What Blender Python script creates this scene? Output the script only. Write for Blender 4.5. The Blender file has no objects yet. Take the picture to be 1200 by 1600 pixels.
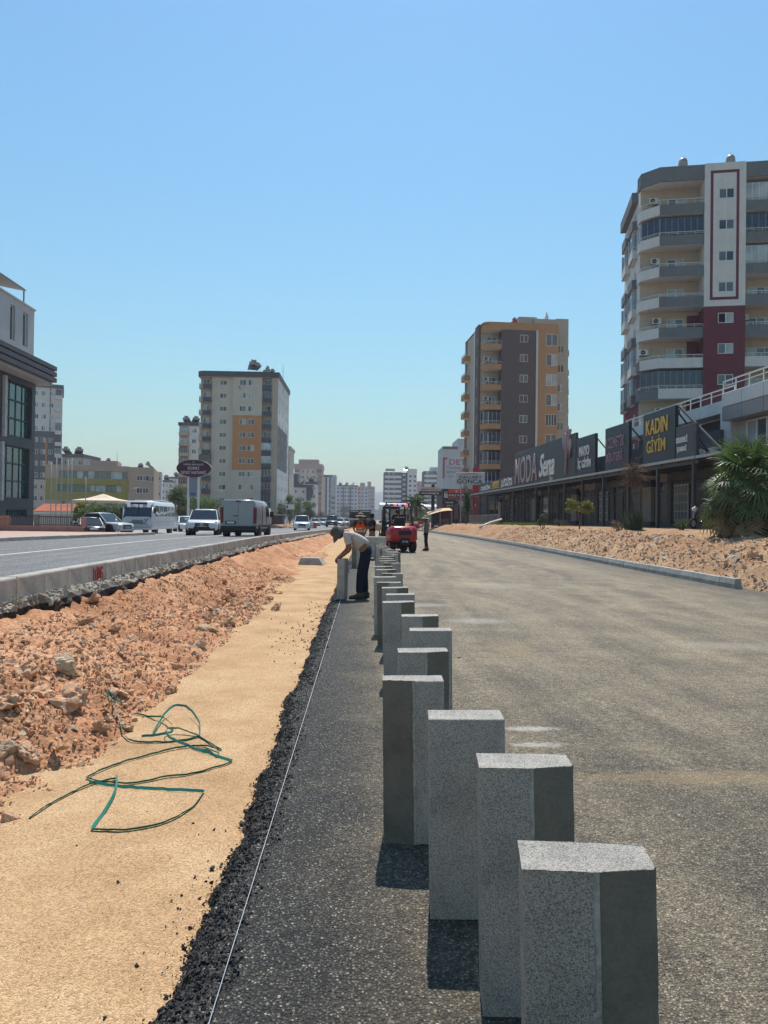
import bpy, bmesh, math, random
from mathutils import Vector, Matrix, noise, Euler
import numpy as np
rnd = random.Random(7)
R = math.radians
scene = bpy.context.scene
COL = scene.collection

# ------------------------------------------------------------------ camera, sky, sun, exposure
F_PX, EYE = 1155.0, Vector((0, 0, 1.5))
yc = Vector(((572 - 600) / F_PX, (800 - 811) / F_PX, -1)).normalized()     # road direction seen from the camera
zc = Vector((math.sin(R(0.75)), math.cos(R(0.75)), 0)); zc = (zc - yc * zc.dot(yc)).normalized()
xc = yc.cross(zc)
ROT = Matrix((xc, yc, zc))                                                 # camera axes to world axes
cam = bpy.data.cameras.new('camera'); cam.sensor_fit = 'VERTICAL'; cam.sensor_height = 36; cam.lens = 36 * F_PX / 1600
cam.clip_start = 0.05; cam.clip_end = 9000
camo = bpy.data.objects.new('camera', cam); COL.objects.link(camo)
camo.matrix_world = Matrix.Translation(EYE) @ ROT.to_4x4()
scene.camera = camo

SUN_EL, SUN_AZ = 61.0, 4.0                     # degrees above the horizon; to the right of the road direction
world = bpy.data.worlds.new('World'); scene.world = world; world.use_nodes = True
wn = world.node_tree.nodes; wl = world.node_tree.links
bg = wn['Background']; sky = wn.new('ShaderNodeTexSky'); sky.sky_type = 'NISHITA'; sky.sun_disc = False
sky.sun_elevation = R(SUN_EL); sky.sun_rotation = R(SUN_AZ); sky.altitude = 0
sky.air_density = 2.0; sky.dust_density = 0.5; sky.ozone_density = 5.0
tint = wn.new('ShaderNodeMix'); tint.data_type = 'RGBA'; tint.blend_type = 'MULTIPLY'; tint.inputs['Factor'].default_value = 1
tint.inputs['B'].default_value = (0.77, 1.07, 1.20, 1)                    # the phone's azure white balance
wl.new(sky.outputs[0], tint.inputs['A']); wl.new(tint.outputs['Result'], bg.inputs[0]); bg.inputs[1].default_value = 0.090
sun = bpy.data.lights.new('sun', 'SUN'); sun.energy = 5.0; sun.angle = R(0.5); sun.color = (1.0, 0.95, 0.87)
suno = bpy.data.objects.new('sun', sun); COL.objects.link(suno); suno.location = (0, 0, 60)
sv = Vector((math.cos(R(SUN_EL)) * math.sin(R(SUN_AZ)), math.cos(R(SUN_EL)) * math.cos(R(SUN_AZ)), math.sin(R(SUN_EL))))
suno.rotation_euler = sv.to_track_quat('Z', 'Y').to_euler()
scene.view_settings.view_transform = 'Standard'; scene.view_settings.look = 'None'
scene.view_settings.exposure = 0.22; scene.view_settings.gamma = 1.0; scene.view_settings.use_curve_mapping = False
scene.cycles.volume_bounces = 0; scene.cycles.max_bounces = 6; scene.cycles.diffuse_bounces = 3
scene.cycles.use_denoising = True

def ray(px, py):
    return ROT @ Vector(((px - 600) / F_PX, (800 - py) / F_PX, -1))
def at(px, py, Y):                              # the point of the place at depth Y that a measured point of the photograph shows
    d = ray(px, py); return EYE + d * (Y / d.y)
def ground(px, py, z=0.0):
    d = ray(px, py); return EYE + d * ((z - EYE.z) / d.z)
def PX(px, Y): return at(px, 811, Y).x
def PZ(px, py, Y): return at(px, py, Y).z

# ------------------------------------------------------------------ materials
def new_mat(name):
    m = bpy.data.materials.new(name); m.use_nodes = True
    return m, m.node_tree.nodes, m.node_tree.links, m.node_tree.nodes['Principled BSDF']
def ramp(n, stops):
    r = n.new('ShaderNodeValToRGB'); e = r.color_ramp.elements
    while len(e) < len(stops): e.new(0.5)
    for k, (p, c) in enumerate(stops): e[k].position = p; e[k].color = (*c, 1)
    return r
def noise_node(n, l, vec, scale, detail=4, rough=0.55):
    t = n.new('ShaderNodeTexNoise'); t.inputs['Scale'].default_value = scale; t.inputs['Detail'].default_value = detail
    t.inputs['Roughness'].default_value = rough; l.new(vec, t.inputs['Vector']); return t
def bump_node(n, l, h, strength, dist, prev=None):
    b = n.new('ShaderNodeBump'); b.inputs['Strength'].default_value = strength; b.inputs['Distance'].default_value = dist
    l.new(h, b.inputs['Height'])
    if prev: l.new(prev.outputs[0], b.inputs['Normal'])
    return b
def mix(n, l, fac, a, b, mode='MIX'):
    x = n.new('ShaderNodeMix'); x.data_type = 'RGBA'; x.blend_type = mode
    for s, v in ((x.inputs['Factor'], fac), (x.inputs['A'], a), (x.inputs['B'], b)):
        if isinstance(v, (int, float)): s.default_value = v
        elif isinstance(v, tuple): s.default_value = (*v, 1)
        else: l.new(v, s)
    return x.outputs['Result']
def math_node(n, l, op, a, b=0.5, clamp=False):
    m = n.new('ShaderNodeMath'); m.operation = op; m.use_clamp = clamp
    for s, v in ((m.inputs[0], a), (m.inputs[1], b)):
        if isinstance(v, (int, float)): s.default_value = v
        else: l.new(v, s)
    return m.outputs[0]
_mc = {}
def mat(name, col, rough=0.7, var=0.12, scale=3.0, bump=0.0, bscale=40.0, spec=0.3, metal=0.0, streak=0.0, rand=0.0):
    """plain surface with uneven colour, dirt and fine relief"""
    if name in _mc: return _mc[name]
    m, n, l, b = new_mat(name)
    tc = n.new('ShaderNodeTexCoord').outputs['Object']
    t = noise_node(n, l, tc, scale, 6, 0.62)
    c0 = tuple(max(0, c * (1 - 1.6 * var)) for c in col); c1 = tuple(min(1, c * (1 + 1.3 * var)) for c in col)
    r = ramp(n, [(0.3, c0), (0.5, col), (0.72, c1)]); l.new(t.outputs[0], r.inputs[0]); out = r.outputs[0]
    if streak:                                  # rain streaks running down
        mp = n.new('ShaderNodeMapping'); mp.inputs['Scale'].default_value = (2.2, 2.2, 0.12); l.new(tc, mp.inputs[0])
        s = noise_node(n, l, mp.outputs[0], 1.6, 5, 0.7); sr = ramp(n, [(0.42, (0, 0, 0)), (0.72, (1, 1, 1))]); l.new(s.outputs[0], sr.inputs[0])
        out = mix(n, l, math_node(n, l, 'MULTIPLY', sr.outputs[0], streak), out, tuple(c * 0.62 for c in col))
    if rand:
        oi = n.new('ShaderNodeObjectInfo').outputs['Random']
        rr = ramp(n, [(0, (1 - rand,) * 3), (1, (1 + rand,) * 3)]); l.new(oi, rr.inputs[0])
        out = mix(n, l, 1.0, out, rr.outputs[0], 'MULTIPLY')
    l.new(out, b.inputs['Base Color'])
    b.inputs['Roughness'].default_value = rough; b.inputs['Specular IOR Level'].default_value = spec; b.inputs['Metallic'].default_value = metal
    if bump:
        bt = noise_node(n, l, tc, bscale, 5, 0.7); l.new(bump_node(n, l, bt.outputs[0], bump, 0.02).outputs[0], b.inputs['Normal'])
    _mc[name] = m; return m
def glass_mat(name, col, rough=0.06, spec=0.8, see=0.0):
    if name in _mc: return _mc[name]
    m, n, l, b = new_mat(name)
    tc = n.new('ShaderNodeTexCoord').outputs['Object']
    t = noise_node(n, l, tc, 0.7, 2); r = ramp(n, [(0.35, tuple(c * .75 for c in col)), (0.65, tuple(min(1, c * 1.25) for c in col))])
    l.new(t.outputs[0], r.inputs[0]); l.new(r.outputs[0], b.inputs['Base Color'])
    b.inputs['Roughness'].default_value = rough; b.inputs['Specular IOR Level'].default_value = spec
    w = noise_node(n, l, tc, 0.9, 1); l.new(bump_node(n, l, w.outputs[0], 0.12, 0.05).outputs[0], b.inputs['Normal'])
    if see: b.inputs['Transmission Weight'].default_value = see; b.inputs['IOR'].default_value = 1.02
    _mc[name] = m; return m
def emit_mat(name, col, s):
    if name in _mc: return _mc[name]
    m, n, l, b = new_mat(name); b.inputs['Base Color'].default_value = (*col, 1)
    b.inputs['Emission Color'].default_value = (*col, 1); b.inputs['Emission Strength'].default_value = s
    _mc[name] = m; return m

# asphalt, sand, soil, stone -------------------------------------------------
def make_asphalt(name, dark, dust, x_dark=None, tracks=True, stone=1.0, cell=95):
    m, n, l, b = new_mat(name)
    tcn = n.new('ShaderNodeTexCoord').outputs['Object']
    vo = n.new('ShaderNodeTexVoronoi'); vo.inputs['Scale'].default_value = cell; vo.inputs['Randomness'].default_value = 1; l.new(tcn, vo.inputs['Vector'])
    v2 = n.new('ShaderNodeTexVoronoi'); v2.inputs['Scale'].default_value = cell * 2.3; l.new(tcn, v2.inputs['Vector'])
    sep = n.new('ShaderNodeSeparateColor'); l.new(vo.outputs['Color'], sep.inputs[0])
    big = noise_node(n, l, tcn, 1.1, 5, 0.62)
    mp = n.new('ShaderNodeMapping'); mp.inputs['Scale'].default_value = (1.0, 0.045, 1.0); l.new(tcn, mp.inputs[0])
    tr = noise_node(n, l, mp.outputs[0], 1.35, 5, 0.65)                     # wheel tracks of dust along the road
    dr = ramp(n, [(0.36, (0.12, 0.12, 0.12)), (0.60, (1, 1, 1))])
    s = math_node(n, l, 'ADD', math_node(n, l, 'MULTIPLY', big.outputs[0], 0.5), math_node(n, l, 'MULTIPLY', tr.outputs[0], 0.5 if tracks else 0.2))
    if not tracks: s = math_node(n, l, 'ADD', s, 0.15)
    l.new(s, dr.inputs[0]); dustf = dr.outputs[0]
    if x_dark is not None:                                                  # the unswept, still black lane under the string line
        sx = n.new('ShaderNodeSeparateXYZ'); l.new(tcn, sx.inputs[0])
        w = noise_node(n, l, tcn, 2.2, 4)
        xx = math_node(n, l, 'ADD', sx.outputs[0], math_node(n, l, 'MULTIPLY', math_node(n, l, 'SUBTRACT', w.outputs[0], 0.5), 0.7))
        mr = n.new('ShaderNodeMapRange'); l.new(xx, mr.inputs['Value']); mr.interpolation_type = 'SMOOTHSTEP'
        mr.inputs['From Min'].default_value = x_dark[0]; mr.inputs['From Max'].default_value = x_dark[1]
        dustf = math_node(n, l, 'MULTIPLY', math_node(n, l, 'ADD', math_node(n, l, 'MULTIPLY', dustf, 0.75), 0.25), mr.outputs[0])
        yd = n.new('ShaderNodeMapRange'); l.new(sx.outputs[1], yd.inputs['Value'])       # dust lies thicker where the machines worked
        yd.inputs['From Min'].default_value = 5; yd.inputs['From Max'].default_value = 16; yd.inputs['To Min'].default_value = 0; yd.inputs['To Max'].default_value = 0.12
        hv = n.new('ShaderNodeMapRange'); l.new(sx.outputs[0], hv.inputs['Value'])
        hv.inputs['From Min'].default_value = -0.45; hv.inputs['From Max'].default_value = -0.2
        dustf = math_node(n, l, 'ADD', dustf, math_node(n, l, 'MULTIPLY', yd.outputs[0], hv.outputs[0]), True)
    # black binder with stones of many tints; where dust lies it fills the binder and dulls the stones
    if x_dark is not None:                                                  # less dust was carried to the near end
        yn = n.new('ShaderNodeMapRange'); l.new(sx.outputs[1], yn.inputs['Value']); yn.inputs['From Min'].default_value = 1.5; yn.inputs['From Max'].default_value = 6.5; yn.inputs['To Min'].default_value = 0.42; yn.inputs['To Max'].default_value = 1.0
        dustf = math_node(n, l, 'MULTIPLY', dustf, yn.outputs[0])
        for rot, sc in ((-4, 3.2), (7, 2.1)):                               # tyre tracks of the machines, dark lines through the dust
            mt = n.new('ShaderNodeMapping'); mt.inputs['Rotation'].default_value = (0, 0, R(rot)); mt.inputs['Scale'].default_value = (1, 0.03, 1); wob = noise_node(n, l, tcn, 0.09, 2); vm_ = n.new('ShaderNodeVectorMath'); vm_.operation = 'SCALE'; vm_.inputs['Scale'].default_value = 5.0; l.new(wob.outputs['Color'], vm_.inputs[0]); va_ = n.new('ShaderNodeVectorMath'); l.new(tcn, va_.inputs[0]); l.new(vm_.outputs[0], va_.inputs[1]); l.new(va_.outputs[0], mt.inputs[0])
            tk = noise_node(n, l, mt.outputs[0], sc, 3, .55); tkr = ramp(n, [(0.30, (0.72, 0.72, 0.72)), (0.58, (1.02, 1.02, 1.02))]); l.new(tk.outputs[0], tkr.inputs[0]); dustf = math_node(n, l, 'MULTIPLY', dustf, tkr.outputs[0], True)
        kx_ = n.new('ShaderNodeMapRange'); l.new(sx.outputs[0], kx_.inputs['Value']); kx_.inputs['From Min'].default_value = 6.6; kx_.inputs['From Max'].default_value = 8.4; kx_.inputs['To Min'].default_value = 1; kx_.inputs['To Max'].default_value = 0.35    # clean asphalt along the new kerb
        dustf = math_node(n, l, 'MULTIPLY', dustf, kx_.outputs[0])
    stm = ramp(n, [(0.0, (1, 1, 1)), (0.40, (1, 1, 1)), (0.56, (0, 0, 0))]); l.new(vo.outputs['Distance'], stm.inputs[0])
    pick_s = ramp(n, [(0.22, (0, 0, 0)), (0.34, (1, 1, 1))]); l.new(sep.outputs[2], pick_s.inputs[0])
    smask = math_node(n, l, 'MULTIPLY', stm.outputs[0], pick_s.outputs[0])
    stc = ramp(n, [(0.0, tuple(c * 1.6 for c in dark)), (0.5, tuple(c * 3.2 for c in dark)), (0.85, (0.13 * stone, 0.115 * stone, 0.09 * stone)), (1.0, (0.36 * stone, 0.32 * stone, 0.25 * stone))]); l.new(sep.outputs[0], stc.inputs[0])
    sd2 = ramp(n, [(0.0, tuple(c * .62 for c in dust)), (0.5, dust), (1.0, tuple(min(.6, c * 1.75) for c in dust))]); l.new(sep.outputs[1], sd2.inputs[0])
    fine = noise_node(n, l, tcn, cell * 2.2, 3, .7); fr_ = ramp(n, [(0.35, (.30, .30, .30)), (0.65, (1.25, 1.25, 1.25))]); l.new(fine.outputs[0], fr_.inputs[0])
    binder = mix(n, l, dustf, dark, mix(n, l, 1.0, tuple(c * .80 for c in dust), fr_.outputs[0], 'MULTIPLY'))
    stones = mix(n, l, dustf, stc.outputs[0], sd2.outputs[0])
    base = mix(n, l, smask, binder, stones)
    v3 = n.new('ShaderNodeTexVoronoi'); v3.inputs['Scale'].default_value = cell * .33; l.new(tcn, v3.inputs['Vector']); s3 = n.new('ShaderNodeSeparateColor'); l.new(v3.outputs['Color'], s3.inputs[0])     # clusters of coarser and finer stone
    g3 = noise_node(n, l, tcn, cell * .42, 4, .75); gr3 = ramp(n, [(0.28, (.42, .42, .43)), (0.5, (1, 1, 1)), (0.72, (1.65, 1.62, 1.55))]); l.new(g3.outputs[0], gr3.inputs[0]); base = mix(n, l, 0.85, base, gr3.outputs[0], 'MULTIPLY')
    r3 = ramp(n, [(0, (.68, .68, .68)), (1, (1.32, 1.30, 1.26))]); l.new(s3.outputs[0], r3.inputs[0]); base = mix(n, l, 0.8, base, r3.outputs[0], 'MULTIPLY')
    if x_dark is not None:                                                  # pale chalky smears and yellowish soil smudges
        mp2 = n.new('ShaderNodeMapping'); mp2.inputs['Scale'].default_value = (0.5, 1.3, 1); mp2.inputs['Rotation'].default_value = (0, 0, R(20)); l.new(tcn, mp2.inputs[0])
        sm = noise_node(n, l, mp2.outputs[0], 0.9, 7, 0.72); sr = ramp(n, [(0.55, (0, 0, 0)), (0.70, (1, 1, 1))]); l.new(sm.outputs[0], sr.inputs[0])
        base = mix(n, l, math_node(n, l, 'MULTIPLY', sr.outputs[0], math_node(n, l, 'MULTIPLY', dustf, 0.6)), base, (0.36, 0.27, 0.16))
        sm2 = noise_node(n, l, mp2.outputs[0], 2.7, 8, 0.75); sr2 = ramp(n, [(0.60, (0, 0, 0)), (0.74, (1, 1, 1))]); l.new(sm2.outputs[0], sr2.inputs[0])
        base = mix(n, l, math_node(n, l, 'MULTIPLY', sr2.outputs[0], math_node(n, l, 'MULTIPLY', dustf, 0.75)), base, (0.40, 0.37, 0.33))
    if x_dark is not None:                                                  # a few spilled cement and soil stains with shapes of their own
        sn = noise_node(n, l, tcn, 13.0, 8, .85)
        for (cx, cy, rx, ry, col, am) in ((1.20, 5.33, .34, .10, (.50, .47, .42), .7), (1.17, 4.95, .30, .09, (.50, .47, .42), .65), (1.7, 11.0, .8, .5, (.45, .42, .37), .45), (1.05, 13.0, .7, .5, (.45, .42, .37), .42), (2.05, 4.32, 1.5, .22, (.40, .28, .14), .34), (1.75, 8.6, .45, 1.0, (.40, .29, .15), .35), (4.4, 9.0, 1.2, .5, (.42, .36, .28), .4), (3.0, 17.0, 1.6, 1.6, (.42, .36, .27), .4)):
            dx_ = math_node(n, l, 'DIVIDE', math_node(n, l, 'SUBTRACT', sx.outputs[0], cx), rx); dy_ = math_node(n, l, 'DIVIDE', math_node(n, l, 'SUBTRACT', sx.outputs[1], cy), ry)
            rr_ = math_node(n, l, 'SUBTRACT', 1.0, math_node(n, l, 'SQRT', math_node(n, l, 'ADD', math_node(n, l, 'MULTIPLY', dx_, dx_), math_node(n, l, 'MULTIPLY', dy_, dy_)), 0.0), True)
            q_ = math_node(n, l, 'MULTIPLY', math_node(n, l, 'SUBTRACT', math_node(n, l, 'ADD', sn.outputs[0], math_node(n, l, 'MULTIPLY', rr_, .38)), .60), 6.0, True)
            base = mix(n, l, math_node(n, l, 'MULTIPLY', math_node(n, l, 'MULTIPLY', q_, math_node(n, l, 'MULTIPLY', rr_, 3.0, True)), am), base, col)
    l.new(base, b.inputs['Base Color'])
    rg = n.new('ShaderNodeMapRange'); l.new(smask, rg.inputs['Value']); rg.inputs['To Min'].default_value = 0.85; rg.inputs['To Max'].default_value = 0.5; l.new(rg.outputs[0], b.inputs['Roughness'])
    b.inputs['Specular IOR Level'].default_value = 0.4
    inv = math_node(n, l, 'SUBTRACT', 1.0, vo.outputs['Distance'])
    b1 = bump_node(n, l, math_node(n, l, 'ADD', inv, math_node(n, l, 'MULTIPLY', sep.outputs[1], 0.5)), 0.9, 0.011); i2 = math_node(n, l, 'SUBTRACT', 1.0, v2.outputs['Distance'])
    b2 = bump_node(n, l, i2, 0.5, 0.005, b1); l.new(b2.outputs[0], b.inputs['Normal'])
    return m
M_road = make_asphalt('fresh_dusty_asphalt', (0.020, 0.019, 0.0175), (0.395, 0.312, 0.208), x_dark=(-0.35, 0.55))
M_oldroad = make_asphalt('worn_grey_asphalt', (0.13, 0.131, 0.135), (0.18, 0.181, 0.185), tracks=True, stone=0.5, cell=60)

def make_earth(name, cols, scale, cell, bump, grit=0.6, rough=0.95):
    m, n, l, b = new_mat(name)
    tc = n.new('ShaderNodeTexCoord').outputs['Object']
    a = noise_node(n, l, tc, scale, 8, 0.66); r = ramp(n, [(0.28, cols[0]), (0.5, cols[1]), (0.72, cols[2])]); l.new(a.outputs[0], r.inputs[0])
    vo = n.new('ShaderNodeTexVoronoi'); vo.inputs['Scale'].default_value = cell; l.new(tc, vo.inputs['Vector'])
    sp = n.new('ShaderNodeSeparateColor'); l.new(vo.outputs['Color'], sp.inputs[0])
    g = ramp(n, [(0, (1 - grit * .55,) * 3), (0.5, (1, 1, 1)), (1, (1 + grit * .5,) * 3)]); l.new(sp.outputs[0], g.inputs[0])
    c = mix(n, l, 1.0, r.outputs[0], g.outputs[0], 'MULTIPLY')
    f = noise_node(n, l, tc, cell * 1.7, 3, 0.7); fr = ramp(n, [(0.3, (0.72,) * 3), (0.7, (1.2,) * 3)]); l.new(f.outputs[0], fr.inputs[0])
    c = mix(n, l, 0.8, c, fr.outputs[0], 'MULTIPLY')
    l.new(c, b.inputs['Base Color']); b.inputs['Roughness'].default_value = rough; b.inputs['Specular IOR Level'].default_value = 0.15
    b1 = bump_node(n, l, math_node(n, l, 'SUBTRACT', 1.0, vo.outputs['Distance']), bump, 0.02)
    l.new(bump_node(n, l, f.outputs[0], bump * .7, 0.012, b1).outputs[0], b.inputs['Normal'])
    return m
M_sand = make_earth('compacted_sand', [(0.37, 0.22, 0.112), (0.49, 0.312, 0.168), (0.56, 0.385, 0.225)], 1.6, 150, 0.4, 0.6)
M_soil = make_earth('orange_soil', [(0.24, 0.098, 0.048), (0.43, 0.215, 0.112), (0.56, 0.345, 0.205)], 0.9, 34, 0.5, 0.5)
M_bank = make_earth('pale_bank_soil', [(0.22, 0.105, 0.055), (0.34, 0.205, 0.115), (0.45, 0.315, 0.20)], 0.9, 22, 0.6, 0.45)
M_field = make_earth('dry_ground', [(0.21, 0.15, 0.10), (0.29, 0.225, 0.155), (0.34, 0.275, 0.195)], 0.12, 6, 0.3, 0.3)
def make_rock(name, c0, c1, c2):
    m, n, l, b = new_mat(name)
    tc = n.new('ShaderNodeTexCoord').outputs['Object']; oi = n.new('ShaderNodeObjectInfo').outputs['Random']
    a = noise_node(n, l, tc, 7, 7, 0.68); r = ramp(n, [(0.3, c0), (0.5, c1), (0.72, c2)]); l.new(a.outputs[0], r.inputs[0])
    rr = ramp(n, [(0, (0.86, 0.80, 0.74)), (0.5, (1, 1, 1)), (1, (1.06, 1.1, 1.12))]); l.new(oi, rr.inputs[0])
    l.new(mix(n, l, 1.0, r.outputs[0], rr.outputs[0], 'MULTIPLY'), b.inputs['Base Color']); b.inputs['Roughness'].default_value = 0.92
    b.inputs['Specular IOR Level'].default_value = 0.15
    f = noise_node(n, l, tc, 26, 8, 0.7); l.new(bump_node(n, l, f.outputs[0], 0.7, 0.02).outputs[0], b.inputs['Normal'])
    return m
M_rock = make_rock('orange_limestone', (0.44, 0.235, 0.135), (0.60, 0.36, 0.22), (0.68, 0.50, 0.35))
M_rockpale = make_rock('pale_limestone', (0.42, 0.28, 0.175), (0.58, 0.42, 0.285), (0.66, 0.53, 0.39))
M_rubble = make_rock('broken_paving', (0.27, 0.22, 0.175), (0.42, 0.345, 0.28), (0.52, 0.45, 0.37))
M_crumb = mat('asphalt_crumb_black', (0.022, 0.022, 0.023), 0.6, 0.5, 30, 0.6, 90, spec=0.5)
def make_concrete(name, col, speck, scale, bump, rough=0.88):
    m, n, l, b = new_mat(name)
    tc = n.new('ShaderNodeTexCoord').outputs['Object']; oi = n.new('ShaderNodeObjectInfo').outputs['Random']
    vo = n.new('ShaderNodeTexVoronoi'); vo.inputs['Scale'].default_value = scale; l.new(tc, vo.inputs['Vector'])
    sp = n.new('ShaderNodeSeparateColor'); l.new(vo.outputs['Color'], sp.inputs[0])
    r = ramp(n, [(0.0, tuple(c * (1 - speck) for c in col)), (0.4, col), (1.0, tuple(min(.8, c * (1 + speck * .8)) for c in col))]); l.new(sp.outputs[0], r.inputs[0])
    a = noise_node(n, l, tc, 3.2, 8, 0.68); ar = ramp(n, [(0.28, (0.66,) * 3), (0.5, (1.0, 1.0, 1.0)), (0.72, (1.18, 1.15, 1.10))]); l.new(a.outputs[0], ar.inputs[0])
    c = mix(n, l, 1.0, r.outputs[0], ar.outputs[0], 'MULTIPLY')
    rr = ramp(n, [(0, (0.88,) * 3), (1, (1.1,) * 3)]); l.new(oi, rr.inputs[0]); c = mix(n, l, 1.0, c, rr.outputs[0], 'MULTIPLY')
    l.new(c, b.inputs['Base Color']); b.inputs['Roughness'].default_value = rough; b.inputs['Specular IOR Level'].default_value = 0.25
    f = noise_node(n, l, tc, scale * 1.2, 4, 0.75); b1 = bump_node(n, l, f.outputs[0], bump, 0.006)
    l.new(bump_node(n, l, sp.outputs[0], bump * .6, 0.004, b1).outputs[0], b.inputs['Normal'])
    return m
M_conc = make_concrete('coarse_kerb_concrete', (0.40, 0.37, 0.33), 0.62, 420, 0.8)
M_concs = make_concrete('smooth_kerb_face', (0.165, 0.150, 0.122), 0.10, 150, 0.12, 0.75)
M_kerbold = make_concrete('weathered_kerb', (0.37, 0.345, 0.31), 0.22, 110, 0.3)
M_kerbnew = make_concrete('new_kerb', (0.36, 0.35, 0.325), 0.2, 110, 0.25)
M_haunch = make_rock('broken_road_crust', (0.16, 0.145, 0.125), (0.36, 0.335, 0.29), (0.50, 0.47, 0.42))
M_mortar = mat('pale_mortar', (0.52, 0.44, 0.34), 0.9, 0.2, 12)
M_red = mat('red_spray_paint', (0.36, 0.03, 0.04), 0.6, 0.35, 20)

# ------------------------------------------------------------------ mesh helpers
class MB:
    def __init__(s): s.v = []; s.f = []; s.m = []; s.s = []; s.mats = []
    def mi(s, m):
        if m not in s.mats: s.mats.append(m)
        return s.mats.index(m)
    def add(s, vs, fs, m, smooth=False):
        o = len(s.v); s.v += [tuple(v) for v in vs]; k = s.mi(m)
        for f in fs: s.f.append(tuple(i + o for i in f)); s.m.append(k); s.s.append(smooth)
        return s
    def quad(s, a, b, c, d, m): return s.add((a, b, c, d), [(0, 1, 2, 3)], m)
    def box(s, x0, x1, y0, y1, z0, z1, m):
        v = [(x, y, z) for z in (z0, z1) for y in (y0, y1) for x in (x0, x1)]
        return s.add(v, [(0, 2, 3, 1), (4, 5, 7, 6), (0, 1, 5, 4), (2, 6, 7, 3), (0, 4, 6, 2), (1, 3, 7, 5)], m)
    def obox(s, c, ux, uy, uz, m):              # half-extent vectors
        c, ux, uy, uz = map(Vector, (c, ux, uy, uz))
        v = [c + ux * i + uy * j + uz * k for k in (-1, 1) for j in (-1, 1) for i in (-1, 1)]
        return s.add(v, [(0, 2, 3, 1), (4, 5, 7, 6), (0, 1, 5, 4), (2, 6, 7, 3), (0, 4, 6, 2), (1, 3, 7, 5)], m)
    def bar(s, a, b, w, t, m, up=(0, 0, 1)):    # rectangular bar from a to b
        a, b = Vector(a), Vector(b); d = (b - a); L = d.length; d.normalize(); up = Vector(up)
        sd = d.cross(up)
        if sd.length < 1e-4: sd = d.cross(Vector((1, 0, 0)))
        sd.normalize(); u2 = sd.cross(d)
        return s.obox((a + b) / 2, d * L / 2, sd * w / 2, u2 * t / 2, m)
    def tube(s, path, r, m, n=6, smooth=True, caps=True):
        path = [Vector(p) for p in path]; rs = r if isinstance(r, (list, tuple)) else [r] * len(path)
        vs = []; fs = []
        t0 = (path[1] - path[0]).normalized(); ref = Vector((0, 0, 1)) if abs(t0.z) < 0.9 else Vector((1, 0, 0))
        for i, p in enumerate(path):
            t = (path[min(i + 1, len(path) - 1)] - path[max(i - 1, 0)])
            t = t.normalized() if t.length > 1e-9 else t0
            u = t.cross(ref).normalized(); w = t.cross(u)
            for k in range(n):
                a = 2 * math.pi * k / n; vs.append(p + (u * math.cos(a) + w * math.sin(a)) * rs[i])
        for i in range(len(path) - 1):
            for k in range(n):
                fs.append((i * n + k, (i + 1) * n + k, (i + 1) * n + (k + 1) % n, i * n + (k + 1) % n))
        if caps: fs.append(tuple(range(n))); fs.append(tuple((len(path) - 1) * n + k for k in reversed(range(n))))
        return s.add(vs, fs, m, smooth)
    def cyl(s, a, b, r, m, n=16, r2=None, smooth=True): return s.tube([a, b], [r, r if r2 is None else r2], m, n, smooth)
    def lathe(s, prof, m, c=(0, 0, 0), n=20, smooth=True, axis=None):
        vs = []; fs = []; c = Vector(c)
        q = Vector((0, 0, 1)).rotation_difference(Vector(axis)) if axis else None
        for (r, z) in prof:
            for k in range(n):
                a = 2 * math.pi * k / n; p = Vector((r * math.cos(a), r * math.sin(a), z))
                vs.append(c + (q @ p if q else p))
        for i in range(len(prof) - 1):
            for k in range(n): fs.append((i * n + k, i * n + (k + 1) % n, (i + 1) * n + (k + 1) % n, (i + 1) * n + k))
        return s.add(vs, fs, m, smooth)
    def prism(s, poly, axis, a0, a1, m):        # 2-D polygon extruded along axis ('x': poly is y,z; 'y': x,z; 'z': x,y)
        def P(p, a): return {'x': (a, p[0], p[1]), 'y': (p[0], a, p[1]), 'z': (p[0], p[1], a)}[axis]
        n = len(poly); vs = [P(p, a0) for p in poly] + [P(p, a1) for p in poly]
        fs = [(k, (k + 1) % n, n + (k + 1) % n, n + k) for k in range(n)] + [tuple(reversed(range(n))), tuple(range(n, 2 * n))]
        return s.add(vs, fs, m)
    def loft(s, rings, m, smooth=True, caps=True, closed=True):
        n = len(rings[0]); vs = [p for r in rings for p in r]; fs = []
        for i in range(len(rings) - 1):
            for k in range(n if closed else n - 1):
                fs.append((i * n + k, i * n + (k + 1) % n, (i + 1) * n + (k + 1) % n, (i + 1) * n + k))
        if caps: fs.append(tuple(reversed(range(n)))); fs.append(tuple((len(rings) - 1) * n + k for k in range(n)))
        return s.add(vs, fs, m, smooth)
    def mesh(s, name, bevel=0.0, seg=1, recalc=True, sub=0):
        me = bpy.data.meshes.new(name); me.from_pydata(s.v, [], s.f)
        for m in s.mats: me.materials.append(m)
        me.polygons.foreach_set('material_index', s.m); me.polygons.foreach_set('use_smooth', s.s); me.update()
        if recalc or bevel or sub:
            bm = bmesh.new(); bm.from_mesh(me)
            if bevel:
                bmesh.ops.remove_doubles(bm, verts=bm.verts, dist=1e-5)
                ed = [e for e in bm.edges if len(e.link_faces) == 2 and e.calc_face_angle(0) > R(28)]
                bmesh.ops.bevel(bm, geom=ed, offset=bevel, segments=seg, affect='EDGES', clamp_overlap=True, profile=0.6)
            if sub: bmesh.ops.subdivide_edges(bm, edges=bm.edges, cuts=sub, use_grid_fill=True)
            bmesh.ops.recalc_face_normals(bm, faces=bm.faces); bm.to_mesh(me); bm.free()
        return me
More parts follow.
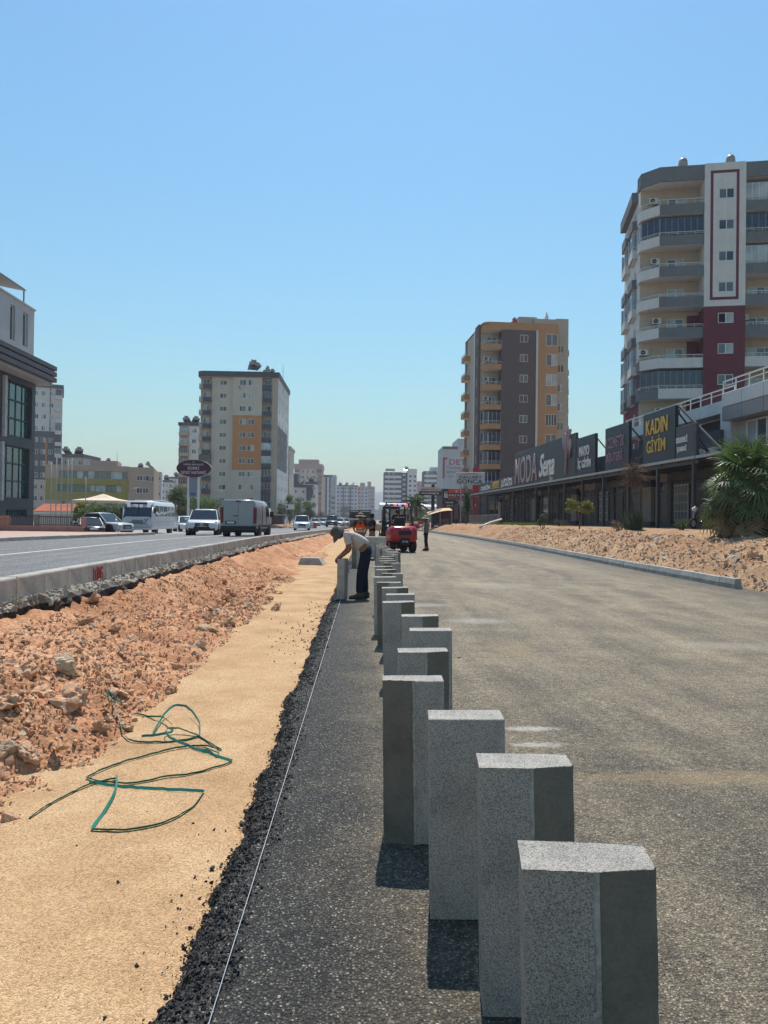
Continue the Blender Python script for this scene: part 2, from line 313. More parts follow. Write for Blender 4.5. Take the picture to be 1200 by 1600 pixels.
    def build(s, name, parent=None, loc=(0, 0, 0), rz=0.0, bevel=0.0, seg=1, recalc=True, **kw):
        return link(name, s.mesh(name, bevel, seg, recalc), parent, loc, rz, **kw)
def link(name, data, parent=None, loc=(0, 0, 0), rz=0.0, label=None, cat=None, group=None, kind=None):
    o = bpy.data.objects.new(name, data); COL.objects.link(o); o.location = loc
    if rz: o.rotation_euler = (0, 0, rz)
    if parent: o.parent = parent
    return tag(o, label, cat, group, kind)
def tag(o, label=None, cat=None, group=None, kind=None):
    if label: o['label'] = label
    if cat: o['category'] = cat
    if group: o['group'] = group
    if kind: o['kind'] = kind
    return o
def thing(name, label, cat, loc=(0, 0, 0), rz=0.0, group=None):
    return link(name, None, None, loc, rz, label, cat, group)
def kids(o): return list(o.children)
def copy_tree(o, parent=None):
    c = o.copy(); COL.objects.link(c)
    if parent: c.parent = parent
    for ch in kids(o): copy_tree(ch, c)
    return c
def hull_mesh(name, pts, m, smooth=False):
    bm = bmesh.new()
    for p in pts: bm.verts.new(p)
    r = bmesh.ops.convex_hull(bm, input=bm.verts)
    dead = list({g for g in r['geom_interior'] + r['geom_unused'] if isinstance(g, bmesh.types.BMVert)})
    bmesh.ops.delete(bm, geom=dead, context='VERTS'); bmesh.ops.recalc_face_normals(bm, faces=bm.faces)
    me = bpy.data.meshes.new(name); bm.to_mesh(me); bm.free(); me.materials.append(m)
    return me
def rock_mesh(name, m, n=18, sx=1, sy=0.8, sz=0.6, r=None):
    r = r or rnd; pts = []
    for _ in range(n):
        d = Vector((r.gauss(0, 1), r.gauss(0, 1), r.gauss(0, 1))).normalized() * r.uniform(0.78, 1.05)
        pts.append((d.x * sx / 2, d.y * sy / 2, d.z * sz / 2))
    return hull_mesh(name, pts, m)
def scatter_mesh(name, protos, places, m, kind='stuff', parent=None, **kw):
    """many small stones joined in one mesh; places: (x, y, z, size)"""
    V = []; Fa = []; off = 0; pv = [(np.array([v.co[:] for v in p.vertices]), [tuple(f.vertices) for f in p.polygons]) for p in protos]
    for (x, y, z, sz) in places:
        v, f = pv[rnd.randrange(len(pv))]
        e = np.array(Euler((rnd.uniform(0, 6), rnd.uniform(0, 6), rnd.uniform(0, 6))).to_matrix())
        V.append(v @ e.T * sz + np.array((x, y, z))); Fa += [tuple(i + off for i in q) for q in f]; off += len(v)
    me = bpy.data.meshes.new(name); me.from_pydata(np.concatenate(V).tolist(), [], Fa); me.materials.append(m)
    return link(name, me, parent, kind=kind, **kw)
FONT_CACHE = {}
def lettering(parent, text, c, width, height, m, rz=0.0, depth=0.02, name='lettering', shear=0.0, spacing=1.0, lines=0.85, align='CENTER', **kw):
    """raised letters in the plane facing -y of the parent, fitted to width x height round c"""
    cu = bpy.data.curves.new('lettering', 'FONT'); cu.body = text; cu.size = 1; cu.align_x = align; cu.extrude = 0.5; cu.shear = shear
    cu.space_character = spacing; cu.space_line = lines; cu.resolution_u = 3; cu.offset = 0.012
    o = bpy.data.objects.new('tmp', cu); COL.objects.link(o); bpy.context.view_layer.update()
    me = bpy.data.meshes.new_from_object(o.evaluated_get(bpy.context.evaluated_depsgraph_get()))
    bpy.data.objects.remove(o); bpy.data.curves.remove(cu)
    v = np.array([q.co[:] for q in me.vertices]); lo, hi = v.min(0), v.max(0); s = (hi - lo); s[s == 0] = 1
    q = (v - (lo + hi) / 2) / s
    out = np.stack([q[:, 0] * width, -q[:, 2] * depth, q[:, 1] * height], 1)
    me.vertices.foreach_set('co', out.ravel()); me.materials.clear(); me.materials.append(m); me.update(); me.name = name
    return link(name, me, parent, c, rz, **kw)
def fbm(x, y, z=0.0, o=4): return noise.fractal(Vector((x, y, z)), 0.9, 2.1, o, noise_basis='PERLIN_ORIGINAL')
def lerp(a, b, t): return a + (b - a) * t
def sstep(a, b, x):
    t = min(1, max(0, (x - a) / (b - a))); return t * t * (3 - 2 * t)
def interp(x, tab):
    if x <= tab[0][0]: return tab[0][1]
    for (a, u), (b, v) in zip(tab, tab[1:]):
        if x <= b: return u + (v - u) * (x - a) / (b - a)
    return tab[-1][1]
def grid_mesh(name, xs, ys, zf, m, smooth=True):
    vs = []
    for y in ys:
        for x in xs:
            r = zf(x, y); vs.append(r if isinstance(r, tuple) else (x, y, r))
    n = len(xs); fs = [(j * n + i, j * n + i + 1, (j + 1) * n + i + 1, (j + 1) * n + i) for j in range(len(ys) - 1) for i in range(n - 1)]
    me = bpy.data.meshes.new(name); me.from_pydata(vs, [], fs); me.materials.append(m)
    me.polygons.foreach_set('use_smooth', [smooth] * len(fs)); return me
def steps(a, b, h0, g=1.0):
    out = [a]; h = h0
    while out[-1] + h < b: out.append(out[-1] + h); h *= g
    out.append(b); return out
# ------------------------------------------------------------------ the setting
def drop(y): return 0.0085 * (min(max(y, 30), 85) - 30)                # the old carriageway comes down towards the new one
def kerb_x(y): return interp(y, [(17, 8.55), (26, 8.6), (45, 9.0), (65, 8.7), (84, 7.9), (130, 5.5)])
GX = [(-4000, .0), (-60, .0), (-14.4, .0), (-14.0, .05), (-4.3, .1), (-3.9, -.2), (-3.0, -.35), (9.0, -.35), (9.8, -.15), (11, .55), (13.5, 1.0), (15, 1.2), (60, 1.25), (4000, 1.25)]
ys_g = [-60, 0, 20, 40, 60, 85, 110, 150, 220, 400, 900, 2000, 4000]
def g_z(x, y):
    z = interp(x, GX)
    return z - 0.15 * sstep(30, 90, y) if x < -4.2 else z
me = grid_mesh('ground', [g[0] for g in GX], ys_g, g_z, M_field, smooth=False); link('ground', me, kind='structure')

# the new carriageway: one sheet, its left edge crumbling down onto the sand
def road_edge(y): return -0.545 - 0.035 * sstep(3, 9, y) + 0.05 * fbm(y * 0.9, 3.1) + 0.045 * fbm(y * 6.0, 7.7) + 0.02 * fbm(y * 22, 1.7)
yr = steps(-6, 1.2, 0.6) + steps(1.22, 30, 0.025, 1.0022)[0:] + steps(30.6, 130, 1.0, 1.05) + [200, 330]
cols = [-0.085, -0.06, -0.035, -0.01, 0.03, 0.08]
vs = []; ncol = len(cols) + 3
for y in yr:
    e = road_edge(y); jag = 0.03 if 1 < y < 34 else 0
    for k, c in enumerate(cols):
        z = [-0.10, -0.07, -0.035, -0.012, -0.003, 0][k] + (jag * 0.55 * fbm(y * 16, c * 40 + 5) if k < 4 else 0.0)
        vs.append((e + c + jag * fbm(y * 18, c * 30), y, min(z, 0.004)))
    vs += [(0.5, y, 0.0), (4.0, y, 0.0), (kerb_x(y) + 0.04 if y > 17 else 8.9 - 0.05 * (17 - y), y, -0.004)]
fs = [(j * ncol + i, j * ncol + i + 1, (j + 1) * ncol + i + 1, (j + 1) * ncol + i) for j in range(len(yr) - 1) for i in range(ncol - 1)]
me = bpy.data.meshes.new('asphalt_road'); me.from_pydata(vs, [], fs); me.materials.append(M_road); link('asphalt_road', me, kind='structure')

# levelled sand strip
def sand_z(x, y): return -0.082 + 0.014 * fbm(x * 1.7, y * 1.7) + 0.006 * fbm(x * 5, y * 5) + 0.004 * fbm(x * 14, y * 14)
me = grid_mesh('sand_strip', [-2.3 + 0.075 * k for k in range(25)], steps(-3, 40, 0.07, 1.004) + steps(42, 130, 3), lambda x, y: sand_z(x, y) - 0.05 * sstep(-0.62, -0.5, x), M_sand)
link('sand_strip', me, kind='structure')

# excavated strip between the carriageways
def trench_z(x, y):
    near = 1 - sstep(7.5, 13, y)
    a = sstep(-1.72, -4.05, x); lin = min(1, max(0, (-1.72 - x) / 2.3))
    top = 0.30 - drop(y)
    zn = -0.10 + (top + 0.10) * (0.72 * lin + 0.28 * a)
    zf = -0.13 + (top + 0.13) * sstep(-2.75, -3.85, x)
    z = lerp(zf, zn, near)
    z += 0.22 * math.exp(-((x + 2.6) / 0.55) ** 2 - ((y - 6.0) / 1.3) ** 2) + 0.10 * math.exp(-((x + 2.2) / 0.45) ** 2 - ((y - 12.3) / 2.0) ** 2)
    z += 0.42 * math.exp(-((x + 1.35) / 0.55) ** 2 - ((y - 30) / 2.4) ** 2) + 0.2 * math.exp(-((x + 2.6) / 0.5) ** 2 - ((y - 21) / 2.0) ** 2)
    k = sstep(-1.62, -1.95, x)
    r = abs(fbm(x * 4.2, y * 4.2, 2.0))
    z += k * (0.09 * fbm(x * 1.3, y * 1.3) + 0.065 * fbm(x * 4.5, y * 4.5) + 0.05 * r + 0.012 * fbm(x * 15, y * 15) + 0.005 * fbm(x * 45, y * 45))
    if x > -1.9: z = min(z, lerp(z, sand_z(x, y) - 0.02, sstep(-1.85 + 0.12 * fbm(y * 1.6, 9) , -1.55, x)))
    return z
ty = steps(1.0, 36, 0.034, 1.0062) + steps(37, 130, 1.5)
me = grid_mesh('trench_soil', [-4.3 + 0.038 * k for k in range(77)], ty, trench_z, M_soil); link('trench_soil', me, kind='structure')

# old carriageway, its kerbs, far pavement
def old_z(x, y): return 0.62 - 0.018 * (-4.2 - x) - drop(y)
me = grid_mesh('old_road', [-4.28, -7, -10, -14.05], steps(-10, 150, 5) + [200, 330], old_z, M_oldroad, False); link('old_road', me, kind='structure')
wl_m = mat('worn_white_line', (0.62, 0.60, 0.56), 0.8, 0.25, 6)
me = grid_mesh('lane_line', [-8.62, -8.48], steps(-5, 150, 5), lambda x, y: old_z(x, y) + 0.006, wl_m, False); link('lane_line', me, kind='structure')
M_pave = mat('pink_paving', (0.42, 0.30, 0.25), 0.9, 0.2, 5, 0.3, 30)
me = grid_mesh('pavement', [-60, -24, -14.27], steps(-5, 50.0, 5), lambda x, y: old_z(-14.1, y) + 0.13, M_pave, False); link('pavement', me, kind='structure')
M_yard = mat('grey_forecourt', (0.27, 0.26, 0.25), 0.9, 0.2, 1.5, 0.2, 30)
me = grid_mesh('forecourt', [-60, -30, -14.06], [50.2, 56, 62, 70, 80, 95], lambda x, y: old_z(-14.05, y) - 0.02, M_yard, False); link('forecourt', me, kind='structure')

def kerb_run(name, label, xf, ztop, y0, n, ln, prof, m, n_pieces, group=None, mortar=None, deco=None):
    """kerb laid of single precast pieces; prof(x,z) section; pieces share one mesh"""
    k = thing(name, label, 'kerb', (0, 0, 0))
    b = MB(); b.prism(prof, 'y', 0.006, ln - 0.006, m); pm = b.mesh('kerb_block', 0.006)
    far = MB(); y = y0
    for i in range(n):
        yc_ = y + ln / 2; x = xf(yc_); z = ztop(yc_); a = math.atan2(xf(y) - xf(y + ln), ln)
        if i < n_pieces:
            o = link('kerb_block', pm, k, (x + rnd.uniform(-.006, .006), y, z + rnd.uniform(-.006, .006)), a + rnd.uniform(-.004, .004))
            if deco: deco(i, o)
        else:
            c, s_ = math.cos(a), math.sin(a)
            pts = [(x + p[0], y + 0.01, z + p[1]) for p in prof]; pt2 = [(xf(y + ln) + p[0], y + ln - 0.01, z + p[1]) for p in prof]
            far.loft([pts, pt2], m, False)
        y += ln
    far.build('far_kerb_blocks', k, kind='stuff')
    return k
SEC_L = [(0, 0), (-0.15, 0), (-0.15, -0.45), (0.012, -0.45), (0.012, -0.02)]
def graffiti(i, o):
    j0 = 3
    if i == j0 + GR0:
        b = MB(); S = 0.2
        strokes = {'J': [[(.28, 1), (.28, -.25), (.1, -.3), (0, -.05)], [(.1, 0), (.28, -.3), (.45, 0)]],
                   'O': [[(.05, .1), (.02, .8), (.3, 1), (.5, .8), (.5, .2), (.25, 0), (.05, .1)]],
                   'N': [[(0, 0), (.02, 1)], [(.02, 1), (.45, .05)], [(.45, .05), (.47, 1)]],
                   'G': [[(.5, .85), (.25, 1), (.02, .7), (.02, .25), (.25, 0), (.5, .2), (.5, .5), (.3, .5)]]}
        u = 0.16
        for ch in 'JONG':
            for st in strokes[ch]:
                for p, q in zip(st, st[1:]):
                    a = Vector((0.0165, u + p[0] * 0.16, -0.26 + p[1] * S)); c = Vector((0.0165, u + q[0] * 0.16, -0.26 + q[1] * S))
                    b.bar(a, c, 0.026, 0.006, M_red, (1, 0, 0))
            u += 0.115
        b.build('graffiti', o)
    elif i in (GR0 + 32, GR0 + 36):
        b = MB()
        for k in range(3): b.bar((0.0165, 0.25 + .07 * k, -0.24), (0.0165, 0.28 + .08 * k, -0.06), 0.05, 0.006, M_red, (1, 0, 0))
        b.build('graffiti', o)
LK_Y0 = 1155 * 4.14 / (572 - 36) - 0.75 * 12 - 0.03                     # so that a joint falls where the photograph has one
GR0 = 12
left_kerb = kerb_run('kerb', 'old grey kerb wall of upright blocks along the raised carriageway, one block sprayed red', lambda y: -4.14 if y < 70 else -4.14 + 0.02 * (y - 70),
                     lambda y: 0.765 - drop(y), LK_Y0, 130, 0.75, SEC_L, M_kerbold, 62, deco=graffiti)
jm = MB()
for i in range(60):                                                     # mortar smeared in the joints
    y = LK_Y0 + i * 0.75; w = rnd.uniform(.004, .013)
    jm.box(-4.132, -4.122, y - w, y + w, 0.47 - drop(y), 0.755 - drop(y) - rnd.uniform(0, .05), M_mortar)
jm.build('joint_mortar', left_kerb)

# broken crust of the old road under the kerb
def crust(i_, y, prof_k):
    w = 0.22 + 0.16 * fbm(y * 0.55, 20) + 0.07 * fbm(y * 2.7, 21) + 0.04 * fbm(y * 9, 22)
    w = max(0.06, w if y < 14 else w * 0.8)
    if 8.6 < y < 9.3: w *= 0.45
    t = 0.15 + 0.05 * fbm(y * 1.3, 30)
    top = 0.50 - drop(y)
    pts = [(-4.14, top), (-4.14 + w * .35, top - 0.015), (-4.14 + w * .75, top - 0.05), (-4.14 + w, top - 0.10), (-4.14 + w * 1.02, top - 0.10 - t * .5), (-4.14 + w * .85, top - 0.11 - t), (-4.14 + w * .3, top - 0.12 - t)]
    x, z = pts[prof_k]
    n1 = 0.06 * fbm(y * 7, prof_k * 3.3, 5) + 0.045 * fbm(y * 19, prof_k * 5.1, 6) + 0.02 * fbm(y * 50, prof_k * 9.1, 7)
    return (x + (n1 if prof_k > 0 else 0), y, z + 0.6 * n1)
cy = steps(3, 36, 0.022, 1.003) + steps(37, 100, 1.5)
vs = [crust(0, y, k) for y in cy for k in range(7)]
fs = [(j * 7 + k, j * 7 + k + 1, (j + 1) * 7 + k + 1, (j + 1) * 7 + k) for j in range(len(cy) - 1) for k in range(6)]
me = bpy.data.meshes.new('road_crust'); me.from_pydata(vs, [], fs); me.materials.append(M_haunch); me.materials.append(M_crumb)
me.polygons.foreach_set('material_index', [0 if (i % 6) < 3 else 1 for i in range(len(fs))]); me.polygons.foreach_set('use_smooth', [False] * len(fs))
link('road_crust', me, kind='structure')
CRK = [rock_mesh('crust_chunk', M_haunch, 12, 1, rnd.uniform(.6, .9), rnd.uniform(.4, .7)) for _ in range(6)]
pl = []
for k in range(3000):
    y = 4 + 34 * rnd.random() ** 1.5; kk = rnd.choice((1, 1, 2, 2, 3, 3)); a_ = crust(0, y, kk); b__ = crust(0, y, kk - 1); f_ = rnd.random()
    pl.append((lerp(a_[0], b__[0], f_), y, lerp(a_[2], b__[2], f_) + .005, min(.15, .025 + .022 * rnd.expovariate(1))))
scatter_mesh('crust_gravel', CRK, pl, M_haunch)

# far kerb of the old road with the pavement
SEC_F = [(0.0, 0), (-0.2, 0), (-0.2, -0.3), (0.0, -0.3)]
kerb_run('kerb', 'low worn kerb along the pink paved pavement across the raised carriageway', lambda y: -14.06, lambda y: old_z(-14.1, y) + 0.15, 12.2, 50, 0.75, SEC_F, M_kerbold, 50)
# right-hand new kerb
SEC_R = [(0.0, 0), (0.12, 0), (0.15, -0.12), (0.15, -0.35), (-0.03, -0.35), (-0.03, -0.13)]
kerb_run('kerb', 'new light grey kerb laid along the dirt bank at the foot of the shops', kerb_x, lambda y: 0.225, 16.9, 120, 0.75, SEC_R, M_kerbnew, 60)

# dirt bank in front of the shops
def bank_z(x, y):
    kx = kerb_x(y) if y > 17 else 8.6
    u = x - kx
    top = interp(u, [(0.05, -0.12), (0.2, 0.12), (0.9, 0.5), (1.9, 0.92), (3.2, 1.08), (6, 1.2), (9, 1.24), (20, 1.25)])
    if y < 17.3: top -= 0.12 * (1 - sstep(0.8, 2.5, u)) + (0.30 * sstep(17.3, 14, y)) * (1 - sstep(1.0, 3.0, u))
    k = sstep(0.1, 0.6, u) * (1 - 0.85 * sstep(3.0, 5.0, u))
    z = top + k * (0.10 * fbm(x * 0.9, y * 0.9, 4) + 0.10 * fbm(x * 2.4, y * 2.4, 5) + 0.09 * abs(fbm(x * 5, y * 5, 6)) + 0.03 * fbm(x * 13, y * 13))
    return z - 0.18 * sstep(60, 120, y)
def bank_pt(u, y):
    kx = kerb_x(y) if y > 17 else 8.6
    x = kx + u; return (x, y, bank_z(x, y))
us = [0.05 + 0.085 * k for k in range(34)] + [3.1, 3.5, 4.0, 4.6, 5.4, 6.5, 8.5, 11, 16, 24]
by = steps(5, 60, 0.11, 1.004) + steps(61, 140, 2)
vs = [bank_pt(u, y) for y in by for u in us]; n_ = len(us)
fs = [(j * n_ + i, j * n_ + i + 1, (j + 1) * n_ + i + 1, (j + 1) * n_ + i) for j in range(len(by) - 1) for i in range(n_ - 1)]
me = bpy.data.meshes.new('dirt_bank'); me.from_pydata(vs, [], fs); me.materials.append(M_bank); me.polygons.foreach_set('use_smooth', [True] * len(fs))
link('dirt_bank', me, kind='structure')

# far hill
hm = mat('hazy_hillside', (0.10, 0.13, 0.10), 0.95, 0.25, 0.01)
hx = [-1500 + 60 * k for k in range(51)]
def hill_h(x): return max(1, 12 + 10 * fbm(x * 0.0016, 3) + (86 + 14 * fbm(x * 0.009, 8)) * math.exp(-((x - 40) / 190) ** 2))
me = grid_mesh('hill', hx, [2050, 2200, 2350, 2500, 2700, 2900], lambda x, y: -2 + hill_h(x) * {2050: 0, 2200: .45, 2350: .8, 2500: 1, 2700: .7, 2900: 0}[y], hm)
link('hill', me, kind='structure')

# the summer haze of the air
hz = MB(); hz.box(-1900, 1900, -80, 3100, -3.5, 125, mat('tmp_haze', (1, 1, 1)))
me = hz.mesh('haze'); me.materials.clear()
vm = bpy.data.materials.new('air'); vm.use_nodes = True; vn = vm.node_tree.nodes; vn.remove(vn['Principled BSDF'])
pv = vn.new('ShaderNodeVolumePrincipled'); pv.inputs['Color'].default_value = (0.90, 0.86, 1.0, 1); pv.inputs['Density'].default_value = 0.00036
pv.inputs['Anisotropy'].default_value = 0.0
vm.node_tree.links.new(pv.outputs[0], vn['Material Output'].inputs['Volume']); me.materials.append(vm)
link('haze', me, kind='stuff')
# ------------------------------------------------------------------ upright kerb blocks waiting to be laid
BW, BT, BH = 0.285, 0.14, 0.75
def block_mesh(flip):
    """precast kerb stood on end: rough half, smooth battered half"""
    h = BW / 2; c = 0.03 if not flip else -0.01
    b = MB()
    sec = [(-h, 0), (h * 0.0 + c * .5, 0), (h - 0.008, 0.022), (h, 0.030), (h, BT), (-h, BT)]
    if flip: sec = [(-x, y) for x, y in reversed(sec)]
    n = len(sec)
    vs = [(x, y, 0) for x, y in sec] + [(x, y, BH) for x, y in sec]
    for k in range(n):
        a, q = sec[k], sec[(k + 1) % n]
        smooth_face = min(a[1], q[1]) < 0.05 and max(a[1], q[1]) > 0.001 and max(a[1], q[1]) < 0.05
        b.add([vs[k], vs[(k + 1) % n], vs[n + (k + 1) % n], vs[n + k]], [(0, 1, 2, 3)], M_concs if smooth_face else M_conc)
    b.add(vs[n:], [tuple(range(n))], M_conc); b.add(vs[:n], [tuple(reversed(range(n)))], M_conc)
    xs = (c * .5) * (-1 if flip else 1); M_sl = mat('cement_seam', (.33, .315, .28), .9, .3, 30)
    for k in range(10): z0 = k * BH / 10; wv = .005 + .005 * rnd.random(); b.add([(xs - wv, -.0012, z0), (xs + .004, -.0012, z0), (xs + .004, -.0012, z0 + BH / 10), (xs - wv * 1.3, -.0012, z0 + BH / 10)], [(0, 1, 2, 3)], M_sl)
    me = b.mesh('kerb_block'); bm = bmesh.new(); bm.from_mesh(me); bmesh.ops.remove_doubles(bm, verts=bm.verts, dist=1e-5)
    ed = [e for e in bm.edges if len(e.link_faces) == 2 and e.calc_face_angle(0) > R(40)]
    bmesh.ops.bevel(bm, geom=ed, offset=0.0025, segments=1, affect='EDGES'); bmesh.ops.subdivide_edges(bm, edges=[e for e in bm.edges if e.calc_length() > .1], cuts=16); so_ = rnd.uniform(0, 90)
    for v in bm.verts: v.co += Vector((fbm(v.co.z * 40 + so_, v.co.x * 50), min(.3, fbm(v.co.z * 40, v.co.x * 50 + so_)), fbm(v.co.x * 50 + so_, v.co.y * 50))) * .0022
    bmesh.ops.recalc_face_normals(bm, faces=bm.faces); bm.to_mesh(me); bm.free()
    return me
def plain_block_mesh():
    b = MB(); b.box(-BW / 2, BW / 2, 0, BT, 0, BH, M_conc); return b.mesh('kerb_block', 0.0025, 1)
BM = {'R': block_mesh(False), 'L': block_mesh(True), 'P': plain_block_mesh()}
rows = [(1.58, .335, .618, 'R'), (2.23, .351, .626, 'R'), (2.776, .238, .524, 'P'), (3.416, .083, .358, 'L'), (4.175, .177, .477, 'R'), (4.986, .29, .585, 'P'),
        (5.716, .277, .564, 'R'), (6.66, .164, .447, 'R'), (7.35, .204, .49, 'P'), (8.06, .181, .468, 'R'), (8.72, .128, .419, 'L'), (9.55, .10, .389, 'P'),
        (10.17, .2245, .51, 'L'), (10.94, .161, .445, 'R'), (11.68, .13, .425, 'R'), (12.6, .284, .584, 'L'), (13.28, .24, .54, 'R'), (14.1, .236, .536, 'P'),
        (14.9, .30, .59, 'R'), (15.7, .395, .68, 'L'), (16.5, .48, .78, 'R'), (17.3, .47, .76, 'P'), (18.1, .40, .69, 'R'), (18.9, .36, .65, 'L'), (19.8, .33, .62, 'R'), (20.7, .30, .59, 'P'), (21.7, .28, .57, 'R'), (22.7, .27, .56, 'L')]
ordn = ['nearest', 'second', 'third', 'fourth', 'fifth', 'sixth', 'seventh', 'eighth', 'ninth', 'tenth', 'eleventh', 'twelfth', 'thirteenth', 'fourteenth', 'fifteenth', 'sixteenth', 'seventeenth', 'eighteenth', 'nineteenth', 'twentieth']
look = {'R': 'smooth half on its right', 'L': 'smooth half on its left', 'P': 'rough grainy face all over'}
nb = len(rows)
for i, (Y, x0, x1, k) in enumerate(rows):
    o = link('kerb_block', BM[k], None, ((x0 + x1) / 2 + .022 + (.012, .004, 0, 0)[min(i, 3)], Y, 0.002), R(rnd.uniform(-3.0, 1.2)) if i > 3 else R([-8.0, -4.5, -3.0, -1.5][i]))
    o.rotation_euler.y = R(-1.1 + rnd.uniform(-.5, .3)); o.rotation_euler.x = R(rnd.uniform(-.5, .5))
    w = ordn[i] if i < 20 else ['eighth', 'seventh', 'sixth', 'fifth', 'fourth', 'third', 'second', ''][i - 20] + (' from far end' if i < 27 else 'very last')
    lab = f'upright grey kerb block, {w} from the camera in the row, {look[k]}' if i < 20 else (f'upright grey kerb block, {w} of the row, {look[k]}')
    tag(o, lab, 'kerb block', 'concrete kerb blocks stood in a row on the new asphalt')
# the block the man is setting, and one already set further on
o = link('kerb_block', BM['P'], None, (-0.37, 13.9, 0.0), R(78)); tag(o, 'upright grey kerb block held by the bending man, on the string line', 'kerb block', 'concrete kerb blocks being set')
o.location.x = -0.36
o = link('kerb_block', BM['L'], None, (-0.28, 22.6, 0.0), R(3)); tag(o, 'upright grey kerb block standing alone behind the bending man', 'kerb block', 'concrete kerb blocks being set')

# pallet with the remaining blocks, lying
pal = thing('pallet', 'wooden pallet under the pile of grey kerb blocks behind the row', 'pallet', (0.36, 27.5, 0))
wood = mat('grey_pallet_wood', (0.30, 0.22, 0.15), 0.9, 0.25, 8)
b = MB()
for k in range(5): pal_b = MB(); pal_b.box(-.55, .55, -.5 + k * .22, -.38 + k * .22, 0.1, 0.125, wood); pal_b.build('board', pal)
for k in range(3): pal_b = MB(); pal_b.box(-.55 + k * .5, -.45 + k * .5, -.5, .5, 0.0, 0.1, wood); pal_b.build('bearer', pal)
lay = MB(); lay.box(-.375, .375, -.07, .07, 0, .24, M_conc); lm = lay.mesh('kerb_block', 0.01)
lv = [('lowest', .126, 6), ('middle', .368, 6), ('top', .61, 4)]
for nm, z, n in lv:
    for k in range(n):
        tag(link('kerb_block', lm, None, (0.36 + rnd.uniform(-.02, .02), 27.12 + k * .148, z), 0), f'grey kerb block lying {ordn[k]} from the camera in the {nm} pallet layer', 'kerb block', 'kerb blocks lying on the pallet')

# string line
b = MB(); sw = mat('white_string', (0.75, 0.75, 0.75), 0.8, 0.05)
b.tube([(-0.440, 1.0, 0.02), (-0.442, 7.0, 0.016), (-0.445, 13.75, 0.03)], 0.0015, sw, 5); tag(b.build('string_line'), 'taut white mason string stretched over the black asphalt edge', 'string')
b = MB(); b.tube([(-0.45, 14.4, 0.03), (-0.44, 22.4, 0.03)], 0.003, sw, 5)

# green packing strap thrown on the sand: thin band standing on edge in open loops
gm = mat('green_plastic_strap', (0.03, 0.21, 0.15), 0.35, 0.15, 4, spec=0.5)
def sp(px, py, h=0.0): p = ground(px, py, -0.075); p.z += h; return p
def catmull(pts, n=8):
    out = []
    P = [pts[0]] + pts + [pts[-1]]
    for i in range(1, len(P) - 2):
        for k in range(n):
            t = k / n; a, b_, c, d = P[i - 1], P[i], P[i + 1], P[i + 2]
            out.append(0.5 * ((2 * b_) + (c - a) * t + (2 * a - 5 * b_ + 4 * c - d) * t * t + (3 * b_ - a - 3 * c + d) * t ** 3))
    out.append(P[-2]); return out
def strap(pxs, tilt, label, w=0.017):
    b = MB(); pts = []
    for seg in pxs: pts.append(catmull([sp(*p) for p in seg]))
    path = [p for s_ in pts for p in s_]
    vs = []; fs = []
    for i, p in enumerate(path):
        ta = (path[min(i + 1, len(path) - 1)] - path[max(0, i - 1)]).normalized()
        sd = Vector((ta.y, -ta.x, 0)).normalized(); up = (Vector((0, 0, 1)) * math.cos(tilt) + sd * math.sin(tilt))
        gz = max(sand_z(p.x, p.y), trench_z(p.x, p.y)) if p.x < -1.2 else sand_z(p.x, p.y)
        base = Vector((p.x, p.y, gz + 0.003 + (p.z + 0.075)))
        vs += [base, base + up * w, base + up * w + sd * 0.0018, base + sd * 0.0018]
    for i in range(len(path) - 1):
        for k in range(4): fs.append((i * 4 + k, i * 4 + (k + 1) % 4, i * 4 + 4 + (k + 1) % 4, i * 4 + 4 + k))
    b.add(vs, fs, gm); return tag(b.build('packing_strap'), label, 'strap', 'green packing straps thrown on the sand')
def z2(*pts): return [(x / 2.6667, 1050 + y / 2.6667, *r) for x, y, *r in pts]
strap([z2((118, 612), (240, 530), (370, 467), (430, 452), (488, 442)), z2((488, 442, .02), (490, 480, .02), (470, 540, .01), (388, 655)), z2((388, 655), (540, 658), (680, 630), (790, 570), (846, 494)), z2((846, 494), (650, 488), (500, 475), (370, 460))], R(35), 'green strap lying in a wide fan-shaped loop nearest on the sand')
strap([z2((362, 438), (480, 385), (680, 330), (850, 303)), z2((850, 303), (890, 318, .01), (915, 330)), z2((915, 330), (905, 352), (860, 340, .02), (800, 320), (700, 283, .03), (693, 262, .04), (740, 255, .03), (830, 268), (925, 322))], R(30), 'green strap in a long narrow loop pointing at the rubble')
strap([z2((362, 440), (430, 455), (560, 458), (700, 430), (850, 410), (964, 370)), z2((964, 370), (900, 348), (810, 322))], R(35), 'green strap running flat across the middle of the sand strip')
strap([z2((450, 165), (510, 165)), z2((450, 168), (490, 210, .03), (520, 265, .01), (560, 290), (680, 290), (830, 270)), z2((830, 268), (826, 225, .02), (790, 185, .05), (740, 172, .06), (690, 195, .04), (640, 262, .01))], R(25), 'green strap arching up off the sand beside the rubble')
strap([z2((570, 176), (620, 185), (680, 205, .03), (720, 235, .02), (715, 252), (660, 262), (590, 266))], R(25), 'short green strap hooked over the edge of the rubble')

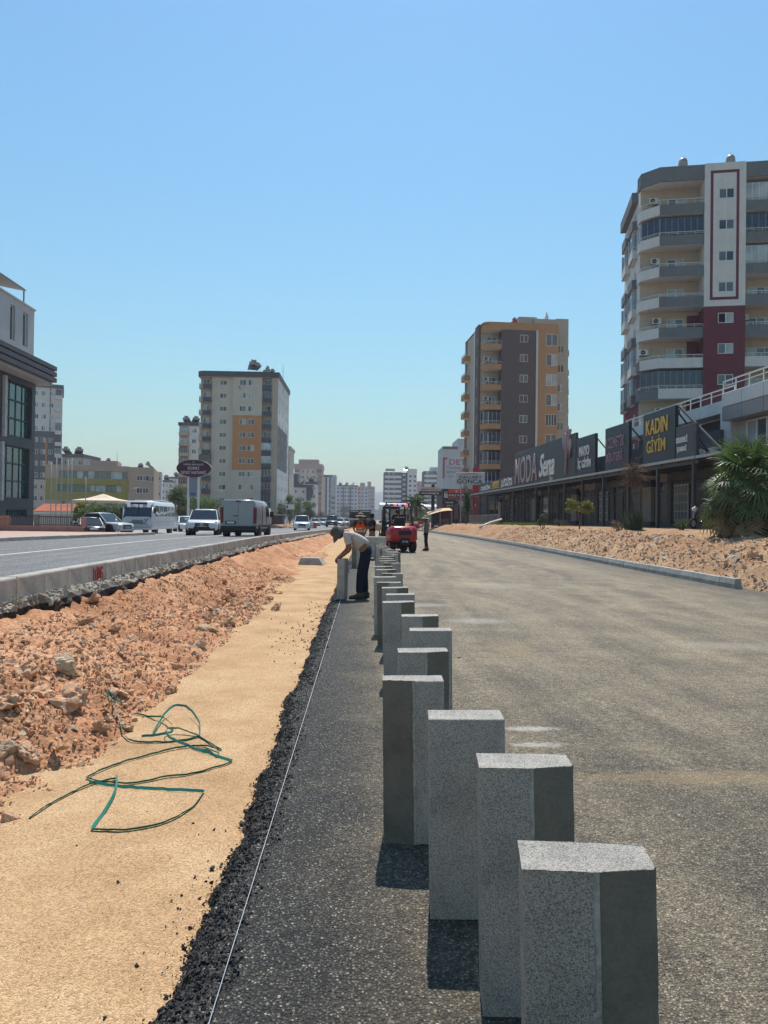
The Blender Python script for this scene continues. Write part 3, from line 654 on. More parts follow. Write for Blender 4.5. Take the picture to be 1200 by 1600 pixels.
# ------------------------------------------------------------------ stones
RK = [rock_mesh('rock', M_rock, rnd.choice([11, 13, 16, 22]), 1, rnd.uniform(.6, .95), rnd.uniform(.42, .8)) for _ in range(12)]
RP = [rock_mesh('rock', M_rockpale, rnd.choice([12, 16]), 1, rnd.uniform(.6, .95), rnd.uniform(.45, .75)) for _ in range(5)]
def rough(me, name, amt=.06):                  # big stones get chipped, uneven faces
    bm = bmesh.new(); bm.from_mesh(me); bmesh.ops.subdivide_edges(bm, edges=bm.edges, cuts=4, use_grid_fill=True)
    s = rnd.uniform(0, 50)
    for v in bm.verts:
        d = v.co.normalized() if v.co.length else Vector((0, 0, 1)); v.co += d * amt * (fbm(v.co.x * 3 + s, v.co.y * 3, v.co.z * 3) + .45 * fbm(v.co.x * 9 + s, v.co.y * 9, v.co.z * 9))
    m2 = bpy.data.meshes.new(name); bm.to_mesh(m2); bm.free()
    for mm in me.materials: m2.materials.append(mm)
    return m2
RKB = [rough(m, 'rock', .17) for m in RK[:7]]; RPB = [rough(m, 'rock', .1) for m in RP[:3]]
def put_rock(me, x, y, s, label, group, zf=trench_z, sink=.18):
    o = link('rock', me, None, (x, y, zf(x, y) + s * (.27 - sink))); o.rotation_euler = (rnd.uniform(-.5, .5), rnd.uniform(-.5, .5), rnd.uniform(0, 6.28)); o.scale = (s, s, s)
    return tag(o, label, 'rock', group)
big = [(104, 1112, .33, RKB[0], 'long orange boulder, biggest of the heap by the straps'), (100, 1080, .26, RPB[0], 'pitted grey-white boulder behind the long orange one'), (66, 1138, .24, RKB[1], 'orange boulder in front of the long boulder'),
       (325, 985, .30, RPB[1], 'pale flat boulder at the sandy foot of the rubble'), (335, 958, .26, RKB[2], 'orange boulder above the pale flat one'), (362, 932, .30, RKB[3], 'brown boulder on top of the middle rock heap'),
       (430, 953, .36, RKB[4], 'orange boulder at the edge of the sand strip'), (146, 938, .2, RKB[5], 'orange stone under the broken crust'), (96, 1030, .17, RKB[6], 'roundish orange stone half way up the slope'), (12, 1170, .13, RPB[2], 'grey stone low beside the straps')]
for px, py, s, me, lab in big:
    p = ground(px, py, .0)
    for _ in range(6): p = ground(px, py, trench_z(p.x, p.y) + s * .1)
    put_rock(me, p.x, p.y, s * 1.2, lab + ' in the trench', None, sink=.16)
def trench_spot():
    while True:
        y = 2.3 + 17 * rnd.random() ** 1.35; x = rnd.uniform(-3.75, -1.72)
        w = 0.5 + 0.9 * math.exp(-((y - 12.4) / 1.7) ** 2 - ((x + 2.2) / .45) ** 2) * 2 + .8 * math.exp(-((y - 5.6) / 1.2) ** 2 - ((x + 2.3) / .5) ** 2) + 0.35 * fbm(x * 1.2, y * .8, 11)
        if rnd.random() < w: return x, y
for k in range(285):
    x, y = trench_spot(); s = min(.32, .075 + .05 * rnd.expovariate(1)) * (1.35 if 10.5 < y < 14.5 and x > -2.8 else 1.0)
    pale = rnd.random() < .16
    sz_ = 'small' if s < .11 else ('fist sized' if s < .16 else 'large'); zn_ = 'beside the green straps' if y < 7.6 else ('in the rock heap half way along the trench' if 10.5 < y < 14.5 else ('high on the rubble slope under the kerb wall' if x < -2.9 else 'low on the rubble slope')); cl_ = 'pale grey' if pale else 'orange'
    put_rock(rnd.choice(RP if pale else RK) if s < .13 else rnd.choice(RPB if pale else RKB), x, y, s, f'{sz_} {cl_} broken stone {zn_}', f'{sz_} {cl_} stones {zn_}')
pl = []
for k in range(23000):
    x, y = trench_spot(); y = y * 1.05
    pl.append((x, y, trench_z(x, y) + .004, min(.085, .014 + .017 * rnd.expovariate(1))))
scatter_mesh('small_stones', RK[:6], pl[:20000], M_rock); scatter_mesh('pale_gravel', RP, pl[20000:], M_rockpale)
pl = [(rnd.uniform(-1.75, -.64), 1.4 + 14 * rnd.random() ** 1.6) for _ in range(6000)]
scatter_mesh('sand_grit', RK[:4], [(x, y, sand_z(x, y) + .001, rnd.uniform(.003, .008)) for x, y in pl], M_rockpale)

# black crumbs of the asphalt edge
CR = [rock_mesh('asphalt_crumb', M_crumb, rnd.choice([8, 10, 12]), 1, rnd.uniform(.7, 1), rnd.uniform(.6, .95)) for _ in range(6)]
pl = []
for k in range(26000):
    y = 1.3 + 25 * rnd.random() ** 2.1; e = road_edge(y); t = rnd.gauss(-0.02, .032) if k % 3 else rnd.uniform(-.03, .13); x = e + t
    z = -0.078 if t < -.06 else interp(t, [(-.06, -.06), (-.02, -.012), (.03, .0)])
    pl.append((x, y, z + .002, min(.034, .006 + .006 * rnd.expovariate(1)) * (1 if y < 9 else 1.35)))
scatter_mesh('edge_crumbs', CR, pl, M_crumb)
spots = [(332, 1358, .032), (370, 1386, .028), (312, 1403, .018), (318, 1412, .02), (298, 1448, .02), (286, 1475, .016), (288, 1481, .022), (214, 1507, .018), (260, 1555, .022), (164, 1587, .017), (185, 1377, .02), (310, 1304, .014), (334, 1296, .022), (352, 1298, .018), (362, 1328, .018), (120, 1317, .014),
         (390, 1225, .014), (302, 1286, .014), (230, 1268, .01), (440, 1100, .014), (304, 1371, .02), (278, 1420, .012), (268, 1408, .012), (284, 1400, .013), (330, 1378, .02), (322, 1377, .015), (335, 1390, .014)]
cl = 'black asphalt crumb lying loose on the bare sand strip'; cg = 'loose asphalt crumbs on the sand'
for px, py, s in spots:
    p = sp(px, py); o = link('asphalt_crumb', rnd.choice(CR), None, (p.x, p.y, sand_z(p.x, p.y) + s * .25)); o.scale = (s * 1.15,) * 3; o.rotation_euler = (rnd.random(), rnd.random(), rnd.random() * 6); tag(o, cl, 'asphalt crumb', cg)
for k in range(230):
    if k < 70: y = rnd.gauss(2.9, .3); x = road_edge(y) - .06 - abs(rnd.gauss(0, .09)); s = rnd.uniform(.005, .012)
    else: y = rnd.choice([9.2, 10.6, 11.3, 13.2]) + rnd.gauss(0, .8); x = road_edge(y) - .05 - abs(rnd.gauss(0, .28)); s = rnd.uniform(.014, .036)
    if x < -1.7: continue
    o = link('asphalt_crumb', rnd.choice(CR), None, (x, y, sand_z(x, y) + s * .25)); o.scale = (s,) * 3; o.rotation_euler = (rnd.random(), rnd.random(), rnd.random() * 6); tag(o, cl, 'asphalt crumb', cg)

for k, (px, py, s) in enumerate(((718, 1028, .05), (790, 1112, .022), (722, 1104, .03), (668, 1010, .03), (960, 1300, .012), (1080, 1180, .014), (905, 1060, .016), (760, 990, .02), (1130, 1420, .010), (1090, 1500, .009), (640, 1450, .010), (480, 1480, .012))):
    p = ground(px, py, 0); o = link('asphalt_crumb', rnd.choice(CR), None, (p.x, p.y, s * .12)); o.scale = (s * 1.5, s, s * .5); o.rotation_euler = (0, 0, rnd.random() * 6); tag(o, 'dark scrap of asphalt lying flat on the dusty new carriageway', 'asphalt crumb', 'dark scraps on the new carriageway')
# concrete footing lying in the trench
b = MB(); b.loft([[(-.45, -.4, 0), (.45, -.4, 0), (.45, .4, 0), (-.45, .4, 0)], [(-.36, -.3, .26), (.26, -.3, .26), (.26, .3, .26), (-.36, .3, .26)]], mat('pale_cast_concrete', (0.34, 0.30, 0.25), .9, .15, 5, .3), False)
tag(b.build('concrete_footing', None, (-1.82, 25.5, -.10), R(-6), .02), 'pale tapered concrete footing sitting in the trench beyond the rubble', 'concrete footing')

# broken paving and soil lumps on the right-hand bank
PV = [rock_mesh('paving_chunk', M_rubble, 10, 1, rnd.uniform(.5, .9), rnd.uniform(.16, .34)) for _ in range(7)]
n_put = 0
while n_put < 290:
    y = 16 + 24 * rnd.random() ** 1.4; u = rnd.uniform(.25, 2.2)
    if rnd.random() > .45 + fbm(y * .5, u * 1.3, 3) * 1.2: continue
    x = (kerb_x(y) if y > 17 else 8.6) + u; s = min(.42, .09 + .08 * rnd.expovariate(1))
    o = link('paving_chunk', rnd.choice(PV), None, (x, y, bank_z(x, y) + s * .07)); o.scale = (s,) * 3; o.rotation_euler = (rnd.gauss(0, .5), rnd.gauss(0, .5), rnd.random() * 6); n_put += 1
    zb_ = ('large' if s > .2 else 'small') + ' slab of grey paving on the ' + ('near end' if y < 22 else ('middle' if y < 30 else 'far part')) + (' of the dirt bank by the kerb' if u < 1.0 else ' of the dirt bank, high up'); tag(o, zb_, 'rubble', zb_.replace('slab', 'slabs'))
pl = []
for k in range(9000):
    y = 14 + 40 * rnd.random() ** 1.4; u = rnd.uniform(.15, 2.6); x = (kerb_x(y) if y > 17 else 8.6) + u; pl.append((x, y, bank_z(x, y), min(.2, .035 + .04 * rnd.expovariate(1))))
scatter_mesh('bank_rubble', PV + RK[:3], pl[:5200], M_rubble); scatter_mesh('bank_clods', RK, pl[5200:], M_rock)
for px, py, s in ((1182, 903, .55), (1168, 912, .42), (1196, 915, .5), (1150, 896, .3)):
    p = ground(px, py, .15); put_rock(rnd.choice(RKB), p.x, p.y, s, {1182: 'orange boulder past the near end of the new kerb, biggest of four', 1168: 'orange boulder touching the end of the new kerb', 1196: 'pale orange boulder cut by the edge of the picture', 1150: 'small orange boulder just behind the last kerb piece'}[px], 'boulders at the end of the new kerb', bank_z)
# ------------------------------------------------------------------ buildings
W_FR = mat('white_window_frame', (0.72, 0.72, 0.70), 0.5, 0.06, 4)
G_DK = glass_mat('dark_window_glass', (0.025, 0.035, 0.045)); G_MD = glass_mat('grey_window_glass', (0.09, 0.115, 0.13)); G_CU = glass_mat('curtained_glass', (0.36, 0.38, 0.38), 0.12)
G_NV = glass_mat('navy_tinted_glass', (0.012, 0.022, 0.045), 0.08); G_TL = glass_mat('teal_curtain_glass', (0.015, 0.085, 0.085), 0.05, 1.0); G_BL = glass_mat('pale_blue_glass', (0.30, 0.38, 0.44), 0.1)
HOLE = mat('dark_open_sash', (0.012, 0.012, 0.013), 0.8)
METAL = mat('white_rail_metal', (0.62, 0.62, 0.60), 0.4, 0.05); DKM = mat('dark_steel', (0.045, 0.048, 0.055), 0.45, 0.15); GRM = mat('grey_metal', (0.30, 0.31, 0.32), 0.4, 0.1)
_wc = {}
def win_mesh(w, h, panes, frame=W_FR, t=0.07):
    """window standing in its opening: frame, mullions, panes a little behind (local x along, z up, -y outward)"""
    key = (round(w, 2), round(h, 2), tuple(p.name for p in panes), frame.name)
    if key in _wc: return _wc[key]
    b = MB(); n = len(panes); d = 0.05
    b.box(0, t, -d, 0.03, 0, h, frame); b.box(w - t, w, -d, 0.03, 0, h, frame); b.box(t, w - t, -d, 0.03, 0, t, frame); b.box(t, w - t, -d, 0.03, h - t, h, frame)
    pw = (w - 2 * t) / n
    for k in range(n):
        x = t + k * pw
        if k: b.box(x - t / 2, x + t / 2, -d - .004, 0.028, t, h - t, frame)
        b.box(x + (t / 2 if k else 0), x + pw - (t / 2 if k < n - 1 else 0), -0.006, 0.02, t, h - t, panes[k])
    _wc[key] = b.mesh('window'); return _wc[key]
class Bld:
    def __init__(s, name, label, loc, rz=0.0, cat='building', group=None):
        s.t = thing(name, label, cat, loc, rz, group); s.w = MB()
    def side(s, p0, p1, z0, z1, m, ops=(), zones=(), depth=0.14):
        """wall from p0 to p1 (outside to the right-hand viewer: left to right as seen from outside) with real openings"""
        p0, p1 = Vector((*p0, 0)), Vector((*p1, 0)); d = p1 - p0; L = d.length; d.normalize(); nrm = Vector((d.y, -d.x, 0)); ang = math.atan2(d.y, d.x)
        us = {0.0, L}; zs = {z0, z1}
        for o in ops: us |= {o[0], o[0] + o[2]}; zs |= {o[1], o[1] + o[3]}
        for q in zones: us |= {max(0, q[0]), min(L, q[1])}; zs |= {max(z0, q[2]), min(z1, q[3])}
        def uniq(v):
            v = sorted(v); out = [v[0]]
            for x in v[1:]:
                if x - out[-1] > 1e-4: out.append(x)
            return out
        us, zs = uniq(us), uniq(zs)
        P = lambda u, z, b=0.0: p0 + d * u - nrm * b + Vector((0, 0, z))
        for i in range(len(us) - 1):
            for j in range(len(zs) - 1):
                u, z = (us[i] + us[i + 1]) / 2, (zs[j] + zs[j + 1]) / 2
                if any(o[0] < u < o[0] + o[2] and o[1] < z < o[1] + o[3] for o in ops): continue
                mm = m
                for q in zones:
                    if q[0] < u < q[1] and q[2] < z < q[3]: mm = q[4]
                s.w.quad(P(us[i], zs[j]), P(us[i + 1], zs[j]), P(us[i + 1], zs[j + 1]), P(us[i], zs[j + 1]), mm)
        for o in ops:
            u, z, w, h = o[:4]; kind = o[4] if len(o) > 4 else None
            mm = m
            for q in zones:
                if q[0] < u + w / 2 < q[1] and q[2] < z + h / 2 < q[3]: mm = q[4]
            for a, b in (((u, z), (u + w, z)), ((u + w, z), (u + w, z + h)), ((u + w, z + h), (u, z + h)), ((u, z + h), (u, z))):
                s.w.quad(P(*a), P(*b), P(*b, depth), P(*a, depth), mm)
            if kind is None:
                s.w.quad(P(u, z, depth), P(u + w, z, depth), P(u + w, z + h, depth), P(u, z + h, depth), HOLE); continue
            if isinstance(kind, str): kind = WSTY[kind]
            panes, fr = kind(), W_FR
            if isinstance(panes, tuple) and isinstance(panes[0], list): panes, fr = panes
            s.part(win_mesh(w, h, panes, fr), 'window', P(u, z, depth - 0.04), ang)
        return s
    def part(s, me, name, loc, ang=0.0, parent=None): return link(name, me, parent or s.t, loc, ang)
    def poly(s, pts, z, m): s.w.add([(p[0], p[1], z) for p in pts], [tuple(range(len(pts)))], m)
    def block(s, x0, x1, y0, y1, z0, z1, m): s.w.box(x0, x1, y0, y1, z0, z1, m)
    def body(s, x0, x1, y0, y1, z0, z1, m, roof, front=(), left=(), right=(), fz=(), lz=(), rz=()):
        s.side((x0, y0), (x1, y0), z0, z1, m, front, fz); s.side((x0, y1), (x0, y0), z0, z1, m, left, lz); s.side((x1, y0), (x1, y1), z0, z1, m, right, rz)
        s.side((x1, y1), (x0, y1), z0, z1, m); s.poly([(x0, y0), (x1, y0), (x1, y1), (x0, y1)], z1 - 0.05, roof)
    def done(s): return s.w.build('wall', s.t, recalc=False)
    def balcony(s, path, close, z, ph, ms, rail=0.35, glass=None, soffit=None, slab=0.18, th=0.1, gh=1.75, railm=METAL, name='balcony'):
        """slab, parapet along path, rail on top or glazing above; path in building coordinates, left to right"""
        b = MB(); soffit = soffit or ms[0]; pts = list(path) + list(close)
        n = len(pts); lo = [(p[0], p[1], z) for p in pts]; hi = [(p[0], p[1], z + slab) for p in pts]
        b.add(lo, [tuple(range(n))], soffit); b.add(hi, [tuple(range(n))], soffit)
        rl = MB(); gl = MB()
        for k in range(len(path) - 1):
            a, c = Vector((*path[k], 0)), Vector((*path[k + 1], 0)); m = ms[min(k, len(ms) - 1)]
            d = (c - a).normalized(); nr = Vector((d.y, -d.x, 0)); L = (c - a).length
            b.obox((a + c) / 2 - nr * th / 2 + Vector((0, 0, z + ph / 2)), d * (L / 2 + .004), nr * th / 2, Vector((0, 0, ph / 2)), m)
            if rail:
                up = Vector((0, 0, z + ph + rail)); o = -nr * th / 2
                rl.bar(a + o + up, c + o + up, 0.05, 0.05, railm); rl.bar(a + o + up * 1 - Vector((0, 0, rail * .5)), c + o + up - Vector((0, 0, rail * .5)), 0.025, 0.025, railm)
                k2 = max(1, int(L / 0.75))
                for i in range(k2 + 1):
                    p = a + (c - a) * (i / k2) + o + Vector((0, 0, z + ph)); rl.bar(p, p + Vector((0, 0, rail)), 0.035, 0.035, railm)
            if glass:
                gm_, fm = glass; o = -nr * (th + .06); z0 = z + ph
                gl.obox((a + c) / 2 + o + Vector((0, 0, z0 + gh / 2)), d * (L / 2 - .02), nr * 0.01, Vector((0, 0, gh / 2)), gm_)
                k2 = max(1, round(L / 0.62))
                for i in range(k2 + 1):
                    p = a + (c - a) * (i / k2) + o + nr * .012; gl.bar(p + Vector((0, 0, z0)), p + Vector((0, 0, z0 + gh)), 0.035, 0.03, fm, (nr.x, nr.y, 0))
        o = b.build(name, s.t)
        if rail: rl.build('railing', o)
        if glass: gl.build('glazing', o)
        return o
    def ac(s, p, ang=0.0, parent=None):
        if 'ac' not in _wc:
            b = MB(); wm = mat('ac_white', (0.62, 0.61, 0.58), 0.5, 0.08); b.box(-.42, .42, -.16, .16, 0, .58, wm)
            b.lathe([(0, -.165), (.22, -.165), (.23, -.175), (.25, -.175), (.25, -.15)], HOLE, (-.1, 0, .29), 16, False, (0, 1, 0)); b.lathe([(.05, .0), (.05, .015), (0, .02)], wm, (-.1, -.168, .29), 8, False, (0, -1, 0))
            for a in range(4): b.bar((-.1, -.18, .29), (-.1 + .24 * math.cos(a * .785 * 2), -.18, .29 + .24 * math.sin(a * .785 * 2)), .012, .012, wm, (0, 1, 0))
            b.box(-.44, .44, -.1, .1, -.06, 0, DKM); _wc['ac'] = b.mesh('air_conditioner', .006)
        return s.part(_wc['ac'], 'air_conditioner', p, ang)
    def heater(s, p, ang=0.0, red=False, sc=1.0):
        k = 'heat' + str(red)
        if k not in _wc:
            b = MB(); tk = mat('red_boiler', (0.4, 0.04, 0.03), .4) if red else mat('dull_boiler', (0.30, 0.28, 0.27), .4, .2)
            b.cyl((-.9, .7, 1.35), (.9, .7, 1.35), .33, tk, 14); b.cyl((-.5, .7, 1.9), (.5, .7, 1.9), .22, tk, 12)
            b.add([(-1, -.8, .25), (1, -.8, .25), (1, .5, 1.1), (-1, .5, 1.1), (-1, -.78, .16), (1, -.78, .16), (1, .54, 1.02), (-1, .54, 1.02)], [(0, 1, 2, 3), (4, 7, 6, 5), (0, 4, 5, 1), (1, 5, 6, 2), (2, 6, 7, 3), (3, 7, 4, 0)], G_NV)
            for x in (-.85, .85): b.bar((x, .7, 0), (x, .7, 1.2), .05, .05, GRM); b.bar((x, -.75, 0), (x, -.75, .2), .05, .05, GRM); b.bar((x, -.75, .05), (x, .7, .05), .04, .04, GRM)
            b.cyl((-.5, .7, 1.6), (-.5, .7, 1.9), .05, GRM, 6); _wc[k] = b.mesh('solar_water_heater')
        o = s.part(_wc[k], 'solar_water_heater', p, ang); o.scale = (sc,) * 3; return o
pick = rnd.choice
WSTY = {'2': lambda: [pick((G_DK, G_MD, G_CU, G_MD)), pick((G_DK, G_MD, G_CU, G_CU))], '2c': lambda: [pick((G_CU, G_CU, G_MD)), pick((G_CU, G_MD))], '2d': lambda: [pick((G_DK, G_MD)), pick((G_DK, HOLE, G_MD))],
        '3': lambda: [pick((G_MD, G_CU, G_DK)) for _ in range(3)], '4n': lambda: [G_NV] * 4, '1': lambda: [pick((G_DK, G_MD))], 'open': lambda: [HOLE, G_CU], '6': lambda: [pick((G_BL, G_MD, G_TL)) for _ in range(6)]}
def roof_z(px, py, Y): return PZ(px, py, Y)

GREYP = mat('grey_parapet_paint', (0.165, 0.172, 0.18), 0.85, 0.08, 1.2, streak=.25); PEACH = mat('peach_render', (0.47, 0.385, 0.315), 0.9, 0.06, 1, streak=.2); OFFW = mat('off_white_render', (0.63, 0.61, 0.585), 0.88, 0.05, 1, streak=.25)
WINE = mat('wine_red_render', (0.155, 0.042, 0.055), 0.88, 0.08, 1, streak=.2); ROOFM = mat('roof_membrane', (0.25, 0.24, 0.23), 0.9, 0.2, 2)

# --- tall tower at the right, 70 m away
def tower_right():
    Y = 70.0; p = at(1097, 811, Y)
    B = Bld('apartment_tower', 'tall grey apartment tower with white and wine red central strip behind the shops', (p.x, Y, 1.2), R(-11))
    zf = [PZ(1090, py, Y) - 1.2 for py in (331.4, 379.8, 429, 477.2, 525.6, 573.4, 621.6)]; st = zf[0] - zf[1]
    zf += [zf[-1] - st, zf[-1] - 2 * st]; top0 = PZ(1095, 279, Y) - 1.2; top1 = PZ(1100, 255.5, Y) - 1.2; Wp = 3.72
    # central strip
    ops = []
    for k in range(9):
        z = zf[k] + 1.25; ops.append((1.28, z, 1.42, 1.0, '2' if k != 4 else 'open'))
    zones = [(0, Wp, 0, zf[3] - 0.1, WINE)]
    for a in ((.52, 3.12, top1 - 1.0, top1 - .72), (.52, 3.12, zf[3] + .5, zf[3] + .78), (.52, .78, zf[3] + .5, top1 - .72), (2.86, 3.12, zf[3] + .5, top1 - .72)): zones.append((*a, WINE))
    B.side((0, 0), (Wp, 0), 0, top1, OFFW, ops, zones)
    B.side((0, 2.0), (0, 0), 0, top1, OFFW, (), [(0, 2, 0, zf[3] - .1, WINE)]); B.side((Wp, 0), (Wp, 2.0), 0, top1, OFFW, (), [(0, 2, 0, zf[3] - .1, WINE)])
    B.block(0, Wp, 1.96, 2.3, top0, top1, OFFW)
    # recessed back walls of the balconies
    lo = [(2.6, zf[k] + .2, 1.6, 2.1, '2c') for k in range(9)]; B.side((-5.6, 2.0), (0, 2.0), 0, top1 - .3, PEACH, lo, [(4.5, 5.6, 0, zf[3] - .4, WINE)])
    ro = [(.8, zf[k] + .2, 2.4, 2.0, '3') for k in range(9)]; B.side((Wp, 2.0), (13.5, 2.0), 0, top1 - .3, PEACH, ro)
    B.side((-5.6, 12), (-5.6, 2.0), 0, top1 - .3, OFFW, [(u, zf[k] + 1, 1.3, 1.1, '2') for k in range(9) for u in (2, 6.5)], [(0, 10, 0, zf[5], WINE)])
    B.side((13.5, 2), (13.5, 12), 0, top1 - .3, PEACH); B.side((13.5, 12), (-5.6, 12), 0, top1 - .3, PEACH)
    B.poly([(-5.6, 2), (13.5, 2), (13.5, 12), (-5.6, 12)], top1 - .32, ROOFM)
    pl = [(-5.8, 2.6), (-5.66, 1.35), (-4.1, 0.12), (-0.01, 0.12)]; cl = [(-0.01, 1.99), (-5.58, 1.99)]
    pr = [(Wp + .01, 0.12), (13.5, 0.12)]; cr = [(13.5, 1.99), (Wp + .01, 1.99)]
    for k in range(8):
        gl = (G_NV, GRM) if k in (1, 6) else None; up = k < 5
        B.balcony(pl, cl, zf[k], .98, [OFFW if up else GREYP, OFFW if k != 6 else GREYP, GREYP if up else OFFW], .5 if k == 0 else .3, gl, OFFW)
        gr = (G_CU, W_FR) if k in (0, 2) else ((G_NV, GRM) if k == 1 else None)
        B.balcony(pr, cr, zf[k], .98, [GREYP if up else OFFW], .32, gr, OFFW)
        if k in (0, 2, 4, 7): B.ac((-4.4 + (.1 * k), 1.72, zf[k] + 1.75))
        if k == 5: B.ac((-5.2, 1.72, zf[k] + 1.6))
        if k in (4,): B.ac((Wp + .4, 1.8, zf[k] + 1.9))
    # roof edge band follows the balconies
    B.balcony(pl, cl, top0, top1 - top0 - .02, [GREYP], 0, None, OFFW, name='roof_edge'); B.balcony(pr, cr, top0, top1 - top0 - .02, [GREYP], 0, None, OFFW, name='roof_edge')
    # bays on the side wall
    for k in range(8):
        z = zf[k]
        for y0 in (3.6, 8.2): B.balcony([(-5.61, y0 + 2.6), (-6.1, y0 + 2.6), (-6.1, y0), (-5.61, y0)], [], z, .9, [OFFW if k % 2 else GREYP], .3, (G_BL, W_FR) if k in (1, 3, 5, 6) else None, OFFW)
    B.block(-6.2, -5.62, 3.4, 11.4, top0 - .6, top0 + .5, GREYP)
    for x in (-1.7, 2.7):
        b = MB(); dm = mat('water_tank', (0.30, 0.27, 0.26), .5, .2); b.lathe([(0, 1.35), (.3, 1.3), (.42, 1.05), (.45, .7), (.42, .35), (.3, .1), (.3, 0)], dm, (x, 1.5, top1), 16); b.cyl((x, 1.5, top1 + 1.3), (x, 1.5, top1 + 1.6), .03, GRM, 6); b.build('water_tank', B.t)
    B.done()
tower_right()

# --- brown and orange block in the middle right, 108 m away
def brown_block():
    Y = 108.0; p = at(781, 811, Y); s = 1155 / Y
    ORG = mat('orange_render', (0.46, 0.25, 0.125), .88, .06, 1, streak=.2); BRN = mat('brown_render', (0.125, 0.098, 0.094), .9, .07, 1); BEI = mat('beige_render', (0.44, 0.385, 0.32), .9, .06, 1, streak=.3); WHS = mat('white_strip', (0.6, 0.58, 0.54), .8, .05)
    B = Bld('apartment_block', 'brown apartment block with orange balconies and orange window strip, left of the wine red tower', (p.x, Y, .9), R(4))
    z = lambda py: PZ(780, py, Y) - .9
    fz = [z(470 + y / 5) for y in (375, 535, 695, 850, 1000, 1165, 1315)]; fz.append(fz[-1] - 3.0); fz.append(fz[-1] - 3.0)   # balcony bottoms
    zt = z(503); zb = z(514.5); wb = 5.35; wo = 8.55
    B.side((0, 0), (wb - .18, 0), 0, zb, BRN, [(2.75, z(470 + y / 5), 1.22, 1.1, '2') for y in (317, 470, 630, 788, 948, 1107)])
    B.side((wb - .18, -.14), (wb + .1, -.14), 0, zb, WHS); B.side((wb - .18, 0), (wb - .18, -.14), 0, zb, WHS); B.side((wb + .1, -.14), (wb + .1, 0), 0, zb, WHS)
    B.side((wb + .1, 0), (wo, 0), 0, zt - .25, ORG, [(1.25, z(470 + y / 5), 1.75, 1.75, ('2c' if i != 4 else '4n')) for i, y in enumerate((338, 495, 652, 810, 968, 1125, 1280, 1438))])
    B.side((wo, 0), (wo, 1.4), 0, zt - .25, ORG); B.side((wo, 1.4), (wo + 2.0, 1.4), 0, zt + 1.2, BEI, [(.35, z(470 + y / 5), 1.0, 1.2, '2') for y in (375, 530, 685, 838, 990, 1145, 1300)])
    B.side((wo + 2, 1.4), (wo + 2, 12), 0, zt + 1.2, BEI); B.side((wo + 2, 12), (-3, 12), 0, zt - .2, BEI)
    B.block(0.01, wo, .02, .5, zb, zt, ORG); B.block(5.6, wo + 2, 2.2, 11.9, zt - .5, zt + 1.3, BEI); B.block(3.4, 6.2, 3.2, 9, zt - .5, zt + 1.8, BEI)
    B.poly([(-3, 0), (wo, 0), (wo, 12), (-3, 12)], zt - .3, ROOFM)
    B.side((0, 1.9), (0, 0), 0, zb, BRN); B.side((-2.7, 1.9), (0, 1.9), 0, zt - .2, BEI, [(.9, f + .2, 1.5, 2.0, '2') for f in fz[:8]])
    for k, f in enumerate(fz):
        gl = (G_NV, W_FR) if 4 <= k <= 7 else None
        B.balcony([(-2.75, 1.9), (-2.6, .45), (-1.9, .02), (-.02, .02)], [(-.02, 1.89)], f, .78, [ORG], .42, gl, OFFW)
        if k in (1, 2, 3): B.ac((-1.9, 1.6, f + 1.55))
    B.balcony([(-2.75, 2.2), (-2.6, .45), (-1.9, .02), (-.02, .02)], [(-.02, 2)], zb - .2, zt - zb + .2, [ORG], 0, None, OFFW, name='roof_edge')
    # side wall running back
    B.side((-3.0, 10), (-3.0, 5.3), 0, zt - .6, BEI, [(1.6, f + 1, 1.0, 1.2, '2') for f in fz[:8]]); B.side((-3.0, 5.3), (-3.0, 4.6), 0, zt - .4, WHS); B.side((-3.0, 4.6), (-3.0, 1.9), 0, zt + .1, BRN, [(1.0, f + 1, .6, 1.2, '1') for f in fz[:8]])
    B.side((-3.0, 1.9), (-2.7, 1.9), 0, zt, BRN)
    for f in fz: B.balcony([(-3.01, 10.5), (-3.9, 10.5), (-3.9, 8.2), (-3.01, 8.2)], [], f - .2, .8, [ORG], .3, None, OFFW); B.balcony([(wo + 2.01, 3.6), (wo + 2.9, 3.6), (wo + 2.9, 6), (wo + 2.01, 6)], [], f + .1, .9, [ORG], 0, (G_DK, W_FR) if f in fz[2:6] else None, OFFW)
    B.heater((2.9, 2.2, zt - .3), R(95), True, .75); b = MB(); b.cyl((7.6, 2.8, zt + 1.2), (7.6, 2.8, zt + 2.0), .3, METAL, 10); b.cyl((7.6, 2.8, zt + 2.0), (7.6, 2.8, zt + 2.5), .12, METAL, 8); b.build('chimney', B.t)
    B.done()
brown_block()

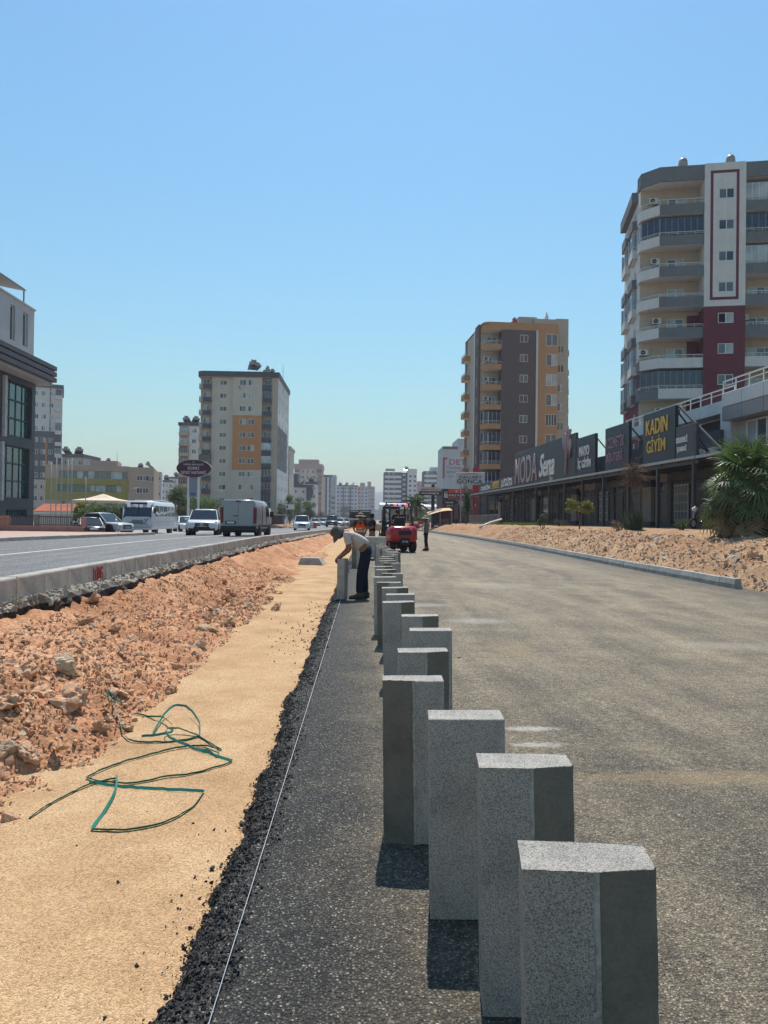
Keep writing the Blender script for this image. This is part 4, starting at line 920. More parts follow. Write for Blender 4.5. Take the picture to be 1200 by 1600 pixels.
# --- long dark fashion shop with canopy on the right
SH_A = R(-2.8)
SX = lambda y: 17.56 - .049 * y                                          # canopy edge line
def shop():
    DK = mat('charcoal_cladding', (0.060, 0.066, 0.072), .55, .1, .7); DK2 = mat('slate_boards', (0.075, 0.085, 0.09), .6, .15, 1.5); SIGN = mat('sign_panel_blue_black', (0.016, 0.021, 0.032), .4, .1); FAS = mat('canopy_metal', (0.34, 0.36, 0.36), .4, .1, 2); WHT = mat('white_composite_panel', (0.58, 0.58, 0.57), .5, .05, 1, streak=.2); GRC = mat('grey_composite_panel', (0.25, 0.24, 0.24), .5, .08)
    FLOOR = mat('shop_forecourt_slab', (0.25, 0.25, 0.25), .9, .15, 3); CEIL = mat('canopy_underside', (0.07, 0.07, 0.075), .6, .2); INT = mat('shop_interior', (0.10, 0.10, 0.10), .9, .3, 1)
    LW = mat('white_letter', (0.72, 0.72, 0.70), .5); LG = mat('gold_letter', (0.62, 0.40, 0.07), .4); LP = mat('mauve_letter', (0.27, 0.17, 0.22), .45); LM = mat('dusty_pink_metal_letter', (0.34, 0.25, 0.27), .3, .1)
    # local frame: +x runs along the front away from the camera's far end to the near end (as read from the road), -y towards the road
    far, near = 92.0, 35.4
    o0 = Vector((SX(far), far, 0)); T = thing('fashion_shop', 'long dark grey fashion shop with a flat canopy on posts and big lettered signs', 'shop', (SX(far), far, 1.22), math.atan2(near - far, SX(near) - SX(far)))
    L = (Vector((SX(near), near, 0)) - o0).length
    U = lambda y: (far - y) * L / (far - near); Zc = 3.42                          # canopy height above the slab
    D = 3.6                                                                         # depth of the porch
    b = MB(); b.box(-.5, L + 1.5, .3, D + .05, -.5, .0, FLOOR); b.build('porch_slab', T)
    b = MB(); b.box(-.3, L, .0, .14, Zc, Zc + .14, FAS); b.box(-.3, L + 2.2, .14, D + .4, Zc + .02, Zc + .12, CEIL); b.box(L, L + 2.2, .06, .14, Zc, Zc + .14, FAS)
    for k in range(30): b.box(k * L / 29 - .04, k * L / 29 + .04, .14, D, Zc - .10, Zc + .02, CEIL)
    b.box(-.2, L, .22, .32, Zc - .22, Zc, DKM); b.build('canopy_roof', T)
    pm = MB(); pm.box(-.085, .085, -.085, .085, 0, Zc - .02, DKM); pmm = pm.mesh('post', .01)
    for y in [35.9, 39.9, 43.8, 47.9, 51.9, 55.9, 59.9, 63.7, 67.7, 71.7, 75.7, 79.7, 83.7, 87.7, 91.5]: link('post', pmm, T, (U(y), .28, 0))
    # shop front: glass between dark piers, doors, lit interior seen dimly
    S = MB()
    x = 0.0; k = 0
    gl = glass_mat('shop_window_glass', (0.03, 0.037, 0.038), .16, .3)
    panel = mat('beige_display_board', (0.27, 0.245, 0.22), .8, .1)
    while x < L - 1:
        w = min([5.2, 4.0, 6.0, 3.4][k % 4], L - x)
        S.box(x, x + .5, D - .1, D + .3, 0, Zc, DK)
        kind = k % 3
        fm = MB(); fm.box(x + .5, x + w, D - .02, D + .02, .25, Zc - .55, gl); n_m = int((w - .5) / 1.3)
        for i in range(n_m + 1): u = x + .5 + i * (w - .5) / n_m; fm.box(u - .035, u + .035, D - .06, D - .025, .25, Zc - .55, DKM if kind else GRM)
        fm.box(x + .5, x + w, D - .06, D - .025, 2.25, 2.33, DKM); fm.box(x + .5, x + w, D - .07, D + .05, 0, .25, DK); fm.build('shop_window', T)
        if kind == 0:
            db = MB(); db.box(x + .9, x + 2.2, D - .35, D - .10, .35, 2.6, panel); db.box(x + .75, x + 2.35, D - .40, D - .08, 2.6, 3.05, SIGN); db.box(x + .75, x + 2.3, D - .40, D - .08, 0, .35, SIGN); db.build('display_board', T)
        elif kind == 1:
            db = MB()
            for i in range(4):
                for j in range(4): db.box(x + 1.0 + i * .42, x + 1.36 + i * .42, D - .10, D - .065, .5 + j * .52, .96 + j * .52, G_MD)
            db.box(x + .92, x + 2.75, D - .095, D - .062, .4, 2.62, mat('pale_door_frame', (.32, .32, .30), .5)); db.build('glazed_door', T)
        S.box(x + .5, x + w, D - .1, D + .3, Zc - .55, Zc, panel if kind == 0 else DK)
        x += w; k += 1
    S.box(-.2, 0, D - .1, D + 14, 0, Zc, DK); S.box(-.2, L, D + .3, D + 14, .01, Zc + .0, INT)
    # upper wall behind the signs, set back; white roof edge
    S.box(0, L - 2, D - 1.2, D - 1.0, Zc + .13, Zc + 1.7, DK)
    up = MB()
    for k in range(int((U(37.9) - U(50.5)) / .6)):
        u0 = U(50.5) + k * .6; y_ = D + .1
        up.add([(u0, y_ - .02, Zc + .13), (u0 + .56, y_ - .02, Zc + .13), (u0 + .78, y_ - .02, Zc + 2.45), (u0 + .22, y_ - .02, Zc + 2.45)], [(0, 1, 2, 3)], DK2)
    up.build('slate_boarding', T, recalc=False)
    C0, C1 = U(37.75), U(36.75); S.box(U(50.5), C0, D + .1, D + 14, Zc + .05, Zc + 2.5, DK2); S.box(U(50.5), C0, D - .9, D + .3, Zc + 2.6, Zc + 3.25, WHT); S.box(C0, C1, D - 1.0, D + 14, Zc + .15, Zc + 3.23, WHT)
    S.box(L + .6, L + 16, D - .6, D + 14, -1, Zc + .1, DK); S.box(C1, L + 16, D - .6, D + 14, Zc + .15, Zc + 2.5, mat('light_grey_render', (.5, .49, .47), .8, .06))
    pnl = MB(); pn2 = MB()
    for k in range(7):
        u = C1 + .03 + k * 1.8; q = MB(); q.box(u, u + 1.77, D - 1.5, D + 2, Zc + 2.72, Zc + 3.4, WHT); q.build('cladding_panel', T, bevel=.012); q = MB(); q.box(u, u + 1.77, D - 1.48, D + 2, Zc + 2.02, Zc + 2.7, GRC); q.build('cladding_panel', T, bevel=.012)
    for k in range(4): link('window', win_mesh(2.6, 1.7, [G_CU, G_MD, G_CU], W_FR), T, (C1 + .9 + k * 3.0, D - .66, Zc + .25))
    S.build('wall', T)
    rl = MB(); zt = Zc + 3.25
    def railing(u0, u1, y, z):
        rl.bar((u0, y, z + .62), (u1, y, z + .62), .06, .06, METAL, (0, 1, 0)); rl.bar((u0, y, z + .38), (u1, y, z + .38), .035, .035, METAL, (0, 1, 0)); n = int((u1 - u0) / 1.1)
        for i in range(n + 1): u = u0 + (u1 - u0) * i / n; rl.bar((u, y, z), (u, y, z + .62), .045, .045, METAL, (0, 1, 0))
    railing(U(50.5), C1, D - .8, zt); railing(C1, L + 16, D - 1.4, zt + .15); rl.build('roof_railing', T)
    # sign panels standing on the canopy, braced behind
    def sign(y0, y1, zb, ztp, m=SIGN, name='sign_panel'):
        u0, u1 = U(y0), U(y1); b = MB(); b.box(u0, u1, .16, .30, zb, ztp, m); o = b.build(name, T, bevel=.015)
        for u in (u0 + .1, u1 - .1): st = MB(); st.bar((u, .3, ztp - .3), (u, D - 1.3, zb + .1), .07, .07, DKM); st.bar((u, .34, zb), (u, .34, ztp), .06, .06, DKM); st.build('brace', o)
        return o
    def words(o, rows, m, dep=.06):
        for t, y0, y1, z0, z1 in rows: lettering(o, t, ((U(y0) + U(y1)) / 2, .145, (z0 + z1) / 2), abs(U(y1) - U(y0)), z1 - z0, m, 0, dep)
    zz = lambda px, py, y: PZ(px, py, y) - 1.22
    o = sign(41.6, 37.7, Zc + .16, zz(1053, 631, 37.7) - .05); words(o, [('KADIN', 41.15, 38.5, 5.15, 5.98), ('GİYİM', 41.05, 38.75, 4.15, 5.05)], LG)
    o = sign(47.4, 43.6, Zc + .16, 6.3); words(o, [('KOZMETİK', 47.25, 44.2, 4.95, 5.85), ('BİJUTERİ', 47.1, 44.5, 3.95, 4.8)], LP)
    o = sign(53.0, 49.2, Zc + .16, 6.25); words(o, [('MAYO', 52.3, 50.3, 4.9, 5.6), ('İÇ GİYİM', 52.6, 50.0, 3.95, 4.8)], LW)
    o = sign(70.6, 53.15, Zc + .16, 6.75, DK, 'long_sign_panel'); words(o, [('MODA', 70.4, 62.9, 3.75, 6.2)], LM, .16)
    cu = lettering(o, 'Sena', ((U(62.2) + U(58.2)) / 2, .13, 4.95), 4.2, 1.9, LW, 0, .1, shear=.35); lettering(o, 'Ev', (U(58.9), .13, 3.75), .8, .4, LW)
    fl = MB()                                                                     # ribbon flower emblem
    uc = U(54.9)
    fl.tube([(uc - .25, .05, 3.8), (uc - .12, .05, 5.2), (uc, .05, 6.3), (uc + .35, .05, 7.4)], [.07, .09, .12, .05], LM, 8)
    for dx, dz, lx, lz in ((-.75, 6.6, .28, 1.0), (-.4, 6.9, .25, .9), (.35, 6.55, .32, 1.2), (.72, 6.2, .3, 1.15), (.05, 7.1, .28, .9), (-.1, 6.0, .2, .8), (.55, 7.2, .2, .7)):
        ring = [(uc + dx + math.cos(a) * lx * .6 + .18 * math.sin(a) * (1 if dx > 0 else -1), .03 + .05 * math.sin(a * 2), dz - .5 + math.sin(a) * lz * .62) for a in [k * math.pi / 8 for k in range(16)]]
        fl.loft([ring, [(p[0], p[1] + .1, p[2]) for p in ring]], LM, False)
    fl.build('emblem', o)
    o = sign(37.6, 35.55, Zc + .16, 5.2, DK2, 'side_panel'); words(o, [('ERDEMLİ', 37.5, 36.35, 4.35, 4.72), ('ŞUBESİ', 37.4, 36.45, 3.85, 4.22)], LW)
    o = sign(88, 70.7, Zc + .16, 4.6, DK, 'low_sign_panel'); words(o, [('DERİN', 86.5, 81.7, 3.75, 4.4), ('ERKEK', 80.6, 77.2, 3.75, 4.5), ('GİYİM\nŞUBESİ', 76.4, 71.6, 3.7, 4.6)], LW)
    for c in o.children:
        if c.name.startswith('lettering') and abs(c.location.x - (U(80.6) + U(77.2)) / 2) < .2: c.data.materials[0] = LG
    lettering(T, 'MODA', (U(43), D - 1.24, Zc + .95), 3.6, 1.3, mat('faded_pink_letter', (.30, .2, .2), .6), 0, .06)
    b = MB(); b.bar((U(37.6), .3, 6.3), (L + 2.0, .4, Zc + .15), .1, .1, DKM); b.build('stay', T)
    q = Bld.__new__(Bld); q.t = T; q.ac((U(38.9), 2.2, Zc + .2)); q.ac((U(38.0), 2.3, Zc + .2))
    return T, U, L, D
SHOP, SU, SL, SD = shop()
# ------------------------------------------------------------------ left-hand buildings
def glass_office():
    SL = mat('slate_facade_panel', (0.050, 0.057, 0.066), .5, .1, .6); LV = mat('plum_louvre', (0.075, 0.066, 0.078), .5, .1, 1); WH = mat('white_attic_render', (0.50, 0.48, 0.47), .9, .05, .5, streak=.2); PIL = mat('pale_pilaster', (0.42, 0.42, 0.42), .6)
    X = -26.0; Yp = lambda px: 26 * 1155 / (572 - px)
    z = lambda py, px=32: PZ(px, py, Yp(px))
    B = Bld('office_building', 'dark slate office building with teal glass bays and a louvred overhanging cornice at the pavement', (0, 0, 0))
    y0, y1 = 34.0, Yp(58); zc = PZ(91, 600, 59.6)
    tl = lambda: [G_TL] * 4
    WSTY['tl'] = lambda: ([G_TL] * 4, DKM)
    u = lambda px: Yp(px) - y0
    ops = []
    for (pa, pb) in ((12, 54),):
        ops += [(u(13), z(683), u(53) - u(13), z(598) - z(683), 'tl'), (u(10), z(779, 30), u(50.5) - u(10), z(697, 30) - z(779, 30), 'tl'), (u(16), z(806, 30), u(48) - u(16), z(796, 30) - z(806, 30), 'tl')]
    for k in range(3): o = 5.1 * (k + 1); ops += [(u(13) - o, z(683), 4.1, z(598) - z(683), 'tl'), (u(10) - o, z(779, 30), 4.1, z(697, 30) - z(779, 30), 'tl')]
    B.side((X, y0), (X, y1), -.5, zc, SL, ops, depth=.35)
    for zz in (z(598), z(683), z(697, 30), z(779, 30)): B.w.box(X, X + .03, y0, y1, zz - .04, zz + .04, DKM)
    B.side((X, y1), (X - 14, y1), -.5, zc, SL); B.side((X - 14, y1), (X - 14, y0), -.5, zc, SL); B.side((X - 14, y0), (X, y0), -.5, zc, SL)
    for k in range(4): q = MB(); o = 5.1 * k; q.box(X + .01, X + .22, y0 + u(10) - o - .55, y0 + u(10) - o - .25, z(779, 30) - .2, z(697, 30) + .1, PIL); q.box(X + .01, X + .22, y0 + u(13) - o - .55, y0 + u(13) - o - .25, z(683) - .2, z(598) + .1, PIL); q.build('pilaster', B.t)
    # horizontal transoms of the bays
    for (za, zb, pa) in ((z(683), z(598), 13), (z(779, 30), z(697, 30), 10)):
        for k in range(4):
            q = MB(); yy = y0 + u(pa) - 5.1 * k; w = 4.1
            for f in (1 / 3, 2 / 3): zz = za + (zb - za) * f; q.box(X - .25, X - .17, yy, yy + w, zz - .04, zz + .04, DKM)
            q.build('transom', B.t)
    zt = PZ(91, 574, 59.6); h = (zt - zc)
    for k in range(3): q = MB(); a = zc + h * (k * .345 + .02); q.box(X + .02, X + 1.28, y0, y1 + .9, a, a + h * .27, LV); q.build('louvre', B.t, bevel=.03)
    B.block(X - 14, X + 1.0, y0, y1 + .7, zc - .25, zc - .01, mat('cornice_soffit', (.35, .33, .31), .8)); B.block(X - 14, X + .6, y0, y1 + .4, zc, zt - .1, LV)
    # attic storey
    Xa = X - .35; ya = Yp(54) + .8; za = PZ(54, 486, ya)
    B.side((Xa, y0), (Xa, ya), zt - .1, za, WH, [(ya - y0 - 3.9, zt + 1.1, .75, 2.6, '1'), (ya - y0 - 1.9, zt + 1.1, .85, 2.6, '1')], depth=.25); B.side((Xa, ya), (Xa - 12, ya), zt - .1, za, WH); B.side((Xa - 12, ya), (Xa - 12, y0), zt - .1, za, WH); B.side((Xa - 12, y0), (Xa, y0), zt - .1, za, WH); B.poly([(Xa, y0), (Xa, ya), (Xa - 12, ya), (Xa - 12, y0)], za - .02, ROOFM)
    q = MB(); q.box(Xa - .15, Xa + .1, y0, ya + .1, za, za + .12, WH); q.build('coping', B.t)
    pg = MB(); y_e = Yp(43.5) + 1.2; zp = PZ(43, 455, y_e)
    for yy in (y_e, y_e - 4, y_e - 8, y_e - 12, y_e - 16): pg.bar((Xa - .5, yy, za), (Xa - .5, yy, zp), .09, .09, GRM, (0, 1, 0)); pg.bar((Xa - 5, yy, za), (Xa - 5, yy, zp + .9), .09, .09, GRM, (0, 1, 0))
    pg.add([(Xa - .3, y_e + .1, zp), (Xa - 5.2, y_e + .1, zp + .9), (Xa - 5.2, y0, zp + .9), (Xa - .3, y0, zp)], [(0, 1, 2, 3)], GRM); pg.add([(Xa - .3, y_e + .1, zp + .08), (Xa - 5.2, y_e + .1, zp + .98), (Xa - 5.2, y0, zp + .98), (Xa - .3, y0, zp + .08)], [(0, 1, 2, 3)], GRM)
    pg.build('roof_pergola', B.t); B.done()
glass_office()

CREAM = mat('cream_render', (0.50, 0.465, 0.40), .9, .05, .6, streak=.2); CREAM2 = mat('sand_render', (0.40, 0.345, 0.275), .9, .06, .6, streak=.2); ORB = mat('ochre_render', (0.44, 0.215, 0.085), .9, .05, .6); DGR = mat('dark_grey_render', (0.115, 0.12, 0.13), .85, .08, .6); WHB = mat('white_render', (0.60, 0.60, 0.58), .9, .05, .6, streak=.2); BLU = mat('pale_blue_render', (0.40, 0.46, 0.50), .9, .05, .3); PNK = mat('dusty_pink_render', (0.42, 0.31, 0.28), .9, .06, .4); OLV = mat('olive_yellow_panel', (0.27, 0.24, 0.055), .7, .06, .5); BGE = mat('warm_beige_panel', (0.38, 0.30, 0.235), .85, .05, .5); NVY = mat('navy_grey_panel', (0.055, 0.068, 0.085), .7, .08, .5)

def cream_tower():
    Y = 168.0; x0 = PX(309, Y); z0 = -.2; k = lambda zx: (zx - 245) / 5 * Y / 1155; zz = lambda zy: PZ(365, 540 + zy / 5, Y) - z0
    B = Bld('apartment_tower', 'cream apartment tower with an ochre field and a dark flat cornice behind the white van', (x0, Y, z0))
    cz = [zz(287 + 102.3 * i) for i in range(10)]; top = zz(246); cor = zz(203)
    a, b_, c, d, e = k(335), k(503), k(728), k(803), k(852)
    B.side((0, 1.2), (a, 1.2), 0, top, CREAM2, [(.6, q - 1.1, 1.4, 2.0, '2') for q in cz]); B.side((a, 1.2), (a, .5), 0, top, CREAM)
    B.side((a, .5), (b_, .5), 0, top, CREAM, [(k(397) - a, q - .55, 1.6, 1.1, '2d') for q in cz]); B.side((b_, .5), (b_, 0), 0, top, CREAM)
    ochre = [(0, c - b_, zz(970), zz(543), ORB)] + [(0, c - b_, zz(583 + 102.3 * i - 10), zz(583 + 102.3 * i - 5), NVY) for i in range(1, 4)]
    B.side((b_, 0), (c, 0), 0, top, CREAM, [o for q in cz for o in ((k(553) - b_, q - .6, 1.5, 1.25, '2'), (k(620) - b_, q - .6, 1.5, 1.25, '2'))], ochre)
    B.side((c, 0), (c, 1.3), 0, top, CREAM); B.side((c, 1.3), (d, 1.3), 0, top, CREAM2, [(.3, q - 1.1, 1.5, 2.0, '2d') for q in cz]); B.side((d, 1.3), (d, .3), 0, top, CREAM)
    B.side((d, .3), (e, .3), 0, top, CREAM2); Wd = 24.0
    B.side((e, .3), (e, Wd), 0, top, WHB, [o for q in cz for o in ((2.5, q - .6, 1.3, 1.2, '2'), (9, q - .6, 1.4, 1.2, '2d'), (16, q - .6, 1.3, 1.2, '2'), (20, q - .6, 1.3, 1.2, '2'))], [(0, 20, zz(955), zz(615), DGR)])
    B.side((0, Wd), (0, 1.2), 0, top, CREAM); B.side((e, Wd), (0, Wd), 0, top, CREAM); B.poly([(0, 0), (e, 0), (e, Wd), (0, Wd)], top + .6, ROOFM)
    for i, q in enumerate(cz):
        B.balcony([(-.25, 1.6), (-.2, .3), (.7, -.25), (a - .02, -.25)], [(a - .02, 1.19), (-.2, 1.19)], q - 1.5, 1.0, [ORB if False else CREAM2, CREAM2, NVY], .25, (G_NV, DKM) if i == 6 else None, CREAM2, railm=GRM)
        B.balcony([(c + .03, -.02), (d - .03, -.02)], [(d - .03, 1.29), (c + .03, 1.29)], q - 1.5, 1.0, [NVY], .2, [(G_NV, W_FR), (G_BL, W_FR), None][[2, 0, 2, 2, 2, 1, 1, 0, 0, 0][i]], CREAM2, railm=GRM)
    B.balcony([(-.45, 2.6), (-.35, .1), (.7, -.5), (d + .1, -.5), (d + .1, -.1), (e + .25, -.1), (e + .25, Wd)], [(-.4, Wd)], top, cor - top, [NVY], 0, None, CREAM2, name='cornice')
    B.block(k(520), k(700), 5, 12, top, cor + 1.0, ORB)
    for i, (px, dy, s) in enumerate(((640, 3, 1.1), (670, 3, .8), (730, 4, 1.0), (700, 5, .7), (775, 4, .75))): B.heater((k(px), dy, cor + (1.0 if px < 690 else .1)), R(200 + 30 * i), False, s)
    B.block(k(825), k(850), 3, 6, cor - .2, cor + .6, DGR); b = MB(); b.cyl((k(850), 10, cor), (k(850), 10, cor + 4), .06, GRM, 5); b.build('antenna', B.t); B.ac((k(560), -.2, cz[0] - 1.3)); B.ac((.9, .9, cz[8] - .2)); B.done()
cream_tower()

def simple_block(name, label, px0, px1, pytop, Y, wall, floors, cols, style='2', zones=(), side_m=None, depth=14.0, zb=0.0, roof_m=None, heaters=0, side_cols=2, cat='building', rz=0.0, fh=None, parapet=.9, balc=(), extra=None, win=(1.3, 1.2), group=None):
    """frontal block: windows in a grid, visible flank with windows, parapet, heaters"""
    x0, x1 = PX(px0, Y), PX(px1, Y); W = x1 - x0; H = PZ((px0 + px1) / 2, pytop, Y) - zb; fh = fh or (H - parapet) / floors
    B = Bld(name, label, (x0, Y, zb), rz, cat, group); cw = W / cols
    ops = []
    for i in range(floors):
        zc_ = H - parapet - (i + .5) * fh
        if zc_ < 1.2: break
        for c in range(cols):
            if c in balc: continue
            w = min(win[0], cw * .6); ops.append((c * cw + cw / 2 - w / 2, zc_ - win[1] / 2, w, win[1], style))
    so = [(depth * (j + .5) / side_cols - .6, H - parapet - (i + .5) * fh - .6, 1.2, 1.2, style) for i in range(floors) for j in range(side_cols) if H - parapet - (i + .5) * fh > 1.2]
    sm = side_m or wall
    B.side((0, 0), (W, 0), 0, H, wall, ops, [(z_[0] * W, z_[1] * W, z_[2] * H, z_[3] * H, z_[4]) for z_ in zones])
    B.side((W, 0), (W, depth), 0, H, sm, so if px1 < 572 else ()); B.side((0, depth), (0, 0), 0, H, sm, so if px0 > 572 else ()); B.side((W, depth), (0, depth), 0, H, sm); B.poly([(0, 0), (W, 0), (W, depth), (0, depth)], H - .3, ROOFM)
    if roof_m: q = MB(); q.box(-.3, W + .3, -.3, depth + .3, H - parapet, H + .02, roof_m); q.build('roof_edge', B.t)
    for c in balc:
        for i in range(floors):
            zc_ = H - parapet - (i + 1) * fh + .05
            if zc_ > 1: B.balcony([(c * cw + .1, -.02), (c * cw + .1, -1.0), ((c + 1) * cw - .1, -1.0), ((c + 1) * cw - .1, -.02)], [], zc_, 1.0, [balc[c]], 0, (pick((G_NV, G_MD, G_DK)), W_FR) if rnd.random() < .4 else None, wall, gh=1.5)
    for i in range(heaters): B.heater((W * (i + .6) / (heaters + .4), depth * .25, H), R(170 + 40 * i), False, 1.1)
    if extra: extra(B, W, H)
    B.done(); return B

# tower behind the office, its lower part hidden
simple_block('apartment_tower', 'white, slate and cream apartment tower rising just behind the dark office building', 36, 90, 598, 190, WHB, 12, 5, '2', [(0, 1, .30, .655, DGR), (0, 1, 0, .30, CREAM), (.56, .61, .30, .60, ORB), (.66, .69, 0, 1, DGR)], CREAM, 16, 0, DGR, 0, 2, rz=R(22), fh=3.0, balc={4: WHB})
# hospital
def hospital():
    Y = 165.0; zb = 0.0; z = lambda py: PZ(160, py, Y); x0 = PX(70, Y); X = lambda px: PX(px, Y) - x0
    B = Bld('hospital', 'low hospital with olive yellow front and ribbon windows and a beige wing', (x0, Y, zb), R(12))
    WSTY['rib'] = lambda: ([pick((G_BL, G_MD, G_TL, G_BL)) for _ in range(12)], GRM); WSTY['rib2'] = lambda: ([pick((G_TL, G_TL, G_MD, G_BL)) for _ in range(12)], DKM)
    B.side((0, 0), (X(195), 0), 0, z(726.5), BGE, [(X(90), z(747.5), X(193) - X(90), z(735) - z(747.5), 'rib'), (X(88), z(768.5), X(184) - X(88), z(757) - z(768.5), 'rib2'), (X(92), z(790), X(180) - X(92), z(783) - z(790), 'rib')],
           [(0, X(195), z(782), z(747.6), OLV), (X(185.5), X(195), 0, z(747.6), OLV)], depth=.5)
    B.side((X(195), -.3), (X(232.5), -.3), 0, z(727.5), BGE, [(X(p) - X(195), z(q + 8), 1.3, 1.2, '2d') for p in (207, 216.5) for q in (741, 761, 780)] + [(X(225) - X(195), z(750), 1.2, 1.2, '2d')])
    B.side((X(195), 0), (X(195), -.3), 0, z(727.5), BGE); B.side((X(232.5), -.3), (X(232.5), 18), 0, z(727.5), BGE); B.side((X(232.5), 18), (0, 18), 0, z(728), BGE); B.side((0, 18), (0, 0), 0, z(728), BGE); B.poly([(0, 0), (X(232), 0), (X(232), 18), (0, 18)], z(729), ROOFM)
    B.block(X(131), X(174), 4, 12, z(728), z(716.5), mat('peach_stair_house', (.40, .28, .22), .9, .05)); b = MB(); b.cyl((X(174), 3, z(728)), (X(174), 3, z(702)), .05, GRM, 5); b.build('antenna', B.t)
    B.heater((X(156), 8, z(717)), 0, False, .5); B.heater((X(225), 4, z(727.5)), R(120), False, .8); B.heater((X(210), 4, z(727.5)), R(190), False, .6); B.done()
hospital()
simple_block('house', 'grey blue house with a red end wall showing over the hospital roof', 86, 129, 709.5, 205, BLU, 6, 4, '2', [(.9, 1, 0, 1, PNK)], None, 12, 0, DGR, 2)
simple_block('apartment_block', 'small pale blue apartment block just right of the hospital', 232.5, 251, 737, 240, BLU, 6, 2, '2', (), None, 14, 0, None, 0, rz=R(14))
simple_block('apartment_block', 'small grey and white apartment block between the pale blue one and the oval sign', 251.5, 268, 750, 300, WHB, 6, 3, '2', [(.4, 1, 0, .7, PNK)], None, 14, 0, DGR, 1, rz=R(12))
simple_block('apartment_block', 'small white apartment block half hidden by the oval sign', 265, 281, 745, 330, WHB, 7, 3, '2', (), None, 14, 0, DGR, 1)
def frames(B, W, H):
    for i in range(9): q = MB(); z0 = H - 2.2 - 3 * i; q.box(.15, W * .42, -.25, -.02, z0 - 2.0, z0 - 1.1, ORB); q.box(.15, W * .42, -.06, -.02, z0 - 1.1, z0 + .6, [HOLE, G_BL][i < 2]); q.build('balcony', B.t)
simple_block('apartment_tower', 'narrow tower with open ochre balconies standing behind and left of the cream tower', 278, 309, 660, 215, CREAM2, 10, 2, '2', [(.5, 1, 0, .96, WHB)], None, 14, 0, NVY, 2, extra=frames, balc={0: CREAM2}, fh=3.0)
simple_block('apartment_tower', 'plain beige tower peeping out behind and right of the cream tower', 425, 451, 697, 225, CREAM2, 8, 3, '2', [(.0, .3, 0, .9, WHB)], CREAM, 14, 0, CREAM2, 0, fh=3.0, balc={2: CREAM2})
# the middle distance on the left
simple_block('apartment_tower', 'cream tower with dusty pink roof storey and balconies, left of the road in the distance', 459, 502, 725, 395, CREAM, 10, 5, '2', [(.86, 1, 0, .9, ORB)], CREAM2, 16, -1, PNK, 2, fh=3.0, balc={0: CREAM, 4: BGE}, parapet=2.6, extra=lambda B, W, H: B.block(2, W - 2, 2, 10, H, H + 2.6, PNK), win=(1.6, 1.5))
simple_block('apartment_block', 'white low block with a navy grey upper storey beside the dark trees', 447, 478, 757, 300, WHB, 4, 3, '2', (), WHB, 14, -1, NVY, 3, fh=3.2, parapet=1.2, extra=lambda B, W, H: B.block(.1, W * .55, 1, 9, H, H + 4.4, NVY))
simple_block('apartment_block', 'white block with dark balconies below the pink roofed tower', 478, 494, 753, 292, WHB, 5, 2, '2', [(0, .7, .62, .93, NVY)], WHB, 10, -1, NVY, 1, fh=3.2, balc={0: NVY})
def stripes(B, W, H):
    for i, u in enumerate((.08, .36, .62)): q = MB(); q.box(W * u, W * (u + .13), -.5, -.02, 2, H - 1.5, [BLU, WHB, BLU][i]); q.build('pilaster', B.t)
simple_block('apartment_tower', 'dark glass tower with vertical white fins and a white balcony side', 503, 524, 742, 450, DGR, 9, 3, '2', [(.72, 1, 0, 1, BLU)], BLU, 16, -2, None, 0, extra=stripes, balc={2: BLU}, fh=3.0)
simple_block('apartment_tower', 'wide pale blue tower with flat roof far down the road', 525, 558, 758, 550, BLU, 9, 6, '2d', [(.30, .36, 0, .95, DGR), (.62, .7, 0, .95, DGR)], BLU, 16, -2, NVY, 3, fh=2.9, win=(1.6, 1.5))
simple_block('apartment_tower', 'pinkish grey tower with stepped roof far down the road', 558, 585, 760, 600, PNK, 9, 5, '2d', [(.3, .62, 0, .93, BLU)], BLU, 16, -2, None, 0, fh=2.9, balc={3: BLU, 4: BLU}, extra=lambda B, W, H: (B.block(2, 6, 2, 8, H, H + 3, PNK), B.block(8, 11, 2, 8, H, H + 4, PNK)), win=(1.6, 1.5))
simple_block('house', 'tiny pale house at the far end of the new road', 585, 597, 796, 800, BLU, 4, 3, '2d', (), None, 14, -2)
simple_block('house', 'tiny cream house left of the far end of the road', 566, 584, 803, 760, CREAM, 3, 4, '2d', (), None, 14, -2)
# right-hand distance
def striped(px, pw, name_label, Y=440.0, top=737.5, extra=None):
    z = lambda py: PZ(px, py, Y) + 2; x0 = PX(px, Y); W = pw * Y / 1155
    B = Bld('apartment_tower', name_label, (x0, Y, -2)); GS = mat('slate_stripe', (.10, .105, .12), .7, .05)
    B.side((0, 0), (W, 0), 0, z(top), GS, [(W * .2 + W * .3 * c, z(top + 3.8 + 7.5 * i), 1.4, 1.2, '2') for i in range(10) for c in range(2)]); B.side((0, 14), (0, 0), 0, z(top), GS); B.side((W, 0), (W, 14), 0, z(top), GS); B.side((W, 14), (0, 14), 0, z(top), GS); B.poly([(0, 0), (W, 0), (W, 14), (0, 14)], z(top), ROOFM)
    for i in range(9): q = MB(); q.box(.5, W - .3, -.7, -.02, z(top + 7.5 * i + 9.5), z(top + 7.5 * i + 5.5), WHB); q.build('balcony', B.t)
    if extra: extra(B, W, z)
    B.done()
